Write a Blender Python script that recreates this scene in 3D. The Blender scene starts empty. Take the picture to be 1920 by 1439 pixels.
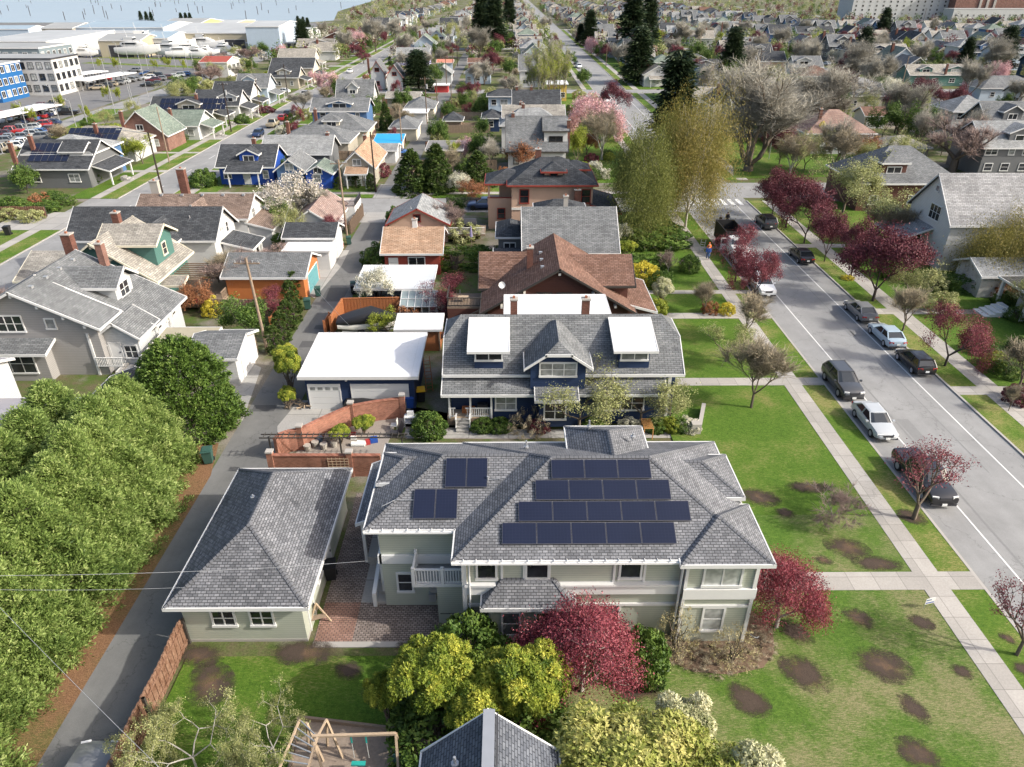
import bpy, math, random
import numpy as np
from mathutils import Vector, Matrix

rnd = random.Random(11)
scene = bpy.context.scene
COL = scene.collection
RAD = math.radians

# ------------------------------------------------------------------ camera
CAMZ, FPX, PITCH, YAW = 30.0, 1332.0, RAD(29.56), RAD(0.337)
cam_d = bpy.data.cameras.new("camera")
cam = bpy.data.objects.new("camera", cam_d)
COL.objects.link(cam)
cam.location = (0, 0, CAMZ)
cam.rotation_euler = (math.pi / 2 - PITCH, 0, -YAW)
cam_d.sensor_width = 36
cam_d.lens = 36 * FPX / 1920
cam_d.clip_end = 9000
cam_d.clip_start = 0.5
scene.camera = cam
_RM = cam.rotation_euler.to_matrix()


def ray(u, v):
    return _RM @ Vector(((u - 960) / FPX, -(v - 719.5) / FPX, -1))


def G(u, v, z=0.0):
    """ground (or height z) point seen at photo pixel u, v"""
    d = ray(u, v)
    t = (z - CAMZ) / d.z
    return (d.x * t, d.y * t)


# ------------------------------------------------------------------ light
SUN_AZ, SUN_EL = RAD(-14), RAD(33)      # azimuth of the sun from +X
sd = Vector((math.cos(SUN_AZ) * math.cos(SUN_EL), math.sin(SUN_AZ) * math.cos(SUN_EL), math.sin(SUN_EL)))
w = bpy.data.worlds.new("World")
scene.world = w
w.use_nodes = True
nt = w.node_tree
bg = nt.nodes["Background"]
sky = nt.nodes.new("ShaderNodeTexSky")
sky.sky_type = 'NISHITA'
sky.sun_disc = False
sky.sun_elevation = SUN_EL
sky.sun_rotation = math.pi / 2 - SUN_AZ
sky.air_density = 1.0
sky.dust_density = 5.0
sky.ozone_density = 1.0
nt.links.new(sky.outputs[0], bg.inputs[0])
bg.inputs[1].default_value = 0.15
ld = bpy.data.lights.new("sun", 'SUN')
ld.energy = 3.0
ld.angle = RAD(0.9)
ld.color = (1.0, 0.955, 0.88)
lo = bpy.data.objects.new("sun", ld)
COL.objects.link(lo)
lo.rotation_euler = sd.to_track_quat('Z', 'Y').to_euler()
lo.location = (60, -20, 80)
scene.view_settings.view_transform = 'Standard'
scene.view_settings.look = 'None'
scene.view_settings.exposure = 0.80
scene.view_settings.gamma = 1
try:
    scene.cycles.max_bounces = 5
    scene.cycles.diffuse_bounces = 3
    scene.cycles.glossy_bounces = 2
    scene.cycles.transmission_bounces = 2
    scene.cycles.transparent_max_bounces = 6
    scene.cycles.caustics_reflective = False
    scene.cycles.caustics_refractive = False
    scene.cycles.use_denoising = True
except Exception:
    pass

# ------------------------------------------------------------------ materials
MATS = {}


class NB:
    def __init__(s, name, rough=0.7, spec=0.3, metal=0.0):
        s.m = bpy.data.materials.new(name)
        s.m.use_nodes = True
        s.t = s.m.node_tree
        s.b = s.t.nodes["Principled BSDF"]
        s.b.inputs["Roughness"].default_value = rough
        s.b.inputs["Metallic"].default_value = metal
        s.b.inputs["Specular IOR Level"].default_value = spec
        MATS[name] = s.m

    def n(s, typ, **kw):
        x = s.t.nodes.new("ShaderNode" + typ)
        for k, v in kw.items():
            if k.startswith("_"):
                setattr(x, k[1:], v)
            else:
                x.inputs[k.replace("__", " ")].default_value = v
        return x

    def l(s, a, b):
        s.t.links.new(a, b)
        return b

    def ramp(s, fac, stops):
        r = s.t.nodes.new("ShaderNodeValToRGB")
        e = r.color_ramp.elements
        while len(e) < len(stops):
            e.new(0.5)
        for i, (p, c) in enumerate(stops):
            e[i].position = p
            e[i].color = (c[0], c[1], c[2], 1) if not isinstance(c, (int, float)) else (c, c, c, 1)
        s.l(fac, r.inputs[0])
        return r.outputs[0]

    def mix(s, fac, a, b, mode='MIX'):
        x = s.t.nodes.new("ShaderNodeMix")
        x.data_type = 'RGBA'
        x.blend_type = mode
        for i, val in ((0, fac), (6, a), (7, b)):
            if isinstance(val, bpy.types.NodeSocket):
                s.l(val, x.inputs[i])
            elif isinstance(val, (int, float)) and i:
                x.inputs[i].default_value = (val, val, val, 1)
            elif isinstance(val, (int, float)):
                x.inputs[i].default_value = val
            else:
                x.inputs[i].default_value = (val[0], val[1], val[2], 1)
        return x.outputs[2]

    def math(s, op, a, b=0.0, c=0.0):
        x = s.t.nodes.new("ShaderNodeMath")
        x.operation = op
        for i, val in enumerate((a, b, c)):
            if isinstance(val, bpy.types.NodeSocket):
                s.l(val, x.inputs[i])
            else:
                x.inputs[i].default_value = val
        return x.outputs[0]

    def pos(s):
        g = s.t.nodes.new("ShaderNodeNewGeometry")
        return g.outputs["Position"]

    def sep(s, v):
        x = s.t.nodes.new("ShaderNodeSeparateXYZ")
        s.l(v, x.inputs[0])
        return x.outputs

    def noise(s, vec, scale, detail=4, rough=0.6, out=0):
        x = s.t.nodes.new("ShaderNodeTexNoise")
        x.inputs["Scale"].default_value = scale
        x.inputs["Detail"].default_value = detail
        x.inputs["Roughness"].default_value = rough
        if vec is not None:
            s.l(vec, x.inputs["Vector"])
        return x.outputs[out]

    def uv(s):
        return s.t.nodes.new("ShaderNodeTexCoord").outputs["UV"]

    def obj(s):
        return s.t.nodes.new("ShaderNodeTexCoord").outputs["Object"]

    def orand(s):
        return s.t.nodes.new("ShaderNodeObjectInfo").outputs["Random"]

    def bump(s, h, strength=0.3, dist=0.02):
        x = s.t.nodes.new("ShaderNodeBump")
        x.inputs["Strength"].default_value = strength
        x.inputs["Distance"].default_value = dist
        s.l(h, x.inputs["Height"])
        s.l(x.outputs[0], s.b.inputs["Normal"])

    def col(s, c):
        if isinstance(c, bpy.types.NodeSocket):
            s.l(c, s.b.inputs["Base Color"])
        else:
            s.b.inputs["Base Color"].default_value = (c[0], c[1], c[2], 1)
        return s.m


def sc3(c, k):
    return (c[0] * k, c[1] * k, c[2] * k)


def plain(name, c, rough=0.6, spec=0.3, metal=0.0, var=0.12, scale=1.5):
    if name in MATS:
        return MATS[name]
    b = NB(name, rough, spec, metal)
    n = b.noise(b.pos(), scale, 4)
    return b.col(b.mix(b.math('MULTIPLY', n, 1.0), sc3(c, 1 - var), sc3(c, 1 + var)))


def paint(name, c):                       # car paint, clean gloss
    if name in MATS:
        return MATS[name]
    b = NB(name, 0.28, 0.5)
    b.b.inputs["Coat Weight"].default_value = 0.6
    b.b.inputs["Coat Roughness"].default_value = 0.06
    n = b.noise(b.pos(), 3.0, 3)
    return b.col(b.mix(n, sc3(c, 0.92), sc3(c, 1.06)))


def shingle(name, c1, c2, bw=0.34, rh=0.19, streak=0.25):
    if name in MATS:
        return MATS[name]
    b = NB(name, 0.9, 0.15)
    uvv = b.uv()
    br = b.n("TexBrick", Scale=1.0, Mortar__Size=0.02, Mortar__Smooth=0.3, Bias=0.0, Brick__Width=bw, Row__Height=rh)
    br.offset = 0.5
    br.inputs["Color1"].default_value = (*c1, 1)
    br.inputs["Color2"].default_value = (*c2, 1)
    br.inputs["Mortar"].default_value = (*sc3(c1, 0.45), 1)
    b.l(uvv, br.inputs["Vector"])
    # a second layer of wider tabs breaks the regularity
    br2 = b.n("TexBrick", Scale=1.0, Mortar__Size=0.0, Bias=0.0, Brick__Width=bw * 2.3, Row__Height=rh)
    br2.offset = 0.37
    br2.inputs["Color1"].default_value = (0.86, 0.86, 0.87, 1)
    br2.inputs["Color2"].default_value = (1.12, 1.115, 1.11, 1)
    b.l(uvv, br2.inputs["Vector"])
    c = b.mix(0.8, br.outputs["Color"], br2.outputs["Color"], 'MULTIPLY')
    n = b.noise(b.pos(), 0.35, 5, 0.65)
    c = b.mix(1.0, c, b.ramp(n, [(0.3, 1 - streak), (0.7, 1 + streak * 0.6)]), 'MULTIPLY')
    mp = b.n("Mapping")      # run-off streaks down the slope, and a little moss
    mp.inputs["Scale"].default_value = (2.6, 0.22, 1)
    b.l(uvv, mp.inputs[0])
    c = b.mix(1.0, c, b.ramp(b.noise(mp.outputs[0], 1.0, 4, .7), [(0.3, 0.84), (0.7, 1.12)]), 'MULTIPLY')
    c = b.mix(b.ramp(b.noise(b.pos(), 1.1, 6, .8), [(0.6, 0.0), (0.75, 0.28)]), c, (0.09, 0.095, 0.06))
    n2 = b.noise(b.pos(), 14, 3)
    c = b.mix(1.0, c, b.ramp(n2, [(0.3, 0.85), (0.7, 1.15)]), 'MULTIPLY')
    b.bump(br.outputs["Fac"], 0.5, -0.02)
    return b.col(c)


def siding(name, c, pitch=0.16):
    if name in MATS:
        return MATS[name]
    b = NB(name, 0.6, 0.3)
    z = b.sep(b.pos())[2]
    f = b.math('FRACT', b.math('DIVIDE', z, pitch))
    r = b.ramp(f, [(0.0, 0.55), (0.14, 0.9), (0.2, 1.0), (1.0, 1.05)])
    n = b.noise(b.pos(), 0.8, 4)
    c1 = b.mix(1.0, r, b.mix(n, sc3(c, 0.9), sc3(c, 1.1)), 'MULTIPLY')
    b.bump(f, 0.35, 0.015)
    return b.col(c1)


def brickmat(name, c1, c2, mortar=(0.42, 0.36, 0.32), bw=0.23, rh=0.08, ms=0.012, horizontal=False, scale=1.0):
    if name in MATS:
        return MATS[name]
    b = NB(name, 0.85, 0.2)
    p = b.sep(b.pos())
    cmb = b.t.nodes.new("ShaderNodeCombineXYZ")
    if horizontal:
        b.l(p[0], cmb.inputs[0])
        b.l(p[1], cmb.inputs[1])
    else:
        b.l(b.math('ADD', p[0], p[1]), cmb.inputs[0])
        b.l(p[2], cmb.inputs[1])
    br = b.n("TexBrick", Scale=scale, Mortar__Size=ms, Mortar__Smooth=0.2, Bias=0.0, Brick__Width=bw, Row__Height=rh)
    br.inputs["Color1"].default_value = (*c1, 1)
    br.inputs["Color2"].default_value = (*c2, 1)
    br.inputs["Mortar"].default_value = (*mortar, 1)
    b.l(cmb.outputs[0], br.inputs["Vector"])
    n = b.noise(b.pos(), 0.9, 4)
    c = b.mix(1.0, br.outputs["Color"], b.ramp(n, [(0.3, 0.72), (0.7, 1.25)]), 'MULTIPLY')
    return b.col(c)


def leafmat(name, cs, transl=0.25, flowers=None):
    """cs: dark, mid, light leaf colours; vertex attribute 'tint' picks between them"""
    if name in MATS:
        return MATS[name]
    b = NB(name, 0.55, 0.25)
    at = b.t.nodes.new("ShaderNodeAttribute")
    at.attribute_name = "tint"
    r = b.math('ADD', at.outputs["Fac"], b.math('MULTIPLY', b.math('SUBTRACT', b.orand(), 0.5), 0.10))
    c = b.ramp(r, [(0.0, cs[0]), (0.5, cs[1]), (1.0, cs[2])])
    b.col(c)
    tr = b.t.nodes.new("ShaderNodeBsdfTranslucent")
    b.l(c, tr.inputs[0])
    ms = b.t.nodes.new("ShaderNodeMixShader")
    ms.inputs[0].default_value = transl
    b.l(b.b.outputs[0], ms.inputs[1])
    b.l(tr.outputs[0], ms.inputs[2])
    out = b.t.nodes["Material Output"]
    b.l(ms.outputs[0], out.inputs[0])
    return b.m


# setting materials
def mk_grass(name, greens, dry, dry_amt, nscale=0.25):
    b = NB(name, 0.85, 0.15)
    p = b.pos()
    n1 = b.noise(p, nscale, 5, 0.6)
    n2 = b.noise(p, 5.0, 5, 0.75)
    n3 = b.noise(p, 22.0, 3, 0.7)
    mp = b.n("Mapping")
    mp.inputs["Rotation"].default_value = (0, 0, 0.9)
    mp.inputs["Scale"].default_value = (3.0, 14.0, 3.0)
    b.l(p, mp.inputs[0])
    n4 = b.noise(mp.outputs[0], 1.6, 4, 0.7)
    c = b.mix(b.ramp(n2, [(0.35, 0), (0.65, 1)]), greens[0], greens[1])
    c = b.mix(b.ramp(n1, [(0.42, 0), (0.62, 1)]), c, greens[2])
    dn = b.math('ADD', b.math('MULTIPLY', n1, 0.55), b.math('MULTIPLY', n4, 0.55))
    c = b.mix(b.ramp(dn, [(0.62 - dry_amt, 0), (0.70 - dry_amt * 0.6, 0.85)]), c, dry)
    c = b.mix(1.0, c, b.ramp(n3, [(0.25, 0.5), (0.5, 0.95), (0.75, 1.5)]), 'MULTIPLY')
    c = b.mix(1.0, c, b.ramp(n4, [(0.3, 0.75), (0.7, 1.25)]), 'MULTIPLY')
    b.bump(b.math('ADD', n3, n4), 0.6, 0.05)
    return b.col(c)


M_lawn = mk_grass("lawn_lush", [(0.048, 0.105, 0.011), (0.092, 0.162, 0.02), (0.078, 0.148, 0.016)], (0.19, 0.18, 0.065), 0.05)
M_lawn_dry = mk_grass("lawn_patchy", [(0.052, 0.112, 0.014), (0.092, 0.162, 0.024), (0.112, 0.158, 0.04)], (0.21, 0.19, 0.10), 0.08)
M_verge = mk_grass("verge_grass", [(0.055, 0.12, 0.012), (0.10, 0.17, 0.02), (0.105, 0.165, 0.025)], (0.24, 0.21, 0.085), 0.07)


def mk_yard():
    b = NB("yard_ground", 0.9, 0.1)
    p = b.pos()
    n1 = b.noise(p, 0.07, 5, 0.65)
    n2 = b.noise(p, 0.6, 5, 0.7)
    n3 = b.noise(p, 9.0, 3, 0.7)
    c = b.mix(b.ramp(n2, [(0.4, 0), (0.6, 1)]), (0.075, 0.115, 0.028), (0.12, 0.105, 0.06))
    c = b.mix(b.ramp(n1, [(0.5, 0), (0.58, 1)]), c, (0.20, 0.18, 0.15))
    c = b.mix(1.0, c, b.ramp(n3, [(0.25, 0.55), (0.75, 1.4)]), 'MULTIPLY')
    return b.col(c)


M_yard = mk_yard()


def mk_asphalt(name, c, stain=0.2):
    b = NB(name, 0.85, 0.25)
    p = b.pos()
    mp = b.n("Mapping")
    mp.inputs["Scale"].default_value = (1.0, 0.12, 1.0)
    b.l(p, mp.inputs[0])
    n1 = b.noise(mp.outputs[0], 0.8, 5, 0.6)
    n2 = b.noise(p, 0.25, 5, 0.7)
    n3 = b.noise(p, 30, 2, 0.7)
    cc = b.mix(n1, sc3(c, 1 - stain), sc3(c, 1 + stain))
    cc = b.mix(1.0, cc, b.ramp(n2, [(0.3, 1 - stain), (0.7, 1 + stain * 0.7)]), 'MULTIPLY')
    cc = b.mix(1.0, cc, b.ramp(n3, [(0.3, 0.88), (0.7, 1.12)]), 'MULTIPLY')
    # thin dark cracks, tar sealed
    vo = b.n("TexVoronoi", Scale=0.16)
    vo.feature = 'DISTANCE_TO_EDGE'
    d = b.t.nodes.new("ShaderNodeVectorMath")
    d.operation = 'ADD'
    sc = b.t.nodes.new("ShaderNodeVectorMath")
    sc.operation = 'SCALE'
    sc.inputs["Scale"].default_value = 2.2
    b.l(b.noise(p, 0.7, 4, 0.7, out=1), sc.inputs[0])
    b.l(p, d.inputs[0])
    b.l(sc.outputs[0], d.inputs[1])
    b.l(d.outputs[0], vo.inputs["Vector"])
    cc = b.mix(b.ramp(vo.outputs["Distance"], [(0.0, 0.55), (0.006, 0.0)]), cc, sc3(c, 0.4))
    return b.col(cc)


M_road = mk_asphalt("asphalt_worn", (0.255, 0.255, 0.25), 0.17)
M_alley = mk_asphalt("asphalt_alley", (0.15, 0.15, 0.145), 0.2)
M_lot = mk_asphalt("asphalt_lot", (0.16, 0.16, 0.16), 0.15)


def mk_conc(name, c, joint=1.5, crack=0.5):
    b = NB(name, 0.85, 0.25)
    p = b.pos()
    s = b.sep(p)
    n1 = b.noise(p, 0.7, 5, 0.65)
    n2 = b.noise(p, 9, 4, 0.7)
    cc = b.mix(n1, sc3(c, 0.8), sc3(c, 1.15))
    cc = b.mix(1.0, cc, b.ramp(n2, [(0.3, 0.88), (0.7, 1.1)]), 'MULTIPLY')
    # each slab its own tone
    cell = b.t.nodes.new("ShaderNodeTexWhiteNoise")
    cell.noise_dimensions = '2D'
    cmb = b.t.nodes.new("ShaderNodeCombineXYZ")
    b.l(b.math('FLOOR', b.math('DIVIDE', s[0], joint)), cmb.inputs[0])
    b.l(b.math('FLOOR', b.math('DIVIDE', s[1], joint)), cmb.inputs[1])
    b.l(cmb.outputs[0], cell.inputs["Vector"])
    cc = b.mix(1.0, cc, b.ramp(cell.outputs["Value"], [(0, 0.86), (1, 1.1)]), 'MULTIPLY')
    for k in (0, 1):
        f = b.math('PINGPONG', b.math('DIVIDE', s[k], joint), 0.5)
        cc = b.mix(b.ramp(f, [(0.0, 0.75), (0.022, 0.0)]), cc, sc3(c, 0.4))
    if crack:
        vo = b.n("TexVoronoi", Scale=0.7)
        vo.feature = 'DISTANCE_TO_EDGE'
        b.l(p, vo.inputs["Vector"])
        gate = b.ramp(b.noise(p, 0.12, 2), [(0.52, 0.0), (0.6, crack)])
        cc = b.mix(b.math('MULTIPLY', b.ramp(vo.outputs["Distance"], [(0.0, 1.0), (0.02, 0.0)]), gate), cc, sc3(c, 0.45))
    return b.col(cc)


M_walk = mk_conc("concrete_walk", (0.36, 0.34, 0.31))
M_conc = mk_conc("concrete_slab", (0.34, 0.33, 0.31), 3.0, 0.4)
M_kerb = plain("kerb_concrete", (0.36, 0.34, 0.31), 0.85)
M_soil = plain("bare_soil", (0.075, 0.05, 0.036), 0.95, 0.05, var=0.4, scale=8)
M_mulch = plain("mulch", (0.17, 0.12, 0.085), 0.95, 0.05, var=0.5, scale=12)
M_needles = mk_grass("needles_and_grass", [(0.09, 0.10, 0.03), (0.16, 0.12, 0.05), (0.15, 0.085, 0.045)], (0.20, 0.11, 0.06), 0.16)
M_gravel = plain("gravel", (0.27, 0.24, 0.21), 0.95, 0.1, var=0.35, scale=14)
M_white = plain("white_paint", (0.62, 0.62, 0.605), 0.5, var=0.04)
M_offwhite = plain("offwhite_paint", (0.66, 0.64, 0.58), 0.5, var=0.05)
M_line = plain("road_paint", (0.62, 0.62, 0.6), 0.7, var=0.25, scale=9)
M_yline = plain("yellow_paint", (0.55, 0.42, 0.08), 0.7, var=0.25, scale=9)


def mk_membrane():
    b = NB("white_membrane", 0.5, 0.3)
    p = b.pos()
    s = b.sep(p)
    c = b.mix(b.noise(p, 0.5, 5, .7), (0.60, 0.61, 0.62), (0.75, 0.75, 0.75))
    c = b.mix(b.ramp(b.noise(p, 2.2, 5, .8), [(0.52, 0.0), (0.75, 0.5)]), c, (0.52, 0.51, 0.48))
    f = b.math('PINGPONG', b.math('DIVIDE', s[0], 1.9), 0.5)
    return b.col(b.mix(b.ramp(f, [(0.0, 0.35), (0.02, 0.0)]), c, (0.45, 0.45, 0.45)))


M_membrane = mk_membrane()
M_black = plain("black_rubber", (0.02, 0.02, 0.02), 0.7, var=0.2)
M_dkmetal = plain("dark_metal", (0.04, 0.04, 0.045), 0.5, 0.4, var=0.2)
M_galv = plain("galvanised", (0.42, 0.43, 0.44), 0.4, 0.5, 0.5, var=0.12)
M_pole = plain("pole_wood", (0.13, 0.095, 0.07), 0.9, 0.1, var=0.3, scale=5)
M_poledk = plain("pole_wood_dark", (0.045, 0.035, 0.03), 0.9, 0.1, var=0.3, scale=5)
M_wood = plain("weathered_wood", (0.25, 0.19, 0.14), 0.85, 0.15, var=0.3, scale=6)
M_wood2 = plain("pale_timber", (0.42, 0.32, 0.22), 0.8, 0.15, var=0.2, scale=6)
M_bark = plain("bark", (0.14, 0.115, 0.09), 0.95, 0.1, var=0.35, scale=6)
M_barklt = plain("bark_pale", (0.36, 0.34, 0.30), 0.9, 0.1, var=0.25, scale=4)
M_barkdk = plain("bark_dark", (0.07, 0.055, 0.05), 0.95, 0.1, var=0.3, scale=6)
M_orange = plain("orange_boards", (0.33, 0.125, 0.05), 0.7, var=0.2, scale=5)
M_brick = brickmat("brick_red", (0.22, 0.085, 0.055), (0.32, 0.135, 0.09), (0.25, 0.19, 0.15), ms=0.008)
M_brickdk = brickmat("brick_brown", (0.16, 0.07, 0.05), (0.24, 0.10, 0.07), (0.22, 0.18, 0.16))
M_paver = brickmat("paver_grey", (0.20, 0.16, 0.14), (0.30, 0.25, 0.22), (0.06, 0.05, 0.045), 0.24, 0.13, 0.02, True)
M_paverred = brickmat("paver_red", (0.25, 0.14, 0.105), (0.33, 0.20, 0.155), (0.1, 0.07, 0.06), 0.24, 0.13, 0.02, True)
M_gutter = plain("gutter_white", (0.75, 0.75, 0.74), 0.4, var=0.03)


def mk_glass():
    b = NB("window_glass", 0.08, 0.6)
    r = b.orand()
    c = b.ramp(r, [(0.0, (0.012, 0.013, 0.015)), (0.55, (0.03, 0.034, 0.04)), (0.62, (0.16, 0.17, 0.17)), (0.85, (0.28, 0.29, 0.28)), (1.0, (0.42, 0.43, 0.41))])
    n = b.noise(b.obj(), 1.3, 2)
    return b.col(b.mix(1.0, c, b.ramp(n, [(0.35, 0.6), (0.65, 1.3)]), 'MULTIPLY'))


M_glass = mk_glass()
M_cglass = NB("car_glass", 0.05, 0.7).col((0.02, 0.025, 0.03))


def mk_solar():
    b = NB("solar_cells", 0.16, 0.5)
    s = b.sep(b.uv())
    c = b.mix(b.noise(b.pos(), 0.5, 2), (0.008, 0.011, 0.025), (0.013, 0.017, 0.038))
    for k in (0, 1):
        f = b.math('PINGPONG', b.math('MULTIPLY', s[k], 6.0), 0.5)
        c = b.mix(b.ramp(f, [(0.0, 0.6), (0.06, 0.0)]), c, (0.03, 0.033, 0.055))
    return b.col(c)


M_solar = mk_solar()
M_frame = plain("panel_frame", (0.12, 0.12, 0.13), 0.4, 0.5, 0.4)


def mk_water():
    b = NB("water", 0.25, 0.5)
    p = b.pos()
    mp = b.n("Mapping")
    mp.inputs["Scale"].default_value = (0.25, 1.0, 1.0)
    b.l(p, mp.inputs[0])
    n = b.noise(mp.outputs[0], 0.35, 5, 0.7)
    b.bump(n, 0.25, 0.3)
    n2 = b.noise(p, 0.004, 3)
    return b.col(b.mix(n2, (0.30, 0.37, 0.43), (0.36, 0.42, 0.47)))


M_water = mk_water()

# leaf palettes
LEAF = {
    'cypress': leafmat("leaf_cypress", [(0.055, 0.105, 0.024), (0.225, 0.315, 0.08), (0.54, 0.61, 0.24)], 0.42),
    'cypressdk': leafmat("leaf_cypress_dark", [(0.02, 0.05, 0.01), (0.085, 0.15, 0.025), (0.24, 0.33, 0.08)], 0.25),
    'conifer': leafmat("leaf_conifer", [(0.010, 0.020, 0.009), (0.026, 0.046, 0.018), (0.06, 0.08, 0.03)], 0.1),
    'conifer_lt': leafmat("leaf_conifer_light", [(0.02, 0.045, 0.010), (0.06, 0.10, 0.02), (0.13, 0.17, 0.04)], 0.15),
    'rhodo': leafmat("leaf_yellow_green", [(0.045, 0.09, 0.012), (0.22, 0.28, 0.035), (0.60, 0.57, 0.09)], 0.25),
    'photinia': leafmat("leaf_pale_bloom", [(0.07, 0.12, 0.02), (0.27, 0.31, 0.06), (0.56, 0.52, 0.18)], 0.25),
    'bloomwhite': leafmat("leaf_cream_bloom", [(0.16, 0.20, 0.06), (0.50, 0.50, 0.30), (0.72, 0.70, 0.48)], 0.25),
    'plum': leafmat("leaf_purple", [(0.07, 0.018, 0.024), (0.20, 0.048, 0.062), (0.38, 0.13, 0.145)], 0.25),
    'maple': leafmat("leaf_crimson", [(0.10, 0.02, 0.03), (0.27, 0.055, 0.075), (0.48, 0.16, 0.18)], 0.3),
    'plumdk': leafmat("leaf_deep_purple", [(0.05, 0.015, 0.02), (0.13, 0.034, 0.046), (0.26, 0.085, 0.10)], 0.2),
    'willowg': leafmat("leaf_olive_green", [(0.07, 0.09, 0.02), (0.17, 0.19, 0.045), (0.32, 0.31, 0.09)], 0.3),
    'straw': leafmat("leaf_straw", [(0.20, 0.17, 0.08), (0.36, 0.31, 0.15), (0.5, 0.45, 0.26)], 0.2),
    'willow': leafmat("leaf_gold_green", [(0.09, 0.10, 0.022), (0.22, 0.20, 0.048), (0.40, 0.31, 0.10)], 0.3),
    'bud': leafmat("leaf_budding", [(0.15, 0.16, 0.06), (0.32, 0.34, 0.13), (0.52, 0.52, 0.27)], 0.3),
    'green': leafmat("leaf_green", [(0.025, 0.055, 0.012), (0.07, 0.13, 0.022), (0.17, 0.24, 0.05)], 0.2),
    'lime': leafmat("leaf_lime", [(0.12, 0.16, 0.02), (0.27, 0.32, 0.04), (0.42, 0.44, 0.08)], 0.3),
    'yellow': leafmat("leaf_yellow", [(0.28, 0.24, 0.03), (0.5, 0.42, 0.04), (0.7, 0.6, 0.1)], 0.3),
    'rust': leafmat("leaf_rust", [(0.16, 0.06, 0.03), (0.30, 0.13, 0.06), (0.42, 0.22, 0.11)], 0.25),
    'pink': leafmat("leaf_pink_bloom", [(0.38, 0.18, 0.19), (0.62, 0.38, 0.39), (0.8, 0.62, 0.62)], 0.25),
    'white': leafmat("leaf_white_bloom", [(0.30, 0.31, 0.18), (0.62, 0.60, 0.48), (0.80, 0.78, 0.70)], 0.25),
    'magnolia': leafmat("leaf_magnolia", [(0.16, 0.15, 0.05), (0.60, 0.55, 0.48), (0.76, 0.72, 0.68)], 0.25),
    'twig': leafmat("twig_grey", [(0.20, 0.19, 0.155), (0.34, 0.32, 0.27), (0.48, 0.455, 0.39)], 0.0),
    'twigtan': leafmat("twig_tan", [(0.16, 0.13, 0.085), (0.28, 0.24, 0.16), (0.42, 0.36, 0.26)], 0.0),
    'twigpink': leafmat("twig_rosy", [(0.14, 0.10, 0.09), (0.26, 0.19, 0.165), (0.40, 0.31, 0.28)], 0.0),
}
# ------------------------------------------------------------------ objects and tags
def tag(o, label=None, cat=None, group=None, kind=None):
    if label: o["label"] = label
    if cat: o["category"] = cat
    if group: o["group"] = group
    if kind: o["kind"] = kind
    return o


def empty(name, loc, label, cat, group=None, rz=0.0):
    o = bpy.data.objects.new(name, None)
    o.empty_display_size = 0.5
    COL.objects.link(o)
    o.location = loc
    o.rotation_euler = (0, 0, rz)
    return tag(o, label, cat, group)


def link(name, me, parent=None, loc=None, rz=None, scale=None):
    o = bpy.data.objects.new(name, me)
    COL.objects.link(o)
    if parent: o.parent = parent
    if loc is not None: o.location = loc
    if rz is not None: o.rotation_euler = (0, 0, rz)
    if scale is not None: o.scale = scale
    return o


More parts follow.
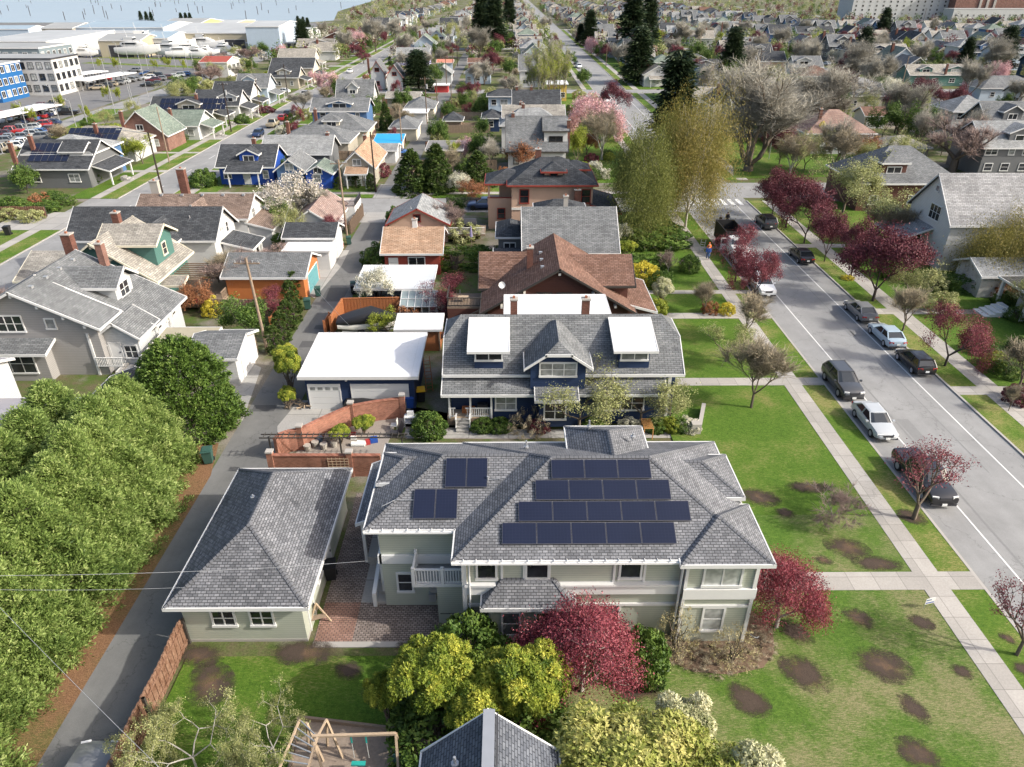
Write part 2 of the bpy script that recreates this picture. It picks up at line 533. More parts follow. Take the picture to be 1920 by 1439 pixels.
class MB:
    """collects polygons with uv and material index"""
    def __init__(s):
        s.v, s.f, s.mi, s.uv = [], [], [], []
        s.mats = []

    def m(s, mat):
        if mat not in s.mats: s.mats.append(mat)
        return s.mats.index(mat)

    def face(s, pts, mat=0, uv=None):
        i = len(s.v)
        s.v.extend([tuple(p) for p in pts])
        s.f.append(tuple(range(i, i + len(pts))))
        s.mi.append(mat if isinstance(mat, int) else s.m(mat))
        s.uv.append(uv)

    def box(s, x0, x1, y0, y1, z0, z1, mat=0, skip=''):
        a, b, c, d = (x0, y0), (x1, y0), (x1, y1), (x0, y1)
        q = lambda p, z: (p[0], p[1], z)
        if 'b' not in skip: s.face([q(d, z0), q(c, z0), q(b, z0), q(a, z0)], mat)
        s.face([q(a, z1), q(b, z1), q(c, z1), q(d, z1)], mat)
        for p, r in ((a, b), (b, c), (c, d), (d, a)):
            s.face([q(p, z0), q(r, z0), q(r, z1), q(p, z1)], mat)

    def bar(s, p, q, r, mat=0, n=6, r2=None, caps=True):
        p, q = Vector(p), Vector(q)
        d = (q - p)
        if d.length < 1e-6: return
        d.normalize()
        a = d.cross(Vector((0, 0, 1)))
        if a.length < 1e-3: a = Vector((1, 0, 0))
        a.normalize()
        b = d.cross(a)
        r2 = r if r2 is None else r2
        A = [p + (a * math.cos(t) + b * math.sin(t)) * r for t in [2 * math.pi * (k + .5) / n for k in range(n)]]
        B = [q + (a * math.cos(t) + b * math.sin(t)) * r2 for t in [2 * math.pi * (k + .5) / n for k in range(n)]]
        for k in range(n):
            s.face([A[(k + 1) % n], A[k], B[k], B[(k + 1) % n]], mat)
        if caps:
            s.face(A, mat)
            s.face(B[::-1], mat)

    def beam(s, p, q, wd, ht, mat=0):
        """rectangular beam from p to q, width wd, height ht"""
        p, q = Vector(p), Vector(q)
        d = (q - p).normalized()
        a = d.cross(Vector((0, 0, 1)))
        if a.length < 1e-3: a = Vector((1, 0, 0))
        a.normalize()
        b = a.cross(d).normalized()
        c = [a * (sx * wd / 2) + b * (sz * ht / 2) for sx, sz in ((-1, -1), (1, -1), (1, 1), (-1, 1))]
        for k in range(4):
            s.face([p + c[k], p + c[(k + 1) % 4], q + c[(k + 1) % 4], q + c[k]][::-1], mat)
        s.face([p + x for x in c], mat)
        s.face([q + x for x in c[::-1]], mat)

    def mesh(s, name, smooth=False):
        me = bpy.data.meshes.new(name)
        me.from_pydata(s.v, [], s.f)
        for mt in s.mats: me.materials.append(mt)
        if s.mats:
            me.polygons.foreach_set("material_index", s.mi)
        if any(u is not None for u in s.uv):
            l = me.uv_layers.new(name="UVMap")
            k = 0
            for f, u in zip(s.f, s.uv):
                for j in range(len(f)):
                    l.data[k].uv = u[j] if u is not None else (0, 0)
                    k += 1
        if smooth:
            me.polygons.foreach_set("use_smooth", [True] * len(s.f))
        me.update()
        return me

    def build(s, name, parent=None, origin=(0, 0, 0), mat=None, smooth=False):
        if mat is not None and not s.mats: s.mats = [mat]
        if origin != (0, 0, 0):
            ox, oy, oz = origin
            s.v = [(x - ox, y - oy, z - oz) for x, y, z in s.v]
        return link(name, s.mesh(name, smooth), parent)


def slope_uv(pts):
    p = [Vector(x) for x in pts]
    n = (p[1] - p[0]).cross(p[2] - p[0])
    for k in range(2, len(p) - 1):
        n += (p[k] - p[0]).cross(p[k + 1] - p[0])
    n.normalize()
    if abs(n.z) > 0.9999 or Vector((n.x, n.y)).length < 1e-4:
        return [(q.x, q.y) for q in p]
    h = Vector((-n.y, n.x, 0)).normalized()
    up = n.cross(h).normalized()
    return [(q.dot(h), q.dot(up)) for q in p]


def roof_faces(x0, x1, y0, y1, ze, kind, rise, hipk=1.0):
    xm, ym, zr = (x0 + x1) / 2, (y0 + y1) / 2, ze + rise
    a, b, c, d = (x0, y0, ze), (x1, y0, ze), (x1, y1, ze), (x0, y1, ze)
    if kind == 'flat': return [[a, b, c, d]]
    if kind == 'gx':
        l, r = (x0, ym, zr), (x1, ym, zr)
        return [[a, b, r, l], [c, d, l, r]]
    if kind == 'gy':
        l, r = (xm, y0, zr), (xm, y1, zr)
        return [[b, c, r, l], [d, a, l, r]]
    if kind == 'hip':
        W, D = x1 - x0, y1 - y0
        if W >= D:
            k = D / 2 * hipk
            l, r = (x0 + k, ym, zr), (x1 - k, ym, zr)
            if W - 2 * k < 0.1:
                t = (xm, ym, zr)
                return [[a, b, t], [b, c, t], [c, d, t], [d, a, t]]
            return [[a, b, r, l], [b, c, r], [c, d, l, r], [d, a, l]]
        k = W / 2 * hipk
        l, r = (xm, y0 + k, zr), (xm, y1 - k, zr)
        return [[a, b, l], [b, c, r, l], [c, d, r], [d, a, l, r]]
    if kind == 'pyr':
        t = (xm, ym, zr)
        return [[a, b, t], [b, c, t], [c, d, t], [d, a, t]]
    if kind == 'jx':            # clipped gable, ridge along x
        k = (y1 - y0) / 2
        f = 0.38
        dx = k * f * 0.75
        zc = zr - rise * f
        l, r = (x0 + dx, ym, zr), (x1 - dx, ym, zr)
        l1, l2 = (x0, ym - k * f, zc), (x0, ym + k * f, zc)
        r1, r2 = (x1, ym - k * f, zc), (x1, ym + k * f, zc)
        return [[a, b, r1, r, l, l1], [c, d, l2, l, r, r2], [r1, r2, r], [l2, l1, l]]
    if kind == 'jy':
        k = (x1 - x0) / 2
        f = 0.38
        dy = k * f * 0.75
        zc = zr - rise * f
        l, r = (xm, y0 + dy, zr), (xm, y1 - dy, zr)
        l1, l2 = (xm - k * f, y0, zc), (xm + k * f, y0, zc)
        r1, r2 = (xm - k * f, y1, zc), (xm + k * f, y1, zc)
        return [[b, c, r2, r, l, l2], [d, a, l1, l, r, r1], [l1, l2, l], [r2, r1, r]]
    if kind == 'sn': return [[a, b, (x1, y1, zr), (x0, y1, zr)]]     # high side north
    if kind == 'ss': return [[(x0, y0, zr), (x1, y0, zr), c, d]]
    if kind == 'se': return [[a, (x1, y0, zr), (x1, y1, zr), d]]     # high side east
    if kind == 'sw': return [[(x0, y0, zr), b, c, (x0, y1, zr)]]
    raise ValueError(kind)


def roof_meshes(faces, mat, t=0.16, trim=None, tw=0.07, caps=False):
    mb = MB()
    mb.mats = [mat]
    key = lambda p: (round(p[0], 3), round(p[1], 3), round(p[2], 3))
    edges = {}
    for f in faces:
        mb.face(f, 0, slope_uv(f))
        low = [(p[0], p[1], p[2] - t) for p in f]
        mb.face(low[::-1], 0)
        for i in range(len(f)):
            p, q = f[i], f[(i + 1) % len(f)]
            k = tuple(sorted((key(p), key(q))))
            edges.setdefault(k, []).append((p, q))
    tb = MB()
    cb = MB()
    for k, es in edges.items():
        p, q = es[0]
        if len(es) == 1:
            mb.face([(p[0], p[1], p[2] - t), (q[0], q[1], q[2] - t), q, p], 0)
            d = Vector((q[0] - p[0], q[1] - p[1], 0)).normalized()
            n = Vector((d.y, -d.x, 0))
            e = d * tw
            A, B = Vector(p) - e + n * 0.003, Vector(q) + e + n * 0.003
            up, dn = Vector((0, 0, 0.02)), Vector((0, 0, -t - 0.04))
            o = n * tw
            tb.face([A + dn + o, B + dn + o, B + up + o, A + up + o])
            tb.face([A + up + o, B + up + o, B + up, A + up])
            tb.face([A + dn, B + dn, B + dn + o, A + dn + o])
            tb.face([A + up, B + up, B + dn, A + dn])
            tb.face([A + up, A + dn, A + dn + o, A + up + o])
            tb.face([B + up + o, B + dn + o, B + dn, B + up])
        elif caps:
            P, Q = Vector(p), Vector(q)
            nn = int(max(1, (Q - P).length / 0.22))
            d = (Q - P) / nn
            dn_ = d.normalized()
            hz = dn_.cross(Vector((0, 0, 1))).normalized() * 0.13
            for i in range(nn):
                s0, s1 = P + d * i, P + d * (i + 1)
                lo_, hi_ = (s0, s1) if s0.z <= s1.z else (s1, s0)
                a_, b_ = lo_ + Vector((0, 0, .055)), hi_ + Vector((0, 0, .035))
                dz = Vector((0, 0, .055))
                cb.face([a_ - hz - dz, a_, b_, b_ - hz - dz], 0, [(0, 0), (.1, 0), (.1, .1), (0, .1)])
                cb.face([a_, a_ + hz - dz, b_ + hz - dz, b_], 0, [(0, 0), (.1, 0), (.1, .1), (0, .1)])
                cb.face([a_ - hz - dz * 1.6, a_ + hz - dz * 1.6, a_], 0, [(0, 0), (.1, 0), (.1, .1)])
    return mb, tb, cb


_win_cache = {}


def window_meshes(wd, ht, cols, rows, trim, glass):
    k = (round(wd, 2), round(ht, 2), cols, rows, trim.name, glass.name)
    if k in _win_cache: return _win_cache[k]
    mb = MB(); mb.mats = [trim]
    a = 0.11 if wd > 0.6 else 0.07
    hw, hh = wd / 2, ht / 2
    mb.box(-hw - a, -hw, -.07, 0.0, -hh - a, hh + a, 0)
    mb.box(hw, hw + a, -.07, 0.0, -hh - a, hh + a, 0)
    mb.box(-hw, hw, -.07, 0.0, hh, hh + a * 1.2, 0)
    mb.box(-hw - a * 1.3, hw + a * 1.3, -.11, 0.0, -hh - a * 1.3, -hh, 0)
    for i in range(1, cols):
        x = -hw + wd * i / cols
        mb.box(x - .035, x + .035, -.055, 0, -hh, hh, 0)
    for i in range(1, rows):
        z = -hh + ht * i / rows
        mb.box(-hw, hw, -.05, 0, z - .025, z + .025, 0)
    g = MB(); g.mats = [glass]
    g.box(-hw + .002, hw - .002, -.03, 0.0, -hh + .002, hh - .002, 0)
    _win_cache[k] = (mb.mesh("window"), g.mesh("pane"))
    return _win_cache[k]


_tri_n = {'S': (0.0, (0, -1)), 'E': (math.pi / 2, (1, 0)), 'N': (math.pi, (0, 1)), 'W': (-math.pi / 2, (-1, 0))}


M_chim = brickmat('brick_chimney', (.12, .048, .035), (.18, .075, .055), (.14, .11, .09), ms=.006)
M_potcl = plain('clay_pot', (.30, .13, .08), .8)


class House:
    """a building: Empty with walls, roofs, windows, chimneys as parts; world coordinates in, local out"""
    def __init__(s, x, y, label, cat="house", name="house", wall=None, roof=None, trim=None, group=None, near=False):
        s.o = (x, y, 0)
        s.root = empty(name, s.o, label, cat, group)
        s.wall, s.roof, s.trim, s.near = wall, roof, trim or M_white, near

    def b(s, mb, name, parent=None, mat=None, smooth=False):
        if parent is not None:
            return mb.build(name, parent, s.o, mat, smooth)
        return mb.build(name, s.root, s.o, mat, smooth)

    def wing(s, x0, x1, y0, y1, ze, kind, rise, o=0.5, zb=0.0, wall=None, roof=None, trim=None, walls=True, t=0.16, caps=None, hipk=1.0, name='', band=None):
        """x0..y1 is the roof (eave) rectangle"""
        wall, roof, trim = wall or s.wall, roof or s.roof, trim or s.trim
        fs = roof_faces(x0, x1, y0, y1, ze, kind, rise, hipk)
        rm, tb, cb = roof_meshes(fs, roof, t, trim, caps=(s.near if caps is None else caps))
        ro = s.b(rm, name + 'roof')
        f = s.b(tb, 'fascia', ro, trim)
        if cb.f: s.b(cb, 'ridge_cap', ro, roof)
        s.lastroof = ro
        if walls:
            a, b_, c, d = x0 + o, x1 - o, y0 + o, y1 - o
            mb = MB()
            W, D = x1 - x0, y1 - y0
            zt = ze
            if kind in ('gx', 'jx'): zt = ze + rise * o / (D / 2) - t / 2
            elif kind in ('gy', 'jy'): zt = ze + rise * o / (W / 2) - t / 2
            elif kind in ('hip', 'pyr'): zt = ze + rise * o / (min(W, D) / 2 * max(hipk, 1)) - t / 2
            else: zt = ze - t / 2
            if kind in ('gx', 'jx'):
                ym, zr = (c + d) / 2, ze + rise - t / 2
                if kind == 'jx': zr -= rise * .38
                if kind == 'gx':
                    for x, fl in ((a, 0), (b_, 1)):
                        p = [(x, c, zb), (x, d, zb), (x, d, zt), (x, ym, zr), (x, c, zt)]
                        mb.face(p if fl else p[::-1], 0)
                else:
                    k = D / 2 * .38
                    for x, fl in ((a, 0), (b_, 1)):
                        p = [(x, c, zb), (x, d, zb), (x, d, zt), (x, ym + k, zr), (x, ym - k, zr), (x, c, zt)]
                        mb.face(p if fl else p[::-1], 0)
                mb.face([(a, c, zb), (b_, c, zb), (b_, c, zt), (a, c, zt)], 0)
                mb.face([(b_, d, zb), (a, d, zb), (a, d, zt), (b_, d, zt)], 0)
            elif kind in ('gy', 'jy'):
                xm, zr = (a + b_) / 2, ze + rise - t / 2
                if kind == 'jy': zr -= rise * .38
                for y, fl in ((c, 1), (d, 0)):
                    if kind == 'gy':
                        p = [(a, y, zb), (b_, y, zb), (b_, y, zt), (xm, y, zr), (a, y, zt)]
                    else:
                        k = W / 2 * .38
                        p = [(a, y, zb), (b_, y, zb), (b_, y, zt), (xm + k, y, zr), (xm - k, y, zr), (a, y, zt)]
                    mb.face(p if fl else p[::-1], 0)
                mb.face([(b_, c, zb), (b_, d, zb), (b_, d, zt), (b_, c, zt)], 0)
                mb.face([(a, d, zb), (a, c, zb), (a, c, zt), (a, d, zt)], 0)
            elif kind in ('sn', 'ss', 'se', 'sw'):
                def zz(x, y):
                    if kind == 'sn': return ze + rise * (y - y0) / D - t / 2
                    if kind == 'ss': return ze + rise * (y1 - y) / D - t / 2
                    if kind == 'se': return ze + rise * (x - x0) / W - t / 2
                    return ze + rise * (x1 - x) / W - t / 2
                q = [(a, c), (b_, c), (b_, d), (a, d)]
                for i in range(4):
                    p, r = q[i], q[(i + 1) % 4]
                    mb.face([(*p, zb), (*r, zb), (*r, zz(*r)), (*p, zz(*p))], 0)
            else:
                mb.box(a, b_, c, d, zb, zt, 0, 'b')
            s.b(mb, 'wall', None, wall)
            s.w = (a, b_, c, d, zt)
        return ro

    def win(s, side, a, z, wd=1.0, ht=1.3, cols=1, rows=2, plane=None, trim=None, name='window', glass=None):
        """a = world coordinate along the wall; plane = world coordinate of the wall"""
        x0, x1, y0, y1, _ = s.w
        rz, n = _tri_n[side]
        if plane is None: plane = {'S': y0, 'N': y1, 'E': x1, 'W': x0}[side]
        p = (a, plane) if side in 'SN' else (plane, a)
        fm, pm = window_meshes(wd, ht, cols, rows, trim or s.trim, glass or M_glass)
        w_ = link(name, fm, s.root, (p[0] - s.o[0], p[1] - s.o[1], z), rz)
        link('pane', pm, w_)
        return w_

    def door(s, side, a, z0=0.0, wd=0.95, ht=2.05, plane=None, mat=None):
        x0, x1, y0, y1, _ = s.w
        rz, n = _tri_n[side]
        if plane is None: plane = {'S': y0, 'N': y1, 'E': x1, 'W': x0}[side]
        p = (a, plane) if side in 'SN' else (plane, a)
        mb = MB()
        mb.box(-wd / 2 - .1, -wd / 2, -.06, 0, 0, ht + .1, s.trim)
        mb.box(wd / 2, wd / 2 + .1, -.06, 0, 0, ht + .1, s.trim)
        mb.box(-wd / 2, wd / 2, -.06, 0, ht, ht + .1, s.trim)
        mb.box(-wd / 2, wd / 2, -.04, 0, 0, ht, mat or M_white)
        d = mb.build('door', s.root)
        d.location = (p[0] - s.o[0], p[1] - s.o[1], z0)
        d.rotation_euler = (0, 0, rz)
        h = MB(); h.box(wd / 2 - .16, wd / 2 - .08, -.09, -.04, 1.0, 1.12, M_dkmetal)
        h.build('handle', d)
        return d

    def gdoor(s, side, a, wd=2.6, ht=2.15, plane=None, mat=None, lights=0, label=None):
        x0, x1, y0, y1, _ = s.w
        rz, n = _tri_n[side]
        if plane is None: plane = {'S': y0, 'N': y1, 'E': x1, 'W': x0}[side]
        p = (a, plane) if side in 'SN' else (plane, a)
        mb = MB()
        mat = mat or M_white
        mb.box(-wd / 2 - .1, -wd / 2, -.07, 0, 0, ht + .1, s.trim)
        mb.box(wd / 2, wd / 2 + .1, -.07, 0, 0, ht + .1, s.trim)
        mb.box(-wd / 2, wd / 2, -.07, 0, ht, ht + .1, s.trim)
        for k in range(4):
            mb.box(-wd / 2, wd / 2, -.05, 0, ht * k / 4 + .012, ht * (k + 1) / 4 - .012, mat)
        if lights:
            for k in range(lights):
                x = -wd / 2 + wd * (k + .5) / lights
                mb.box(x - .2, x + .2, -.06, -.02, ht * .80, ht * .92, M_glass)
        d = mb.build('garage_door', s.root)
        d.location = (p[0] - s.o[0], p[1] - s.o[1], 0)
        d.rotation_euler = (0, 0, rz)
        if label: d['label'] = label
        return d

    def chimney(s, x, y, z0, z1, wd=0.6, dp=0.6, mat=None, parent=None):
        mb = MB()
        mat = mat or M_chim
        mb.box(x - wd / 2, x + wd / 2, y - dp / 2, y + dp / 2, z0, z1, mat)
        mb.box(x - wd / 2 - .06, x + wd / 2 + .06, y - dp / 2 - .06, y + dp / 2 + .06, z1, z1 + .12, M_kerb)
        mb.box(x - .1, x + .1, y - .1, y + .1, z1 + .12, z1 + .3, M_potcl)
        return s.b(mb, 'chimney', parent or s.lastroof)

    def vent(s, x, y, z, h=0.4):
        mb = MB()
        mb.bar((x, y, z - .3), (x, y, z + h), .05, M_galv, 8)
        mb.bar((x, y, z - .06), (x, y, z + .03), .14, M_galv, 8)
        return s.b(mb, 'vent_pipe', s.lastroof)

    def roofvents(s, pts):
        for x, y, z in pts:
            mb = MB()
            mb.box(x - .16, x + .16, y - .16, y + .16, z - .1, z + .12, M_galv)
            s.b(mb, 'roof_vent', s.lastroof)

    def posts(s, pts, z0, z1, w_=0.16, mat=None):
        for x, y in pts:
            mb = MB(); mb.box(x - w_ / 2, x + w_ / 2, y - w_ / 2, y + w_ / 2, z0, z1, mat or M_white)
            s.b(mb, 'porch_post')

    def rail(s, p, q, z0, h=0.95, mat=None, gap=0.14, pw=0.05):
        mat = mat or M_white
        mb = MB()
        P, Q = Vector((*p, 0)), Vector((*q, 0))
        L = (Q - P).length
        up = Vector((0, 0, 1))
        mb.beam(P + up * (z0 + h), Q + up * (z0 + h), .1, .07, mat)
        mb.beam(P + up * (z0 + .1), Q + up * (z0 + .1), .07, .06, mat)
        n = max(2, int(L / gap))
        for k in range(1, n):
            c = P + (Q - P) * (k / n)
            mb.beam(c + up * (z0 + .13), c + up * (z0 + h - .03), pw, pw, mat)
        return s.b(mb, 'railing')

    def steps(s, x0, x1, y0, y1, z1, n=5, side='S', mat=None):
        mb = MB()
        for k in range(n):
            f = (k + 1) / n
            z = z1 * f
            if side == 'S': mb.box(x0, x1, y0 + (y1 - y0) * k / n, y1, z - z1 / n + .001 * k, z, mat or M_conc)
            elif side == 'E': mb.box(x0, x1 - (x1 - x0) * k / n, y0, y1, z - z1 / n + .001 * k, z, mat or M_conc)
            else: mb.box(x0 + (x1 - x0) * k / n, x1, y0, y1, z - z1 / n + .001 * k, z, mat or M_conc)
        return s.b(mb, 'steps')

    def dormer(s, side, a0, a1, front, ridge_end, zb, ze, rise, kind='g', o=0.35, win=None, wall=None, roof=None):
        """side the dormer faces; a0..a1 across (walls); front = wall plane; ridge_end = where its ridge dies into the roof"""
        mid = (a0 + a1) / 2
        if side in 'SN':
            sg = -1 if side == 'S' else 1
            ya, yb = sorted((front + sg * o, ridge_end))
            if kind == 'g': s.wing(a0 - o, a1 + o, ya, yb, ze, 'gy', rise, walls=False, wall=wall, roof=roof, name='dormer_')
            elif kind == 'h': s.wing(a0 - o, a1 + o, ya, yb, ze, 'hip', rise, walls=False, roof=roof, name='dormer_')
            else: s.wing(a0 - o, a1 + o, ya, yb, ze, 'sn' if side == 'S' else 'ss', rise, walls=False, roof=roof, name='dormer_')
            mb = MB()
            c, d = sorted((front, ridge_end - sg * 0.0))
            mb.box(a0, a1, c, d, zb, ze, 0)
            if kind == 'g':
                k = (a1 - a0) / 2
                r_ = rise * k / (k + o)
                mb.face([(a0, front, ze), (a1, front, ze), (mid, front, ze + r_)] if side == 'S' else [(a1, front, ze), (a0, front, ze), (mid, front, ze + r_)], 0)
        else:
            sg = 1 if side == 'E' else -1
            xa, xb = sorted((front + sg * o, ridge_end))
            if kind == 'g': s.wing(xa, xb, a0 - o, a1 + o, ze, 'gx', rise, walls=False, roof=roof, name='dormer_')
            elif kind == 'h': s.wing(xa, xb, a0 - o, a1 + o, ze, 'hip', rise, walls=False, roof=roof, name='dormer_')
            else: s.wing(xa, xb, a0 - o, a1 + o, ze, 'sw' if side == 'E' else 'se', rise, walls=False, roof=roof, name='dormer_')
            mb = MB()
            c, d = sorted((front, ridge_end))
            mb.box(c, d, a0, a1, zb, ze, 0)
            if kind == 'g':
                k = (a1 - a0) / 2
                r_ = rise * k / (k + o)
                mb.face([(front, a0, ze), (front, a1, ze), (front, mid, ze + r_)] if side == 'E' else [(front, a1, ze), (front, a0, ze), (front, mid, ze + r_)], 0)
        s.b(mb, 'dormer_wall', None, wall or s.wall)
        if win:
            s.win(side, mid, (zb + ze) / 2 + win.get('dz', 0), win['w'], win['h'], win.get('c', 1), win.get('r', 1), plane=front)

    def auto(s, sides='SEW', nS=2, nE=2, floors=1, z=1.6, wd=1.0, ht=1.2, step=2.7, cols=1, rows=2, seed=0):
        r = random.Random(seed)
        x0, x1, y0, y1, zt = s.w
        for sd_ in sides:
            L0, L1 = (x0, x1) if sd_ in 'SN' else (y0, y1)
            n = nS if sd_ in 'SN' else nE
            for fl in range(floors):
                for k in range(n):
                    a = L0 + (L1 - L0) * (k + .5 + r.uniform(-.12, .12)) / n
                    ww = wd * r.choice((1, 1, 1.5, .7))
                    s.win(sd_, a, z + fl * step, ww, ht, 2 if ww > 1.3 * wd or cols > 1 else 1, rows)


def rc(uL, uR, v, z, depth):
    x0, y0 = G(uL, v, z)
    x1, _ = G(uR, v, z)
    return x0, x1, y0, y0 + depth
# ------------------------------------------------------------------ foliage
def quads_mesh(name, C, U, V, tint, mat):
    """leaf quads: centres C, half vectors U, V (n,3), tint (n,)"""
    n = len(C)
    P = np.empty((n, 4, 3), np.float32)
    P[:, 0] = C - U
    P[:, 1] = C - V * 0.9
    P[:, 2] = C + U
    P[:, 3] = C + V * 0.9
    me = bpy.data.meshes.new(name)
    me.vertices.add(n * 4)
    me.vertices.foreach_set("co", P.reshape(-1))
    me.loops.add(n * 4)
    me.loops.foreach_set("vertex_index", np.arange(n * 4, dtype=np.int32))
    me.polygons.add(n)
    me.polygons.foreach_set("loop_start", np.arange(0, n * 4, 4, dtype=np.int32))
    try:
        me.polygons.foreach_set("loop_total", np.full(n, 4, np.int32))
    except Exception:
        pass
    a = me.attributes.new("tint", 'FLOAT', 'POINT')
    a.data.foreach_set("value", np.repeat(np.clip(tint, 0, 1), 4).astype(np.float32))
    me.materials.append(mat)
    me.update(calc_edges=True)
    return me


def unit(a):
    return a / np.maximum(np.linalg.norm(a, axis=1, keepdims=True), 1e-6)


def leaf_frames(rng, N, size, aspect, droop=0.0, jit=0.6):
    """leaf axes from outward directions N"""
    n = len(N)
    nn = unit(N + rng.normal(0, jit, (n, 3)))
    r = rng.normal(0, 1, (n, 3))
    U = unit(np.cross(nn, r))
    if droop:
        out = N.copy(); out[:, 2] = 0
        U = unit(out * 0.8 + rng.normal(0, .45, (n, 3)) + np.array([0, 0, -droop]))
    V = unit(np.cross(U, nn))
    s = size * rng.uniform(0.6, 1.4, (n, 1))
    return U * s, V * s * aspect


def tubes_mesh(name, segs, mat, sides=4, tint=None):
    """segs: array (n,8) p0 p1 r0 r1"""
    S = np.asarray(segs, np.float32)
    n = len(S)
    p0, p1, r0, r1 = S[:, 0:3], S[:, 3:6], S[:, 6:7], S[:, 7:8]
    d = unit(p1 - p0)
    ref = np.where(np.abs(d[:, 2:3]) > 0.9, np.array([[1, 0, 0]]), np.array([[0, 0, 1]]))
    a = unit(np.cross(d, ref))
    b = np.cross(d, a)
    V = np.empty((n, 2 * sides, 3), np.float32)
    for k in range(sides):
        t = 2 * math.pi * k / sides
        o = a * math.cos(t) + b * math.sin(t)
        V[:, k] = p0 + o * r0
        V[:, sides + k] = p1 + o * r1
    F = []
    for k in range(sides):
        k2 = (k + 1) % sides
        F.append([k, sides + k, sides + k2, k2])
    F = np.array(F)
    idx = (np.arange(n)[:, None, None] * (2 * sides) + F[None]).reshape(-1).astype(np.int32)
    nf = n * sides
    me = bpy.data.meshes.new(name)
    me.vertices.add(n * 2 * sides)
    me.vertices.foreach_set("co", V.reshape(-1))
    me.loops.add(nf * 4)
    me.loops.foreach_set("vertex_index", idx)
    me.polygons.add(nf)
    me.polygons.foreach_set("loop_start", np.arange(0, nf * 4, 4, dtype=np.int32))
    try:
        me.polygons.foreach_set("loop_total", np.full(nf, 4, np.int32))
    except Exception:
        pass
    if tint is not None:
        a_ = me.attributes.new("tint", 'FLOAT', 'POINT')
        a_.data.foreach_set("value", np.repeat(tint, 2 * sides).astype(np.float32))
    me.materials.append(mat)
    me.update(calc_edges=True)
    return me


LEADER = [True]


def skeleton(seed, H=6.0, trunk=1.3, levels=5, spread=0.55, up=0.25, r0=0.14, kids=(2, 4), shrink=0.74, stems=1, lean=0.0, gravity=0.0, first=None):
    """returns segments and tips (pos, dir); total height about H"""
    r = random.Random(seed)
    segs, tips, mids = [], [], []

    def grow(p, d, L, rad, lv):
        nseg = 2
        q = p
        dd = d.copy()
        for i in range(nseg):
            dd = (dd + Vector((r.gauss(0, .13), r.gauss(0, .13), r.gauss(0, .08) + up * .25 - gravity * (levels - lv) * .05))).normalized()
            q2 = q + dd * (L / nseg)
            ra = rad * (1 - .3 * i / nseg)
            rb = rad * (1 - .3 * (i + 1) / nseg)
            segs.append((*q, *q2, ra, rb))
            if lv <= 3: mids.append((tuple(q2), tuple(dd)))
            q = q2
        if lv == 0:
            tips.append((tuple(q), tuple(dd)))
            return
        k = r.randint(*kids)
        ph = r.uniform(0, 6.28)
        for j in range(k):
            a = ph + 6.283 * j / k + r.uniform(-.4, .4)
            s = spread * ((r.uniform(.1, .4) if j == 0 else r.uniform(.8, 1.6)) if LEADER[0] else r.uniform(.6, 1.3))
            ax = dd.cross(Vector((0.3, 0.2, 1))).normalized() if abs(dd.z) < .99 else Vector((1, 0, 0))
            bx = dd.cross(ax)
            nd = (dd * math.cos(s) + (ax * math.cos(a) + bx * math.sin(a)) * math.sin(s))
            nd = (nd + Vector((0, 0, up * .5))).normalized()
            grow(q, nd, L * shrink * ((r.uniform(1.0, 1.3) if j == 0 else r.uniform(.6, 1.05)) if LEADER[0] else r.uniform(.75, 1.2)), rad * (.68 if j == 0 else .52), lv - 1)

    L0 = first or H * .26
    for sidx in range(stems):
        a = 6.283 * sidx / stems + r.uniform(-.3, .3)
        if stems > 1:
            d = Vector((math.cos(a) * .45, math.sin(a) * .45, 1)).normalized()
            grow(Vector((0, 0, 0)), d, trunk, r0, levels)
        else:
            p1 = Vector((lean * trunk, 0, trunk))
            segs.append((0, 0, -.1, *p1, r0 * 1.25, r0))
            k = r.randint(3, 4)
            for j in range(k):
                aa = 6.283 * j / k + r.uniform(-.4, .4)
                s = spread * r.uniform(.8, 1.2)
                d = Vector((math.cos(aa) * math.sin(s), math.sin(aa) * math.sin(s), math.cos(s))).normalized()
                grow(p1, d, L0, r0 * .7, levels - 1)
    S = np.array(segs, np.float32)
    T = np.array([t[0] for t in tips]); TD = np.array([t[1] for t in tips])
    M_ = np.array([t[0] for t in mids]); MD = np.array([t[1] for t in mids])
    # normalise height
    top = max(T[:, 2].max(), 0.1)
    f = H / top
    S[:, :8] *= f
    S[:, 6:8] /= f ** .5
    return S, T * f, TD, M_ * f, MD


TREES = {}


class Proto:
    def __init__(s, trunk, crown, H, Rr, cname='crown'):
        s.trunk, s.crown, s.H, s.R, s.cname = trunk, crown, H, Rr, cname


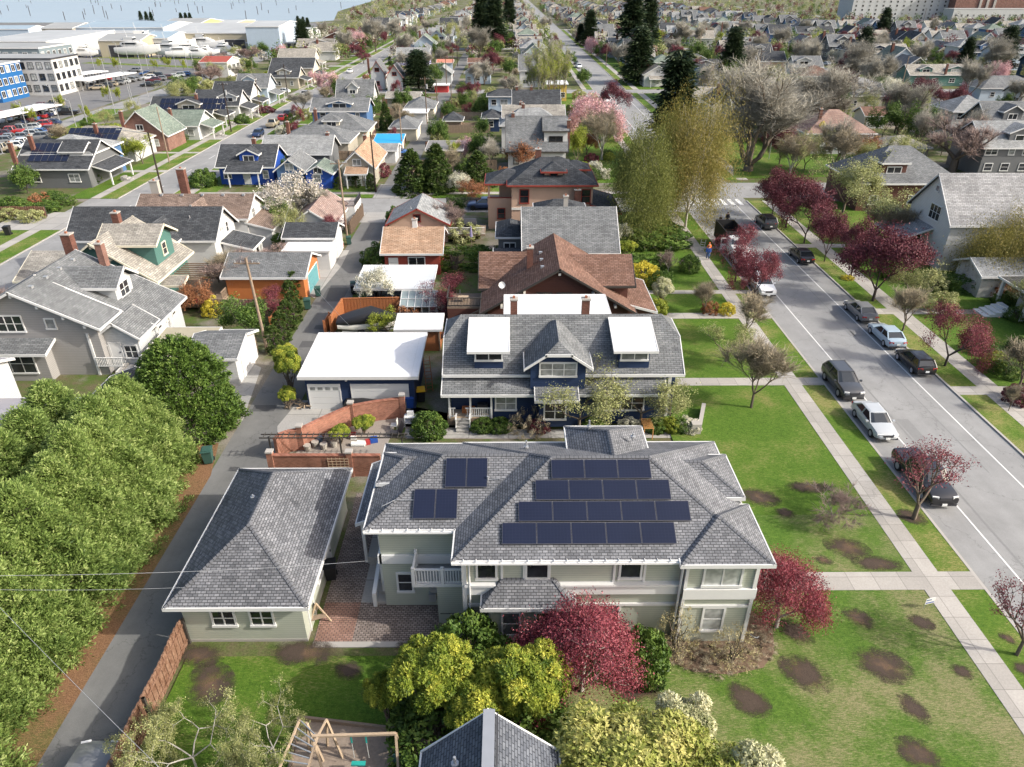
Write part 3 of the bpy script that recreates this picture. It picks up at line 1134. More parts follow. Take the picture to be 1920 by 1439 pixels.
def leafy(key, seed, pal, H=6.0, levels=5, per=14, leaf=0.11, cloud=0.45, spread=.6, up=.25, kids=(2, 4), bark=None, trunk=1.3,
          aspect=.6, hang=0.0, r0=.13, stems=1, tintvar=.3, shrink=.74, gravity=0., usemids=True, lean=0., jit=.9):
    rng = np.random.default_rng(seed)
    LEADER[0] = key[:4] not in ('plum', 'mapl', 'magn', 'appl', 'pink', 'whit')
    S, T, TD, Mm, MD = skeleton(seed, H, trunk, levels, spread, up, r0, kids, shrink, stems, lean, gravity)
    LEADER[0] = True
    A = np.concatenate([T, Mm]) if usemids else T
    n = len(A) * per
    base = np.repeat(A, per, 0)
    off = rng.normal(0, cloud * .55, (n, 3))
    if hang: off[:, 2] -= np.abs(rng.exponential(hang, n))
    C = base + off
    C[:, 2] = np.maximum(C[:, 2], .15)
    cen = np.array([[0, 0, H * .45]])
    N = unit(C - cen + rng.normal(0, .4, (n, 3)))
    U, V = leaf_frames(rng, N, leaf, aspect, droop=1.2 if hang else 0, jit=jit)
    tl = np.repeat(rng.normal(0, 1, len(A)), per)
    hgt = (C[:, 2] / H)
    tint = .5 + tintvar * .5 * tl + rng.normal(0, .13, n)
    cr = quads_mesh(key + "_crown", C, U, V, tint, LEAF[pal])
    tr = tubes_mesh(key + "_trunk", S, bark or M_bark, 4)
    R_ = np.percentile(np.hypot(C[:, 0], C[:, 1]), 93)
    TREES[key] = Proto(tr, cr, H, float(R_))


def bare(key, seed, pal='twig', H=8.0, levels=5, twigs=5, tl=.7, spread=.5, up=.35, kids=(2, 4), bark=None, trunk=1.6, r0=.2, stems=1,
         tr_=.012, gravity=0., leaves=0, lpal='bud', lsize=.07, jitter=.45, shrink=.74):
    rng = np.random.default_rng(seed)
    S, T, TD, Mm, MD = skeleton(seed, H, trunk, levels, spread, up, r0, kids, shrink, stems, 0., gravity)
    A = np.concatenate([T, Mm]); D = np.concatenate([TD, MD])
    n = len(A) * twigs
    p = np.repeat(A, twigs, 0)
    d = unit(np.repeat(D, twigs, 0) + rng.normal(0, jitter, (n, 3)) + np.array([0, 0, .15 - gravity]))
    L = tl * rng.uniform(.4, 1.2, (n, 1))
    q = p + d * L
    d2 = unit(d + rng.normal(0, .35, (n, 3)) + np.array([0, 0, -gravity]))
    q2 = q + d2 * L * .8
    seg = np.concatenate([np.concatenate([p, q, np.full((n, 1), tr_ * 1.4), np.full((n, 1), tr_)], 1),
                          np.concatenate([q, q2, np.full((n, 1), tr_), np.full((n, 1), tr_ * .5)], 1)])
    tw = tubes_mesh(key + "_crown", seg, LEAF[pal], 3, tint=np.clip(.5 + rng.normal(0, .25, len(seg)), 0, 1))
    tr = tubes_mesh(key + "_trunk", S, bark or M_bark, 4)
    R_ = float(np.percentile(np.hypot(q[:, 0], q[:, 1]), 93))
    P_ = Proto(tr, tw, H, R_)
    if leaves:
        m = len(q2)
        C = np.repeat(q2, leaves, 0) + rng.normal(0, .12, (m * leaves, 3))
        U, V = leaf_frames(rng, unit(rng.normal(0, 1, C.shape)), lsize, .6)
        P_.buds = quads_mesh(key + "_buds", C, U, V, .5 + rng.normal(0, .25, len(C)), LEAF[lpal])
    TREES[key] = P_


def conifer(key, seed, pal, H=10., R0=3., n=16000, size=.3, aspect=.34, droop=.5, bark=None, power=.8, irregular=.25, layers=0, base=.03, cap=1.0, tiers=None):
    """cone of drooping sprays arranged in limb clumps"""
    rng = np.random.default_rng(seed)
    nl = tiers or int(n / 70)
    # limbs spiral up the stem
    t = rng.uniform(0, 1, nl) ** .85
    ang = rng.uniform(0, 2 * math.pi, nl)
    zl = H * (base + (1 - base) * t)
    prof = R0 * np.clip(1 - t * .97, 0, 1) ** power * (1 + rng.normal(0, irregular, nl) * .6)
    if cap != 1.0: prof = np.minimum(prof, R0 * cap)
    per = n // nl
    f = rng.beta(3.2, 1.25, (nl, per))
    rad = prof[:, None] * f
    spreadw = .16 * R0 * (0.4 + rng.uniform(.5, 1.1, (nl, 1))) * (.35 + .65 * f)
    x = np.cos(ang)[:, None] * rad + rng.normal(0, 1, (nl, per)) * spreadw
    y = np.sin(ang)[:, None] * rad + rng.normal(0, 1, (nl, per)) * spreadw
    z = zl[:, None] + prof[:, None] * (.22 * f - .38 * droop * f ** 2) + rng.normal(0, 1, (nl, per)) * .06 * R0
    C = np.stack([x, y, z], -1).reshape(-1, 3)
    C[:, 2] = np.clip(C[:, 2], .1, H * 1.02)
    m = len(C)
    N = unit(np.stack([C[:, 0], C[:, 1], np.full(m, .5 * R0)], 1))
    out = unit(np.stack([C[:, 0], C[:, 1], np.zeros(m)], 1) + rng.normal(0, .4, (m, 3)) + np.array([0, 0, -droop * .55]))
    nn = unit(N + rng.normal(0, .5, (m, 3)))
    V = unit(np.cross(out, nn))
    s = size * rng.uniform(.6, 1.4, (m, 1))
    lt = np.repeat(rng.normal(0, 1, nl), per)
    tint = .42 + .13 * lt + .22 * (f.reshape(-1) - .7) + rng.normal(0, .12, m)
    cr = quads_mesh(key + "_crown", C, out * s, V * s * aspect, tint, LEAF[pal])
    seg = [(0, 0, -.1, 0, 0, H * .96, H * .02 + .05, .02)]
    r = random.Random(seed)
    for i in range(24):
        tt = r.uniform(.05, .9); a = r.uniform(0, 6.28); rr = R0 * (1 - tt) ** power * .8
        seg.append((0, 0, H * tt, math.cos(a) * rr, math.sin(a) * rr, H * tt + .05 * rr, .05, .015))
    tr = tubes_mesh(key + "_trunk", seg, bark or M_barkdk, 5)
    TREES[key] = Proto(tr, cr, H, R0)


def mound(key, seed, pal, H=3., R0=2., n=9000, leaf=.12, aspect=.5, nl=60, box=False, flat=1.0, jit=.7, depth=.22, tintvar=.16, stems=True, whorl=0):
    """dense shrub or broad evergreen: leaves on the shells of many small clumps; proportions H x R0"""
    rng = np.random.default_rng(seed)
    ii = np.arange(nl) + .5
    dz = 1 - 1.8 * ii / nl
    ph = ii * 2.399963
    q_ = np.sqrt(1 - dz ** 2)
    d = unit(np.stack([np.cos(ph) * q_, np.sin(ph) * q_, dz], 1) + rng.normal(0, .06, (nl, 3)))
    rr = rng.uniform(.72, .95, (nl, 1)) * (1 + .09 * np.sin(d[:, :1] * 4 + seed) + .09 * np.sin(d[:, 1:2] * 5 + d[:, 2:] * 3))
    if box:
        c = rng.uniform(-1, 1, (nl, 3))
        k = rng.integers(0, 3, nl)
        c[np.arange(nl), k] = np.sign(c[np.arange(nl), k]) * .93
        c[:, 2] = np.abs(c[:, 2]) if False else (c[:, 2] * .5 + .5)
        Cc = c * np.array([[R0, R0 * flat, H]])
        lr = R0 * rng.uniform(.10, .18, nl)
    else:
        Cc = d * rr * np.array([[R0, R0, H * .58]]) + np.array([[0, 0, H * .42]])
        lr = R0 * rng.uniform(.18, .34, nl) * (1.0 if nl < 100 else .72)
    per = n // nl
    dd = unit(rng.normal(0, 1, (nl * per, 3)) + np.repeat(d, per, 0) * .8)
    f = 1 - depth * rng.exponential(1, (nl * per, 1))
    C = np.repeat(Cc, per, 0) + dd * np.clip(f, 0, 1.15) * np.repeat(lr, per)[:, None]
    C[:, 2] = np.maximum(C[:, 2], .05)
    lt = np.repeat(rng.normal(0, 1, nl), per)
    tint = .5 + tintvar * lt + rng.normal(0, .14, len(C)) + .1 * dd[:, 2]
    if whorl:
        kk = len(C) // whorl
        C = np.repeat(C[:kk], whorl, 0)
        dd = np.repeat(dd[:kk], whorl, 0)
        tint = np.repeat(tint[:kk], whorl)
        r = unit(rng.normal(0, 1, C.shape))
        U = unit(np.cross(dd, r) + dd * .5)
        V = unit(np.cross(U, dd))
        s = leaf * rng.uniform(.7, 1.3, (len(C), 1))
        C = C + U * s
        cr = quads_mesh(key + "_crown", C, U * s, V * s * aspect, tint, LEAF[pal])
    else:
        U, V = leaf_frames(rng, dd, leaf, aspect, jit=jit)
        cr = quads_mesh(key + "_crown", C, U, V, tint, LEAF[pal])
    S, T, TD, Mm, MD = skeleton(seed, H * .8, H * .15, 3, .75, .1, R0 * .05, (2, 3), stems=4)
    S[:, [0, 1, 3, 4]] *= .55
    if box:
        S[:, [1, 4]] *= flat
    tr = tubes_mesh(key + "_trunk", S, M_bark, 4)
    TREES[key] = Proto(tr, cr, H, R0)


def tufted(key, seed, pal, H=9., R0=3., nt=520, per=62, size=.085, aspect=.42, tr=.34, prof='cone', top=.12, droop=.25, bark=None, tintvar=.13, up=.35, bot=.0):
    """solid crown whose surface is broken into feathery tufts; prof: cone, dome or column"""
    rng = np.random.default_rng(seed)
    t = rng.uniform(0, 1, nt) ** (1.25 if prof == 'cone' else 1.0)
    if prof == 'cone': rr = R0 * (1 - t) ** .62
    elif prof == 'dome': rr = R0 * np.sqrt(np.clip(1 - (t * .98) ** 2.2, 0, 1))
    else: rr = R0 * (1 - t ** 4) ** .5 * (.8 + .2 * np.sin(t * 3.1))
    ang = rng.uniform(0, 2 * math.pi, nt)
    lob = 1 + top * (np.sin(ang * 3 + seed) + np.sin(ang * 5 + t * 9 + seed) * .7) + rng.normal(0, .07, nt)
    rr = rr * lob * rng.uniform(.86, 1.04, nt)
    C0 = np.stack([np.cos(ang) * rr, np.sin(ang) * rr, H * (bot + (1 - bot) * t) + rng.normal(0, .1, nt)], 1)
    slope = np.array([.55 if prof == 'cone' else .2] * nt)
    out0 = unit(np.stack([np.cos(ang), np.sin(ang), slope + t * .8], 1))
    n = nt * per
    o = np.repeat(out0, per, 0)
    f = rng.beta(1.6, 1.2, (n, 1))
    side = rng.normal(0, 1, (n, 3))
    side -= o * (side * o).sum(1, keepdims=True)
    rad = np.repeat(tr * rng.uniform(.6, 1.5, nt), per)[:, None]
    C = np.repeat(C0, per, 0) + o * (f - .55) * rad * 1.9 + side * rad * .52 * (1.1 - f * .75)
    C[:, 2] -= droop * rad[:, 0] * f[:, 0]
    C[:, 2] = np.maximum(C[:, 2], .05)
    U = unit(o * .9 + side * .5 + rng.normal(0, .35, (n, 3)) + np.array([0, 0, up - droop]))
    V = unit(np.cross(U, unit(o + rng.normal(0, .6, (n, 3)))))
    s_ = size * rng.uniform(.6, 1.5, (n, 1))
    lt = np.repeat(rng.normal(0, 1, nt), per)
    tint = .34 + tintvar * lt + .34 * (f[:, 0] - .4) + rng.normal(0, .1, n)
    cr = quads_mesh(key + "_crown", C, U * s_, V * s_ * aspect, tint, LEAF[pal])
    seg = [(0, 0, -.1, 0, 0, H * .93, H * .02 + .06, .03)]
    r = random.Random(seed)
    for i in range(26):
        tt = r.uniform(.08, .85); a = r.uniform(0, 6.28); q = R0 * .7 * ((1 - tt) ** .6)
        seg.append((0, 0, H * tt, math.cos(a) * q, math.sin(a) * q, H * tt + .1 * q, .06, .02))
    TREES[key] = Proto(tubes_mesh(key + "_trunk", seg, bark or M_barkdk, 5), cr, H, R0)


def weeping(key, seed, pal, H=17., R0=7., nst=1500, per=34, size=.13, aspect=.3, L=(1.5, 5.0), bark=None, limb=.3):
    """pale limbs and curtains of thin hanging shoots reaching almost to the ground"""
    rng = np.random.default_rng(seed)
    S, T, TD, Mm, MD = skeleton(seed, H * .9, 2.4, 5, .40, .45, limb, (2, 4), .76)
    A = np.concatenate([T, Mm, Mm * np.array([[1.2, 1.2, .8]])])
    k = rng.integers(0, len(A), nst)
    P = A[k] + rng.normal(0, .6, (nst, 3)) + np.array([0, 0, .35])
    r = np.hypot(P[:, 0], P[:, 1])
    mx = np.percentile(r, 95)
    P[:, :2] *= R0 / mx
    P[:, 2] = np.clip(P[:, 2] * rng.uniform(.45, 1.03, nst) ** .3, .12 * H, None)
    P[:, 2] *= 1 + .1 * np.sin(P[:, 0] * 1.3 + seed) * np.cos(P[:, 1] * 1.1)
    S[:, [0, 1, 3, 4]] *= R0 / mx * .8
    S[:, [2, 5]] *= .86
    ln = rng.uniform(L[0], L[1], nst)
    ln = np.minimum(ln * (1 + (r / mx) * .7), P[:, 2] - .6)
    f = rng.uniform(0, 1, (nst, per))
    out = unit(np.column_stack([P[:, :2], np.zeros(nst)]))
    C = P[:, None, :] + out[:, None, :] * (np.sqrt(f) * .9)[:, :, None] + np.array([0, 0, -1]) * (f ** 1.25 * ln[:, None])[:, :, None] + rng.normal(0, .34, (nst, per, 3))
    C = C.reshape(-1, 3)
    n = len(C)
    U = unit(np.array([[0, 0, -1.]]) + np.repeat(out, per, 0) * .35 + rng.normal(0, .4, (n, 3)))
    V = unit(np.cross(U, rng.normal(0, 1, (n, 3))))
    s_ = size * rng.uniform(.6, 1.4, (n, 1))
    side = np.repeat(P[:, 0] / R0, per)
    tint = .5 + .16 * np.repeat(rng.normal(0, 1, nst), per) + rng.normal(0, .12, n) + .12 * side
    cr = quads_mesh(key + "_crown", C, U * s_, V * s_ * aspect, tint, LEAF[pal])
    TREES[key] = Proto(tubes_mesh(key + "_trunk", S, bark or M_barklt, 4), cr, H, R0)


# prototypes ---------------------------------------------------------
tufted('cypress', 1, 'cypress', 8, 3.3, 900, 62, .09, .36, .50, 'cone', .12)
tufted('cypress2', 2, 'cypress', 8, 3.3, 820, 68, .09, .36, .56, 'cone', .17)
tufted('cypressdome', 8, 'cypressdk', 7.6, 3.8, 1400, 40, .11, .45, .42, 'dome', .05)
conifer('fir', 3, 'conifer', 16, 4.2, 14000, .42, .33, .75, power=.75, tiers=260)
conifer('fir2', 4, 'conifer', 16, 4.0, 14000, .45, .36, .6, power=.55, irregular=.3, tiers=240)
tufted('cedar', 5, 'conifer_lt', 8, 2.6, 330, 40, .17, .42, .5, 'cone', .08)
tufted('arbor', 6, 'conifer_lt', 3, .7, 150, 36, .065, .42, .13, 'column', .03)
mound('rhodo', 11, 'rhodo', 4.6, 2.4, 72000, .07, .38, nl=260, whorl=5, depth=.3)
mound('rhodo2', 12, 'rhodo', 4.6, 2.4, 70000, .07, .38, nl=230, whorl=5, depth=.3)
mound('photinia', 13, 'photinia', 4.4, 3.2, 90000, .065, .38, nl=320, whorl=5, depth=.25)
mound('bloomwhite', 14, 'bloomwhite', 3.6, 2.0, 22000, .075, .4, nl=70, whorl=5)
mound('shrub', 15, 'green', 1.6, 1.2, 6000, .07, .55, nl=44)
mound('limeshrub', 16, 'lime', 1.6, 1.2, 6000, .07, .55, nl=44)
mound('ball', 17, 'green', 1.8, 1.1, 7000, .05, .6, nl=110, depth=.08)
mound('yellowshrub', 18, 'yellow', 1.4, 1.1, 3500, .07, .5, nl=30)
mound('rustshrub', 19, 'rust', 1.4, 1.1, 3500, .07, .5, nl=30, depth=.4)
mound('whiteshrub', 20, 'white', 1.6, 1.2, 4500, .07, .6, nl=34, depth=.3)
mound('pinkshrub', 21, 'pink', 1.6, 1.2, 4500, .07, .6, nl=34, depth=.3)
mound('purpleshrub', 22, 'plumdk', 1.6, 1.2, 4500, .07, .6, nl=34, depth=.3)
mound('twigshrub', 23, 'twigtan', 1.0, 1.2, 1500, .13, .10, nl=24, depth=.9)
mound('straw', 26, 'straw', 3.0, 1.4, 3600, .05, .4, nl=60, depth=.9)
mound('hedge', 24, 'green', 1.0, 1.0, 9000, .045, .6, nl=260, box=True, depth=.3)
mound('oliveshrub', 25, 'bud', 1.6, 1.2, 4500, .07, .5, nl=34, depth=.4)
leafy('plum', 31, 'plum', 6, 5, 15, .07, .5, .75, .12, (2, 4), bark=M_barkdk, tintvar=.35, trunk=1.1)
leafy('plum2', 32, 'plum', 6, 5, 15, .07, .48, .62, .2, (2, 4), bark=M_barkdk, tintvar=.35, trunk=1.1)
leafy('plumdk', 33, 'plumdk', 7, 5, 15, .09, .55, .68, .18, (2, 4), bark=M_barkdk, tintvar=.3, trunk=1.2)
leafy('plumdk2', 37, 'plumdk', 7, 5, 15, .09, .55, .6, .2, (2, 4), bark=M_barkdk, tintvar=.3, trunk=1.2)
leafy('maple', 34, 'maple', 5, 5, 24, .05, .5, .8, .08, (3, 4), bark=M_barklt, tintvar=.4, trunk=.8, shrink=.75)
leafy('plumsparse', 35, 'plum', 5.5, 5, 5, .055, .28, .5, .3, (2, 3), bark=M_bark, tintvar=.3)
leafy('green', 41, 'green', 8, 5, 9, .16, .7, .7, .2, (2, 4), tintvar=.35, trunk=1.2)
leafy('green2', 45, 'green', 8, 5, 8, .17, .7, .6, .2, (2, 4), tintvar=.35, trunk=1.2)
leafy('lime', 42, 'lime', 7, 5, 7, .13, .5, .65, .2, (2, 4), tintvar=.3, trunk=1.1)
leafy('bud', 43, 'bud', 8, 5, 8, .085, .5, .65, .2, (2, 4), bark=M_bark, tintvar=.3)
leafy('budsparse', 44, 'bud', 5, 5, 6, .05, .28, .7, .2, (2, 4), bark=M_bark, tintvar=.35, r0=.08)
leafy('apple', 46, 'bud', 4.2, 5, 34, .045, .24, .95, .0, (2, 3), bark=M_barklt, tintvar=.4, trunk=.9, r0=.07)
leafy('pink', 51, 'pink', 6, 5, 9, .12, .5, .75, .1, (2, 4), bark=M_barkdk, trunk=1.0)
leafy('white', 52, 'white', 5, 5, 8, .10, .4, .7, .15, (2, 4), bark=M_barkdk, trunk=.9)
leafy('magnolia', 53, 'magnolia', 6.5, 5, 10, .11, .5, .75, .1, (2, 4), bark=M_bark, trunk=1.0)
weeping('willow', 61, 'willowg', 16, 7.5, 3600, 38, .10, L=(1.2, 6), limb=.17)
weeping('willowbig', 63, 'willow', 20, 5.5, 3600, 38, .10, L=(1.2, 6), limb=.17)
weeping('willowsm', 62, 'willow', 10, 4.2, 2600, 34, .085, L=(1, 6.5), limb=.12)
leafy('rusttree', 63, 'rust', 5, 5, 6, .08, .4, .65, .15, (2, 4), trunk=.8)
bare('bare', 71, 'twig', 10, 5, 5, .9, .38, .55, (2, 4), tr_=.013)
bare('bare2', 72, 'twig', 10, 5, 5, .9, .46, .4, (2, 4), tr_=.013)
bare('barebig', 73, 'twig', 14, 6, 4, .9, .40, .7, (2, 4), r0=.34, trunk=1.3, tr_=.011, shrink=.8)
bare('bareround', 74, 'twigpink', 6, 5, 5, .55, .62, .3, (2, 4), r0=.3, tr_=.011)
bare('baresmall', 75, 'twigtan', 5, 5, 4, .5, .42, .5, (2, 3), r0=.07, tr_=.008, bark=M_bark)
bare('birch', 76, 'twigtan', 9, 5, 4, .7, .45, .35, (2, 4), bark=M_barklt, tr_=.011, gravity=.25)
bare('baretiny', 77, 'twigpink', 2.6, 4, 5, .3, .75, .1, (2, 4), r0=.05, tr_=.007, bark=M_barklt, trunk=.5)
bare('poplar', 78, 'twig', 15, 5, 5, 1.0, .28, .7, (2, 4), tr_=.013, leaves=3, lpal='lime', lsize=.10)
print("leaf protos", {k: len(v.crown.polygons) for k, v in TREES.items()})

KINDNAME = {'plum': 'plum_tree', 'plum2': 'plum_tree', 'plumdk': 'plum_tree', 'plumdk2': 'plum_tree', 'plumsparse': 'plum_tree', 'maple': 'maple_tree', 'bare': 'bare_tree', 'bare2': 'bare_tree', 'barebig': 'bare_tree', 'bareround': 'bare_tree', 'baresmall': 'bare_tree', 'baretiny': 'bare_tree', 'birch': 'birch_tree', 'willow': 'weeping_birch', 'willowbig': 'weeping_birch', 'willowsm': 'weeping_birch', 'apple': 'apple_tree', 'pink': 'cherry_tree', 'magnolia': 'magnolia_tree', 'white': 'blossom_tree', 'bud': 'budding_tree', 'budsparse': 'budding_tree', 'poplar': 'budding_tree', 'lime': 'lime_green_tree',
            'cypressdome': 'cypress_tree', 'cypress': 'cypress_tree', 'cypress2': 'cypress_tree', 'fir': 'conifer_tree', 'fir2': 'conifer_tree', 'cedar': 'cedar_tree', 'arbor': 'columnar_shrub',
            'hedge': 'hedge'}


def plant(key, x, y, H, R=None, label='', cat='tree', name=None, group=None, rz=None, z=0.0, flat=1.0):
    p = TREES[key]
    s = H / p.H
    sx = s if R is None else R / p.R
    nm = name or ('shrub' if cat == 'shrub' and key not in ('arbor', 'hedge') else KINDNAME.get(key, 'tree'))
    rz = rnd.uniform(0, 6.28) if rz is None else rz
    e = empty(nm, (x, y, z), label, cat, group, rz)
    e.scale = (sx, sx * flat, s)
    link('trunk' if cat == 'tree' else 'stem', p.trunk, e)
    link('crown' if cat == 'tree' else 'foliage', p.crown, e)
    if hasattr(p, 'buds'):
        link('buds', p.buds, e)
    return e
# ------------------------------------------------------------------ vehicles (length along +y = front)
def ring(hw, z0, z1, y, belt=.5, tuck=.82, top=.9):
    """closed body section at y: half width hw, sill z0, top z1"""
    h = z1 - z0
    return [(-hw * tuck, y, z0), (-hw * .97, y, z0 + h * .16), (-hw, y, z0 + h * .45), (-hw * .985, y, z0 + h * .75), (-hw * top, y, z0 + h * .96), (-hw * .55, y, z1 + .012),
            (0, y, z1 + .02),
            (hw * .55, y, z1 + .012), (hw * top, y, z0 + h * .96), (hw * .985, y, z0 + h * .75), (hw, y, z0 + h * .45), (hw * .97, y, z0 + h * .16), (hw * tuck, y, z0)]


def loft(mb, rings, mat, cap=True):
    for a, b in zip(rings[:-1], rings[1:]):
        n = len(a)
        for i in range(n):
            j = (i + 1) % n
            mb.face([a[i], a[j], b[j], b[i]], mat)
    if cap:
        mb.face(rings[0][::-1], mat)
        mb.face(rings[-1], mat)


def merge_smooth(me, ang=40):
    import bmesh
    bm = bmesh.new(); bm.from_mesh(me)
    bmesh.ops.remove_doubles(bm, verts=bm.verts, dist=1e-4)
    bmesh.ops.recalc_face_normals(bm, faces=bm.faces)
    bm.to_mesh(me); bm.free()
    me.polygons.foreach_set("use_smooth", [True] * len(me.polygons))
    try:
        me.set_sharp_from_angle(angle=RAD(ang))
    except Exception:
        pass
    return me


CARSPEC = {
    # L, halfwidth, body stations (y, zsill, ztop, hwf), cabin (y base rear, y roof rear, y roof front, y base front, zbelt, zroof)
    'sedan': dict(L=4.7, hw=.90, st=[(-2.35, .40, .72, .72), (-2.28, .30, .92, .90), (-1.9, .24, 1.02, .98), (-1.2, .22, 1.0, 1.0), (0, .22, .96, 1.0), (.9, .22, .95, 1.0),
                                      (1.5, .24, .88, .985), (2.0, .27, .80, .94), (2.28, .30, .66, .82), (2.35, .38, .55, .70)], cab=(-1.95, -1.15, .25, 1.12, .93, 1.44)),
    'hatch': dict(L=4.3, hw=.88, st=[(-2.15, .40, .85, .80), (-2.08, .30, 1.0, .93), (-1.6, .24, 1.04, .99), (0, .22, .98, 1.0), (.8, .22, .97, 1.0),
                                      (1.4, .24, .92, .98), (1.9, .28, .80, .92), (2.08, .32, .66, .82), (2.15, .4, .56, .7)], cab=(-2.0, -1.55, .25, 1.1, .96, 1.50)),
    'suv': dict(L=4.8, hw=.96, st=[(-2.4, .45, 1.0, .86), (-2.34, .36, 1.12, .96), (-1.8, .30, 1.16, 1.0), (0, .28, 1.12, 1.0), (.9, .28, 1.12, 1.0),
                                    (1.5, .30, 1.08, .99), (2.1, .33, .98, .95), (2.34, .38, .80, .86), (2.4, .45, .62, .76)], cab=(-2.3, -1.8, .15, 1.15, 1.1, 1.70)),
    'pickup': dict(L=5.5, hw=.98, st=[(-2.75, .5, 1.05, .94), (-2.7, .42, 1.12, .98), (-1, .38, 1.12, 1.0), (0, .36, 1.12, 1.0), (1.2, .36, 1.14, 1.0),
                                       (1.7, .38, 1.12, .99), (2.4, .40, 1.06, .96), (2.7, .45, .92, .9), (2.75, .5, .7, .84)], cab=(-1.0, -.75, .75, 1.4, 1.1, 1.82)),
    'van': dict(L=5.2, hw=.99, st=[(-2.6, .42, 1.1, .93), (-2.55, .34, 1.2, .98), (-1, .3, 1.2, 1.0), (.5, .3, 1.2, 1.0), (1.6, .32, 1.15, .99), (2.2, .34, 1.02, .95), (2.55, .4, .85, .85), (2.6, .5, .65, .78)],
                cab=(-2.55, -2.4, .8, 1.6, 1.18, 1.95)),
}
CARMESH = {}
M_red = plain("lamp_red", (0.45, 0.02, 0.02), 0.3, .5)
M_lamp = plain("lamp_clear", (0.7, 0.7, 0.68), 0.15, .6, var=.03)
M_rim = plain("wheel_rim", (0.5, 0.5, 0.52), .3, .5, .6)
M_plate = plain("number_plate", (0.75, 0.76, 0.74), .5)
BASEP = paint("paint_default", (.5, .5, .5))


def car_meshes(kind):
    if kind in CARMESH: return CARMESH[kind]
    c = CARSPEC[kind]
    hw = c['hw']
    mb = MB()
    loft(mb, [ring(hw * k, z0, z1, y) for (y, z0, z1, k) in c['st']], BASEP)
    body = merge_smooth(mb.mesh("body"), 35)
    yb, yr, yf, yw, zb, zr = c['cab']
    # glasshouse
    g = MB()
    w0, w1 = hw * .93, hw * .70
    base = [(-w0, yb), (w0, yb), (w0 * .98, yw - .12), (w0 * .6, yw), (-w0 * .6, yw), (-w0 * .98, yw - .12)]
    roof = [(-w1, yr), (w1, yr), (w1 * .98, yf - .06), (w1 * .6, yf), (-w1 * .6, yf), (-w1 * .98, yf - .06)]
    zb2 = zb - .06
    for i in range(6):
        j = (i + 1) % 6
        g.face([(*base[i], zb2), (*base[j], zb2), (*roof[j], zr - .05), (*roof[i], zr - .05)], M_cglass)
    g.face([(*p, zr - .05) for p in roof], M_cglass)
    glass = g.mesh("windows")
    r = MB()
    k = 1.03
    rr = [(x * k, yr - .06 + (y - yr) * (yf - yr + .1) / (yf - yr)) for x, y in roof]
    rin = [(x * .8, (y - (yr + yf) / 2) * .9 + (yr + yf) / 2) for x, y in roof]
    for i in range(6):
        j = (i + 1) % 6
        r.face([(*rr[i], zr - .065), (*rr[j], zr - .065), (*rr[j], zr - .015), (*rr[i], zr - .015)], BASEP)
        r.face([(*rr[i], zr - .015), (*rr[j], zr - .015), (*rin[j], zr + .02), (*rin[i], zr + .02)], BASEP)
    r.face([(*p, zr + .02) for p in rin], BASEP)
    for sx in (-1, 1):   # pillars
        r.beam((sx * w0 * .985, yb + .02, zb2), (sx * w1 * 1.01, yr, zr - .04), .1, .12, BASEP)
        r.beam((sx * w0 * .975, yw - .13, zb2), (sx * w1 * 1.0, yf - .07, zr - .04), .07, .08, BASEP)
        ym = (yr + yf) / 2
        r.beam((sx * w0 * 1.0, ym - .05, zb2), (sx * w1 * 1.02, ym, zr - .04), .05, .09, BASEP)
        r.box(min(sx * (hw + .02), sx * (hw + .2)), max(sx * (hw + .02), sx * (hw + .2)), yw - .42, yw - .28, zb - .02, zb + .12, BASEP)
    roofm = r.mesh("roof")
    # wheels
    wh = MB()
    R_ = .33 if kind in ('sedan', 'hatch') else .39
    wh.bar((-.11, 0, 0), (.11, 0, 0), R_, M_black, 16)
    tyre = wh.mesh("tyre")
    rm = MB()
    rm.bar((-.115, 0, 0), (.115, 0, 0), R_ * .62, M_rim, 12)
    rim = rm.mesh("rim")
    hl = MB(); hl.box(-.2, .2, -.05, .05, -.07, .07, M_lamp)
    tl = MB(); tl.box(-.2, .2, -.05, .05, -.08, .08, M_red)
    gr = MB(); gr.box(-.38, .38, -.03, .03, -.1, .1, M_dkmetal)
    pl = MB(); pl.box(-.16, .16, -.02, .02, -.08, .08, M_plate)
    bp = MB(); bp.box(-hw * .86, hw * .86, -.06, .06, -.07, .07, M_dkmetal)
    CARMESH[kind] = dict(body=body, windows=glass, roof=roofm, tyre=tyre, rim=rim, hl=hl.mesh("headlight"), tl=tl.mesh("tail"), grille=gr.mesh("grille"), plate=pl.mesh("plate"), bumper=bp.mesh("bumper"), R=R_)
    return CARMESH[kind]


def slotmat(o, m):
    o.material_slots[0].link = 'OBJECT'
    o.material_slots[0].material = m
    return o


PAINTS = {'black': (0.012, 0.012, 0.014), 'dark grey': (0.05, 0.052, 0.056), 'silver': (0.42, 0.44, 0.45), 'white': (0.72, 0.73, 0.73), 'red': (0.35, 0.02, 0.02), 'maroon': (0.10, 0.02, 0.025),
          'navy': (0.02, 0.035, 0.09), 'blue': (0.04, 0.12, 0.33), 'pale blue': (0.36, 0.45, 0.52), 'teal': (0.05, 0.32, 0.30), 'grey': (0.18, 0.185, 0.19), 'tan': (0.33, 0.28, 0.2)}


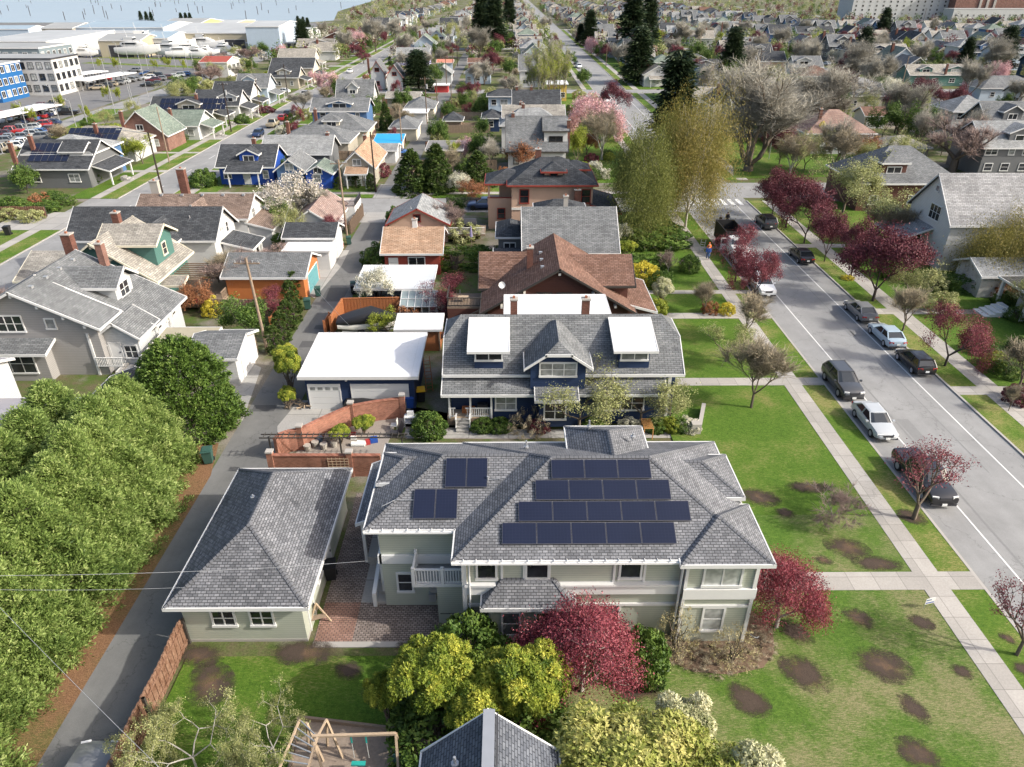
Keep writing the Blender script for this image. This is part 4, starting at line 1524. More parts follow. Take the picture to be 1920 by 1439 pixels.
def car(kind, color, x, y, rz, label, group=None, cat=None, full=True, z=0.02, extra=True):
    m = car_meshes(kind)
    c = CARSPEC[kind]
    pm = paint("paint_" + color.replace(' ', '_'), PAINTS[color])
    e = empty({'pickup': 'pickup_truck', 'van': 'van', 'suv': 'parked_car'}.get(kind, 'parked_car'), (x, y, z), label, cat or {'pickup': 'pickup truck', 'van': 'van'}.get(kind, 'car'), group, rz)
    slotmat(link('body', m['body'], e), pm)
    link('windows', m['windows'], e)
    slotmat(link('roof', m['roof'], e), pm)
    hw, L = c['hw'], c['L']
    for sx in (-1, 1):
        for sy in (-.29, .305):
            w_ = link('wheel', m['tyre'], e, (sx * (hw - .10), sy * L, m['R']))
            if full: link('rim', m['rim'], w_)
    if full:
        z1 = c['st'][-3][2] - .14
        for sx in (-1, 1):
            link('headlight', m['hl'], e, (sx * hw * .66, L / 2 - .12, z1), rz=-sx * .25)
            link('taillight', m['tl'], e, (sx * hw * .70, -L / 2 + .08, c['st'][1][2] - .14), rz=sx * .2)
        link('grille', m['grille'], e, (0, L / 2 - .03, z1 - .08))
        link('number_plate', m['plate'], e, (0, -L / 2 - .01, .62))
        link('number_plate', m['plate'], e, (0, L / 2 + .03, .42))
        link('bumper', m['bumper'], e, (0, L / 2 - .07, .36))
        link('bumper', m['bumper'], e, (0, -L / 2 + .06, .40))
    return e
# ------------------------------------------------------------------ the setting
def sheet(name, pts, z, mat, kind='structure', thick=None, label=None, cat=None):
    """flat polygon, optionally a raised slab with sides"""
    mb = MB(); mb.mats = [mat]
    mb.face([(x, y, z) for x, y in pts], 0)
    if thick:
        n = len(pts)
        for i in range(n):
            p, q = pts[i], pts[(i + 1) % n]
            mb.face([(*p, z - thick), (*q, z - thick), (*q, z), (*p, z)], 0)
    o = mb.build(name)
    tag(o, label, cat, kind=kind)
    return o


def rect(x0, x1, y0, y1):
    return [(x0, y0), (x1, y0), (x1, y1), (x0, y1)]


sheet('ground', rect(-2500, 2500, -200, 1900), 0, M_yard)
sheet('water', [G(-700, 44), G(120, 43), (-164, 655), (-150, 690), (-190, 900), (-235, 1450), (-300, 1950), (-1200, 7000), (-6000, 7000), (-6000, 700)][::1], 0.05, M_water)
sheet('far_shore', rect(-2500, 3500, 7000, 7600), 2, M_yard)

# roads
CS = [(104.6, 112.4), (233, 241), (392, 400), (556, 563), (720, 728)]   # cross streets
for nm, x0, x1, y1, z in (('road', 27.0, 37.3, 1500, .010), ('road', -61.5, -54.0, 620, .010), ('alley', -20.9, -17.0, 104.6, .008), ('alley', -20.9, -17.0, 620, .007),
                          ('road', 118, 126, 1500, .010), ('road', 208, 216, 1500, .010), ('road', 298, 306, 1500, .010), ('alley', 76, 79.5, 1100, .008), ('alley', 166, 169.5, 1100, .008)):
    sheet(nm, rect(x0, x1, -40 if y1 < 1500 or x0 == 27 else 150, y1), z, M_alley if nm == 'alley' else M_road)
sheet('cross_street', rect(-66, 26.9, *CS[0]), .014, M_road)
sheet('cross_street', rect(26.9, 400, 112.4, 122), .014, M_road)
for a, b in CS[1:]:
    sheet('cross_street', rect(-66, 620, a, b), .014, M_road)
sheet('frontage_road', [(-108, 60), (-99, 60), (-103, 300), (-111, 420), (-119, 420), (-111, 300)], .011, M_road)
# marina yard and car parks
sheet('car_park', [(-330, 60), (-109, 60), (-113, 300), (-121, 430), (-330, 430)], .006, M_lot)
sheet('boat_yard', [(-420, 430), (-121, 430), (-150, 650), (-420, 650)], .006, M_lot)


def gaps(y0, y1, cuts):
    out = []
    a = y0
    for c0, c1 in sorted(cuts):
        if c0 > a: out.append((a, c0))
        a = max(a, c1)
    if a < y1: out.append((a, y1))
    return out


WALKS_E = [(29.0, 30.4), (52.3, 53.6), (66.0, 67.4), (72.6, 73.6), (87.6, 88.5)]
WALKS_R = [(50.6, 52.0), (67.0, 68.4), (88, 89.4)]
# east street: verge, pavement, kerbs on both sides of the road
for k, (a, b) in enumerate(gaps(-20, 560, [(103.8, 113.2), CS[1], CS[2], CS[3]])):
    sheet('pavement', rect(23.45, 24.95, a, b), .10, M_walk, thick=.2)
    sheet('kerb', rect(26.85, 27.03, a, b), .105, M_kerb, thick=.2)
for k, (a, b) in enumerate(gaps(-20, 560, [(110.5, 124), CS[1], CS[2], CS[3]])):
    sheet('pavement', rect(39.7, 41.5, a, b), .10, M_walk, thick=.2)
    sheet('kerb', rect(37.27, 37.45, a, b), .105, M_kerb, thick=.2)
for a, b in gaps(-20, 560, [(103.8, 113.2), CS[1], CS[2], CS[3]] + WALKS_E):
    sheet('verge', rect(24.95, 26.85, a, b), .09, M_verge, thick=.2)
for a, b in gaps(-20, 560, [(110.5, 124), CS[1], CS[2], CS[3]] + WALKS_R):
    sheet('verge', rect(37.45, 39.7, a, b), .09, M_verge, thick=.2)
for a, b in WALKS_E:
    sheet('footpath', rect(12.5 if a < 70 else 14, 23.45, a, b), .103, M_walk, thick=.2)
    sheet('footpath', rect(24.95, 26.85, a, b), .103, M_walk, thick=.2)
for a, b in WALKS_R:
    sheet('footpath', rect(37.45, 39.7, a, b), .103, M_walk, thick=.2)
    sheet('footpath', rect(41.5, 47, a, b), .103, M_walk, thick=.2)
# front lawns east block
yy = [-12] + [v for w_ in WALKS_E for v in w_] + [103.5]
for k in range(0, len(yy), 2):
    if k == 0:
        sheet('lawn', rect(1.0, 23.45, yy[0], yy[1]), .08, M_lawn_dry, thick=.2)
    else:
        sheet('lawn', rect(12.3 if k < 10 else 10, 23.45, yy[k], yy[k + 1]), .08, M_lawn if k != 2 else M_lawn, thick=.2)
sheet('lawn', rect(-16.4, 1.0, 6, 24.7), .06, M_lawn, thick=.1)
sheet('lawn', rect(-7, 12.3, 38.4, 40.6), .06, M_lawn, thick=.1)
sheet('lawn', rect(12.3, 23.45, 30.5, 35.5), .085, M_lawn_dry)
yr = [-10] + [v for w_ in WALKS_R for v in w_] + [110]
for k in range(0, len(yr), 2):
    sheet('lawn', rect(41.5, 56, yr[k], yr[k + 1]), .08, M_lawn, thick=.2)
sheet('lawn', rect(37.3, 70, 126, 232), .04, M_lawn, thick=.1)
sheet('lawn', rect(41.5, 58, 242, 391), .04, M_lawn, thick=.1)
sheet('lawn', rect(12, 23.4, 122, 232), .04, M_lawn, thick=.1)
sheet('lawn', [G(1375, 335), G(1500, 335), G(1500, 300), G(1375, 300)], .12, M_lawn, thick=.2)
# west street
for a, b in gaps(40, 560, [CS[0], CS[1], CS[2]]):
    sheet('kerb', rect(-54.05, -53.87, a, b), .105, M_kerb, thick=.2)
    sheet('kerb', rect(-61.65, -61.47, a, b), .105, M_kerb, thick=.2)
    sheet('pavement', rect(-52.2, -50.7, a, b), .10, M_walk, thick=.2)
    sheet('pavement', rect(-65.9, -64.4, a, b), .10, M_walk, thick=.2)
wk = [(60, 61.2), (96, 104.6), (130, 131.5), (146, 147.2), (160, 165), (178, 179.2), (196, 200), (214, 215.2), (250, 251.2), (268, 272), (290, 291), (310, 314), (334, 335.5), (356, 360)]
for a, b in gaps(40, 560, [CS[0], CS[1], CS[2]] + wk):
    sheet('verge', rect(-53.87, -52.2, a, b), .09, M_verge, thick=.2)
    sheet('verge', rect(-64.4, -61.65, a, b), .09, M_verge, thick=.2)
    sheet('lawn', rect(-69.5, -65.9, a, b), .08, M_lawn, thick=.2)
    sheet('lawn', rect(-50.7, -47.5, a, b), .08, M_lawn, thick=.2)
for a, b in wk:
    sheet('driveway', rect(-72, -61.65, a, b), .108, M_conc, thick=.2)
    sheet('driveway', rect(-53.87, -48, a, b), .108, M_conc, thick=.2)
# north side of the first cross street
sheet('pavement', rect(-50, 23.4, 114.6, 116.0), .10, M_walk, thick=.2)
sheet('verge', rect(-50, -21.5, 112.6, 114.6), .09, M_verge, thick=.2)
sheet('verge', rect(-12, 23.4, 112.6, 114.6), .09, M_verge, thick=.2)
sheet('driveway', rect(-21.4, -15.5, 112.4, 121), .112, M_conc, thick=.2)
sheet('driveway', rect(-22, -13.5, 99.5, 104.6), .016, M_conc)
sheet('lawn', rect(-30, -21.8, 116, 121), .06, M_lawn, thick=.1)
sheet('lawn', rect(-13, 9, 116, 118.5), .06, M_lawn, thick=.1)
# alley edges, aprons, patios
sheet('verge', [(-23.6, 5), (-20.75, 5), (-20.75, 40), (-21.6, 44), (-23.6, 44)], .015, M_needles)
sheet('apron', [G(520, 830), G(560, 805), G(660, 775), G(760, 748), G(770, 740), G(560, 752), G(520, 800)], .018, M_conc)
sheet('apron', [G(395, 780), G(440, 700), G(470, 680), G(490, 690), G(455, 790)], .019, M_conc)
sheet('driveway', [G(590, 560), G(640, 500), G(655, 470), G(625, 470), G(560, 545)], .020, M_conc)
sheet('patio', rect(-10.2, -1.9, 25.6, 38), .022, M_paver)
sheet('patio', rect(-10.15, -8.2, 25.65, 28.3), .027, M_paverred)
sheet('kerb', rect(-10.2, -1.5, 25.25, 25.6), .06, M_kerb, thick=.1)
sheet('path', rect(-8.2, -7.0, 28.3, 38), .028, M_conc)
sheet('patio', [G(530, 872), G(712, 872), G(740, 800), G(1000, 806), G(1000, 824), G(760, 823), G(760, 760), G(660, 800), G(560, 845)], .017, M_gravel)
sheet('path', [G(760, 806), G(1310, 806), G(1310, 822), G(760, 822)], .021, M_conc)
# playground
sheet('playground_bark', [G(560, 1352), G(765, 1377), (0.5, 18.5), (0.5, 8), (-13, 8), G(540, 1439)], .075, plain('play_bark', (.29, .23, .18), .95, .05, var=.45, scale=7))
sheet('garden_bed', [G(1240, 1195), G(1250, 1240), G(1300, 1262), G(1370, 1268), G(1430, 1255), G(1452, 1225), G(1448, 1180), G(1400, 1140), G(1240, 1150)], .095, M_mulch)
# painted markings
M_tar = plain("asphalt_repair", (.085, .085, .085), .85, var=.2, scale=4)
for u0, v0, u1, v1 in ((600, 540, 655, 566), (588, 610, 640, 618), (560, 640, 590, 652), (470, 760, 520, 772)):
    x0, y0 = G(u0, v1); x1, y1 = G(u1, v0)
    x0 = max(x0, -20.6); x1 = min(x1, -17.2)
    if x1 - x0 > .5: sheet('road_repair', rect(x0, x1, y0, y1), .0125, M_tar)
for x0, x1, y0, y1 in ((30.5, 31.4, 44, 47), (33.2, 34.6, 62, 63.2), (28, 28.7, 70, 76), (31.5, 33.2, 29, 30.2), (30.2, 30.35, 20, 60), (33.6, 33.7, 40, 84)):
    sheet('road_repair', rect(x0, x1, y0, y1), .0155, plain("asphalt_patch", (.20, .20, .197), .85, var=.15, scale=4))
def stripe(x0, x1, y0, y1, m=M_line, z=.018):
    sheet('road_marking', rect(x0, x1, y0, y1), z, m)
stripe(29.35, 29.47, -10, 104)
stripe(35.0, 35.12, -10, 108)
stripe(29.35, 29.47, 128, 230); stripe(35.0, 35.12, 128, 230)
for k in range(7):
    stripe(28.2 + k * 1.25, 28.8 + k * 1.25, 108.2, 111.6, z=.022)
    stripe(28.2 + k * 1.25, 28.8 + k * 1.25, 229, 232.4, z=.022)
for k in range(30):
    stripe(-57.8, -57.68, 45 + k * 12, 48.5 + k * 12, M_line)


# lawn patches: worn soil with ragged, thinning edges
def mk_patch():
    b = NB("soil_patch", 0.95, 0.05)
    b.m.blend_method = 'HASHED' if hasattr(b.m, 'blend_method') else b.m.blend_method
    uvv = b.uv()
    s = b.sep(uvv)
    rr = b.math('SQRT', b.math('ADD', b.math('MULTIPLY', s[0], s[0]), b.math('MULTIPLY', s[1], s[1])))
    p = b.pos()
    n1 = b.noise(p, .85, 4, .75)
    n2 = b.noise(p, 26, 4, .85)
    e = b.math('ADD', b.math('ADD', rr, b.math('MULTIPLY', b.math('SUBTRACT', n1, .5), 2.0)), b.math('MULTIPLY', b.math('SUBTRACT', n2, .5), 2.6))
    a = b.ramp(e, [(0.40, 0.97), (1.02, 0.0)])
    b.l(a, b.b.inputs["Alpha"])
    c = b.mix(b.ramp(n2, [(0.35, 0), (.65, 1)]), (0.04, 0.031, 0.026), (0.105, 0.08, 0.063))
    c = b.mix(b.ramp(n1, [(0.5, 0), (.65, .7)]), c, (0.17, 0.11, 0.07))
    return b.col(c)


M_patch = mk_patch()


def patch(u0, u1, v0, v1, k=1.08, shear=0.0, z=.0):
    c = G((u0 + u1) / 2, (v0 + v1) / 2, .1)
    a = abs(G(u1, (v0 + v1) / 2, .1)[0] - G(u0, (v0 + v1) / 2, .1)[0]) / 2 * k
    bb = abs(G((u0 + u1) / 2, v0, .1)[1] - G((u0 + u1) / 2, v1, .1)[1]) / 2 * k
    mb = MB(); mb.mats = [M_patch]
    n = 20
    pts, uv = [], []
    for i in range(n):
        t = 2 * math.pi * i / n
        pts.append((c[0] + a * math.cos(t) - shear * bb * math.sin(t), c[1] + bb * math.sin(t), .094 + z))
        uv.append((math.cos(t), math.sin(t)))
    mb.face(pts, 0, uv)
    tag(mb.build('soil_patch'), kind='structure')


for i, a in enumerate([(1465, 1522, 1162, 1210), (1468, 1552, 1226, 1300), (1585, 1634, 1138, 1180), (1703, 1750, 1152, 1182), (1605, 1705, 1212, 1282), (1690, 1735, 1298, 1358), (1677, 1765, 1380, 1445),
                       (1785, 1826, 1246, 1274), (1368, 1440, 1278, 1345), (1475, 1560, 903, 925), (1388, 1460, 915, 950), (1454, 1490, 952, 972), (1550, 1628, 1004, 1050), (1600, 1690, 1042, 1072),
                       (1528, 1560, 1040, 1060), (1876, 1905, 1185, 1210), (1900, 1940, 1240, 1270), (1685, 1735, 955, 985),
                       (500, 640, 1200, 1248), (625, 682, 1238, 1276), (350, 440, 1240, 1330), (680, 770, 1270, 1330), (740, 790, 1200, 1240), (1150, 1240, 1260, 1320), (870, 960, 1330, 1400), (330, 420, 1205, 1250)]):
    patch(*a, shear=.25, z=.0005 * i - (.02 if a[0] < 1000 else 0) - (.012 if 0 else 0))
# ------------------------------------------------------------------ roofs and walls of the near houses
SH_grey = shingle("shingle_grey", (0.14, 0.145, 0.155), (0.225, 0.23, 0.243), .27, .145)
SH_gar = shingle("shingle_slate", (0.12, 0.125, 0.135), (0.23, 0.235, 0.25), .27, .145)
SH_mid = shingle("shingle_midgrey", (0.14, 0.148, 0.153), (0.21, 0.218, 0.222), .45, .17)
SH_dark = shingle("shingle_charcoal", (0.045, 0.05, 0.056), (0.085, 0.09, 0.098), .5, .2)
SH_brown = shingle("shingle_brown", (0.15, 0.085, 0.062), (0.22, 0.135, 0.105), .4, .2)
SH_tan = shingle("shingle_tan", (0.36, 0.23, 0.15), (0.46, 0.32, 0.22), .5, .2)
SH_taupe = shingle("shingle_taupe", (0.25, 0.235, 0.205), (0.36, 0.34, 0.30), .5, .2)
SH_lt = shingle("shingle_light", (0.24, 0.25, 0.25), (0.33, 0.34, 0.34), .5, .2)
SH_green = shingle("shingle_green", (0.15, 0.19, 0.16), (0.22, 0.26, 0.22), .5, .2)
W_sage = siding("siding_sage", (0.40, 0.42, 0.35), .15)
W_navy = siding("siding_navy", (0.018, 0.035, 0.085))
W_grey = siding("siding_grey", (0.30, 0.29, 0.28))
W_ltgrey = siding("siding_lightgrey", (0.46, 0.47, 0.47))
W_dkgrey = siding("siding_darkgrey", (0.13, 0.135, 0.14))
W_teal = siding("siding_teal", (0.07, 0.16, 0.14))
W_white = siding("siding_white", (0.56, 0.56, 0.545))
W_blue = siding("siding_blue", (0.02, 0.07, 0.33))
W_midblue = siding("siding_midblue", (0.07, 0.14, 0.27))
W_pblue = siding("siding_paleblue", (0.40, 0.48, 0.56))
W_peach = siding("siding_peach", (0.50, 0.34, 0.25))
W_cream = siding("siding_cream", (0.58, 0.52, 0.40))
W_brown = siding("siding_brown", (0.105, 0.045, 0.035))
W_tan = siding("siding_tan", (0.36, 0.33, 0.27))
W_ochre = siding("siding_ochre", (0.55, 0.38, 0.10))
T_red = plain("trim_red", (0.26, 0.05, 0.035), .6)
T_dark = plain("trim_dark", (0.05, 0.045, 0.04), .6)
T_cream = plain("trim_cream", (0.62, 0.58, 0.46), .6)
M_teald = plain("door_teal", (0.10, 0.26, 0.28), .6)
M_redd = plain("door_red", (0.35, 0.04, 0.04), .6)


def plane_hit(u, v, ze, y0, s):
    """photo pixel to point on the south roof slope z = ze + s (y - y0)"""
    d = ray(u, v)
    t = (ze - s * y0 - CAMZ) / (d.z - s * d.y)
    return (d.x * t, d.y * t, CAMZ + d.z * t)


# ================= the solar house =================
H = House(2.5, 30.3, "sage green two-storey house with dark solar panels on its grey hip roof", wall=W_sage, roof=SH_grey, near=True)
H.wing(-2.7, 12.3, 25.35, 35.3, 5.9, 'hip', 2.5, .55)
main_roof = H.lastroof
wA = H.w
for a, wd in ((-1.2, .85), (1.3, 1.0), (5.9, .95)):
    H.win('S', a + .1, 4.85, wd, 1.15, 1, 1)
H.vent(-1.1, 30.0, 7.0); H.vent(1.0, 33.0, 7.2)
mb = MB()   # white belt course between storeys
mb.box(-2.2, 8.72, 25.72, 25.95, 3.25, 3.85, M_white)
mb.box(-2.2, 8.72, 25.62, 25.95, 3.85, 3.97, M_white)
mb.box(-2.2, 8.7, 25.8, 25.95, 2.35, 2.5, M_white)
mb.box(-2.32, -2.1, 25.7, 25.92, 0, 5.8, M_white)
for x in (-.35, .75, 2.0, 5.2, 6.7):
    mb.box(x - .06, x + .06, 25.84, 25.96, 3.97, 5.7, M_white)
H.b(mb, 'trim_boards')
H.win('S', 5.0, 1.6, 1.2, 1.4, 2, 1)
mb = MB()
mb.bar((-1.95, 25.66, .1), (-1.95, 25.66, 5.7), .06, M_white, 6)
mb.bar((8.45, 25.6, .1), (8.45, 25.5, 5.7), .06, M_white, 6)
H.b(mb, 'downpipe')
# left wing
H.wing(-7.3, 8.0, 27.57, 35.2, 5.9, 'hip', 1.9, .55)
mb = MB()
mb.box(-6.82, -2.1, 27.98, 28.15, 3.2, 3.75, M_white)
mb.box(-6.9, -6.7, 27.98, 35, 3.2, 3.75, M_white)
H.b(mb, 'trim_boards')
H.win('S', -5.6, 1.75, .7, 1.2, 1, 2)
mb = MB()
mb.box(-4.25, -3.75, 27.85, 28.12, 1.2, 2.3, M_galv)
mb.box(-4.35, -3.95, 27.8, 28.12, .6, 1.1, M_galv)
mb.bar((-4.0, 27.95, 2.3), (-4.0, 27.95, 2.9), .04, M_galv)
H.b(mb, 'meter_box')
# corner bays and lesser roofs
H.wing(8.2, 12.62, 25.0, 29.4, 5.92, 'pyr', 1.12, .5)
H.win('S', 10.45, 4.75, 1.75, 1.25, 2, 1)
H.win('S', 10.35, 1.75, .95, 1.5, 1, 2)
H.win('E', 27.3, 4.75, 1.5, 1.25, 2, 1)
H.win('E', 27.3, 1.75, 1.2, 1.5, 1, 2)
mb = MB()
mb.box(8.6, 12.2, 25.35, 25.52, 3.25, 3.9, M_white)
mb.box(12.05, 12.25, 25.4, 29, 3.25, 3.9, M_white)
mb.box(8.62, 12.15, 25.42, 25.52, 2.6, 2.75, M_white)
mb.box(8.6, 8.75, 25.4, 25.55, 0, 5.8, M_white); mb.box(12.0, 12.18, 25.4, 25.55, 0, 5.8, M_white)
H.b(mb, 'trim_boards')
H.wing(5.0, 12.42, 29.56, 33.4, 6.3, 'hip', .96, .45)
H.win('E', 31.4, 4.9, 1.5, 1.2, 2, 1)
H.wing(-7.15, -3.0, 30.9, 33.7, 6.3, 'hip', .7, .4, walls=False)
_a, _b, _c, _d, _r1, _r2 = (3.34, 30.5, 7.0), (7.85, 30.5, 7.0), (7.85, 35.35, 7.0), (3.34, 35.35, 7.0), (5.6, 30.5, 8.2), (5.6, 33.1, 8.2)
rm, tb, cb = roof_meshes([[_b, _c, _r2, _r1], [_c, _d, _r2], [_d, _a, _r1, _r2]], SH_grey, .16, M_white, caps=True)
ro = H.b(rm, 'dormer_roof'); H.b(tb, 'fascia', ro, M_white); H.b(cb, 'ridge_cap', ro, SH_grey); H.lastroof = ro
mb = MB(); mb.box(3.8, 7.4, 32, 34.9, 5, 6.95, 0); H.b(mb, 'dormer_wall', None, W_sage)
H.vent(4.6, 34.0, 7.9)
H.vent(6.9, 32.8, 8.0, .2)
H.wing(-8.65, -6.8, 31.2, 36.9, 3.2, 'se', .8, .3, walls=False)
H.posts([(-8.4, 31.5), (-8.4, 34), (-8.4, 36.6), (-6.95, 28.9)], 0, 3.2, .18)
mb = MB()
mb.box(-8.3, -6.8, 31.3, 36.6, 0, .55, M_conc)
H.b(mb, 'porch_floor')
H.steps(-6.75 - .0, -5.9, 26.9, 28.0, .02, 1, 'S')
# stair with sloped white rails on the west side
mb = MB()
mb.beam((-7.35, 31.2, 1.55), (-7.35, 28.1, .95), .22, .1, M_white)
mb.box(-7.45, -7.25, 28.0, 28.2, 0, 1.0, M_white)
mb.box(-7.5, -7.2, 31.0, 31.25, 0, 3.15, M_white)
H.b(mb, 'stair_rail')
H.steps(-7.25, -6.75 - .01, 28.2, 31.2, .9, 5, 'S', M_kerb)
# upper balcony
mb = MB()
mb.box(-4.95, -1.9, 26.65, 28.1, 2.85, 3.05, M_white)
mb.box(-4.85, -2.2, 26.75, 28.05, 3.05, 3.07, M_ltg if 'M_ltg' in globals() else M_galv)
H.b(mb, 'balcony_floor')
H.rail((-4.88, 26.72), (-3.4, 26.72), 3.05); H.rail((-3.4, 26.72), (-2.0, 26.72), 3.05); H.rail((-4.88, 26.72), (-4.88, 28.0), 3.05)
H.posts([(-4.88, 26.72), (-3.4, 26.72), (-4.88, 28.0)], 3.0, 4.15, .16)
mb = MB()
mb.box(-3.75, -2.16, 26.85, 28.05, 0, 2.84, W_sage)
mb.box(-3.65, -2.2, 26.83, 26.85, .7, .74, M_dkmetal)
H.b(mb, 'porch_wall')
# lower bay window with its own hip roof
H.wing(-1.35, 3.25, 24.85, 26.9, 3.25, 'hip', .95, .4)
H.win('S', .1, 1.75, .8, 1.5, 1, 2); H.win('S', 1.8, 1.75, .8, 1.5, 1, 2)
H.win('W', 25.6, 1.75, .4, 1.4, 1, 1)
# south-slope solar panels: four landscape rows and two portrait pairs
s_ = 2.5 / 4.975
def panel(H, x0, x1, ya, yb, ze, yo, s, label=None):
    k = math.hypot(1, s)
    n = Vector((0, -s / k, 1 / k))
    o = n * .13
    P = lambda x, y: Vector((x, y, ze + s * (y - yo)))
    a, b_, c, d = P(x0, ya) + o, P(x1, ya) + o, P(x1, yb) + o, P(x0, yb) + o
    t = n * .04
    mb = MB()
    mb.mats = [M_solar, M_frame]
    for p, q in ((a, b_), (b_, c), (c, d), (d, a)):
        mb.face([p - t, q - t, q, p], 1)
    mb.face([d - t, c - t, b_ - t, a - t], 1)
    mb.face([a, b_, c, d], 1)
    e = .018
    ex, ey = Vector((e, 0, 0)), Vector((0, e, e * s))
    nn = n * .003
    mb.face([a + ex + ey + nn, b_ - ex + ey + nn, c - ex - ey + nn, d + ex - ey + nn], 0, [(0, 0), (x1 - x0, 0), (x1 - x0, (yb - ya) * k), (0, (yb - ya) * k)])
    return H.b(mb, 'solar_panel')
def row(uL, uR, vb, vt, n, ze, yo, s):
    a = plane_hit(uL, vb, ze, yo, s); b_ = plane_hit(uR, vb, ze, yo, s); c = plane_hit(uL, vt, ze, yo, s)
    w_ = (b_[0] - a[0]) / n
    for k in range(n):
        panel(H, a[0] + w_ * k + .012, a[0] + w_ * (k + 1) - .012, a[1] + .01, c[1] - .01, ze, yo, s)
row(941, 1269, 1023, 982, 5, 5.9, 25.35, s_)
row(972, 1296, 980, 942, 5, 5.9, 25.35, s_)
row(1004, 1259, 940, 902, 4, 5.9, 25.35, s_)
row(1034, 1222, 900, 864, 3, 5.9, 25.35, s_)
s2 = 1.9 / 3.815
row(773, 857, 975, 919, 2, 5.9, 27.57, s2)
row(834, 914, 916, 861, 2, 5.9, 27.57, s2)
# conduits across the roof
mb = MB()
for (u, v), (u2, v2) in (((915, 902), (938, 900)), ((741, 940), (778, 940)), ((716, 952), (741, 940))):
    mb.bar(Vector(plane_hit(u, v, 5.9, 27.57, s2)) + Vector((0, 0, .08)), Vector(plane_hit(u2, v2, 5.9, 27.57, s2)) + Vector((0, 0, .08)), .02, M_galv)
H.b(mb, 'conduit')
mb = MB()
for x in np.arange(-2.2, 12.0, .62):
    mb.box(x, x + .03, 25.2, 25.4, 5.90, 5.96, M_white)
for x in np.arange(-7.0, -2.9, .62):
    mb.box(x, x + .03, 27.42, 27.62, 5.90, 5.96, M_white)
mb.box(-2.75, 8.2, 25.22, 25.33, 5.72, 5.84, M_gutter); mb.box(-7.35, -2.8, 27.44, 27.55, 5.72, 5.84, M_gutter)
H.b(mb, 'gutter')

# ================= sage garage =================
H = House(-13.5, 31, "sage green garage with grey hip roof beside the alley", cat="garage", name="garage", wall=W_sage, roof=SH_gar, near=True)
H.wing(-17.1, -10.0, 25.2, 36.7, 3.0, 'hip', 2.35, .5)
H.win('S', -14.55, 1.75, 1.05, .95, 2, 2); H.win('S', -12.6, 1.75, 1.05, .95, 2, 2)
H.door('E', 31.0, 0, .9, 2.0); H.door('E', 26.9, 0, .9, 2.0, mat=W_sage); H.win('E', 29, 1.7, .8, .9, 1, 2)
H.vent(-14.3, 31.5, 4.9, .15)
mb = MB()
mb.box(-16.62, -10.48, 25.68, 36.2, 0, .18, M_kerb)
H.b(mb, 'plinth')

# ================= grey gabled house in the foreground =================
H = House(-.75, 12, "steep grey shingled gable roof poking into the bottom of the view", wall=W_ltgrey, roof=shingle("shingle_slate_blue", (0.09, 0.10, 0.12), (0.135, 0.147, 0.168), .3, .15), near=False)
H.wing(-3.3, 1.85, 4.0, 16.5, 4.6, 'gy', 2.5, .3)
H.vent(-1.9, 15.0, 6.3, .35)
mb = MB()
mb.beam((-.725, 4.0, 7.13), (-.725, 16.5, 7.13), .42, .05, M_galv)
mb.beam((-.42, 4.0, 6.95), (-.42, 16.5, 6.95), .04, .05, M_dkmetal)
H.b(mb, 'ridge_flashing')

# ================= navy house =================
H = House(4, 50, "navy blue house with two white flat-roofed dormers and red brick chimneys", wall=W_navy, roof=SH_mid)
H.wing(-4.95, 13.3, 47.0, 55.7, 4.1, 'jx', 3.05, .5)
H.chimney(.45, 51.6, 6.3, 8.3, .55, .55); H.chimney(6.1, 51.6, 6.3, 8.3, .6, .55)
H.auto('W', nE=2, seed=3)
for (a0, a1) in ((-3.0, .05), (7.9, 11.1)):
    fs = [[(a0, 46.95, 6.1), (a1, 46.95, 6.1), (a1, 50.9, 7.05), (a0, 50.9, 7.05)]]
    rm, tb, cb = roof_meshes(fs, M_membrane, .14, M_white)
    ro = H.b(rm, 'dormer_roof'); H.b(tb, 'fascia', ro, M_white)
    mb = MB(); mb.box(a0 + .45, a1 - .45, 47.45, 50.6, 4.2, 6.15, 0)
    H.b(mb, 'dormer_wall', None, W_navy)
    H.win('S', (a0 + a1) / 2, 5.55, 1.9, .75, 2, 1, plane=47.45)
H.w = (0, 8, 47.4, 56, 4)
H.wing(1.2, 6.2, 45.9, 51.2, 5.2, 'jy', 1.9, .45, name='gable_')
H.win('S', 3.7, 4.9, 2.6, 1.0, 3, 2)
H.wing(-5.0, 2.1, 45.9, 47.6, 3.0, 'sn', .85, .3, walls=False, name='porch_')
H.wing(2.0, 5.2, 45.0, 47.6, 3.0, 'sn', .8, .3, walls=False, name='bay_')
H.wing(5.2, 11.9, 45.9, 47.6, 3.0, 'sn', .85, .3, walls=False, name='eave_')
mb = MB()
mb.box(-1.2, 11.4, 46.5, 47.6, 0, 3.1, W_navy)
mb.box(2.3, 4.8, 45.5, 46.5, .4, 3.05, W_navy)
H.b(mb, 'wall')
H.win('S', -.2, 1.9, 1.45, 1.05, 2, 2, plane=46.5)
H.win('S', 3.5, 1.8, 1.5, 1.3, 2, 2, plane=45.5)
H.win('S', 8.6, 1.9, 3.4, 1.1, 4, 2, plane=46.5)
mb = MB()
mb.box(-4.7, -1.2, 46.3, 47.5, 0, .7, M_wood); mb.box(-4.7, -1.2, 46.3, 47.5, .7, .74, M_wood2)
mb.box(-3.6, -2.6, 46.9, 47.3, .75, 1.2, M_orange); mb.box(-2.4, -1.6, 46.9, 47.3, .75, 1.5, M_dkmetal)
H.b(mb, 'porch_floor')
H.posts([(-4.5, 46.3), (-2.9, 46.3), (-1.3, 46.3)], .7, 3.0, .14)
H.rail((-3.3, 46.35), (-1.3, 46.35), .75, .8); H.rail((-4.6, 46.35), (-4.05, 46.35), .75, .8)
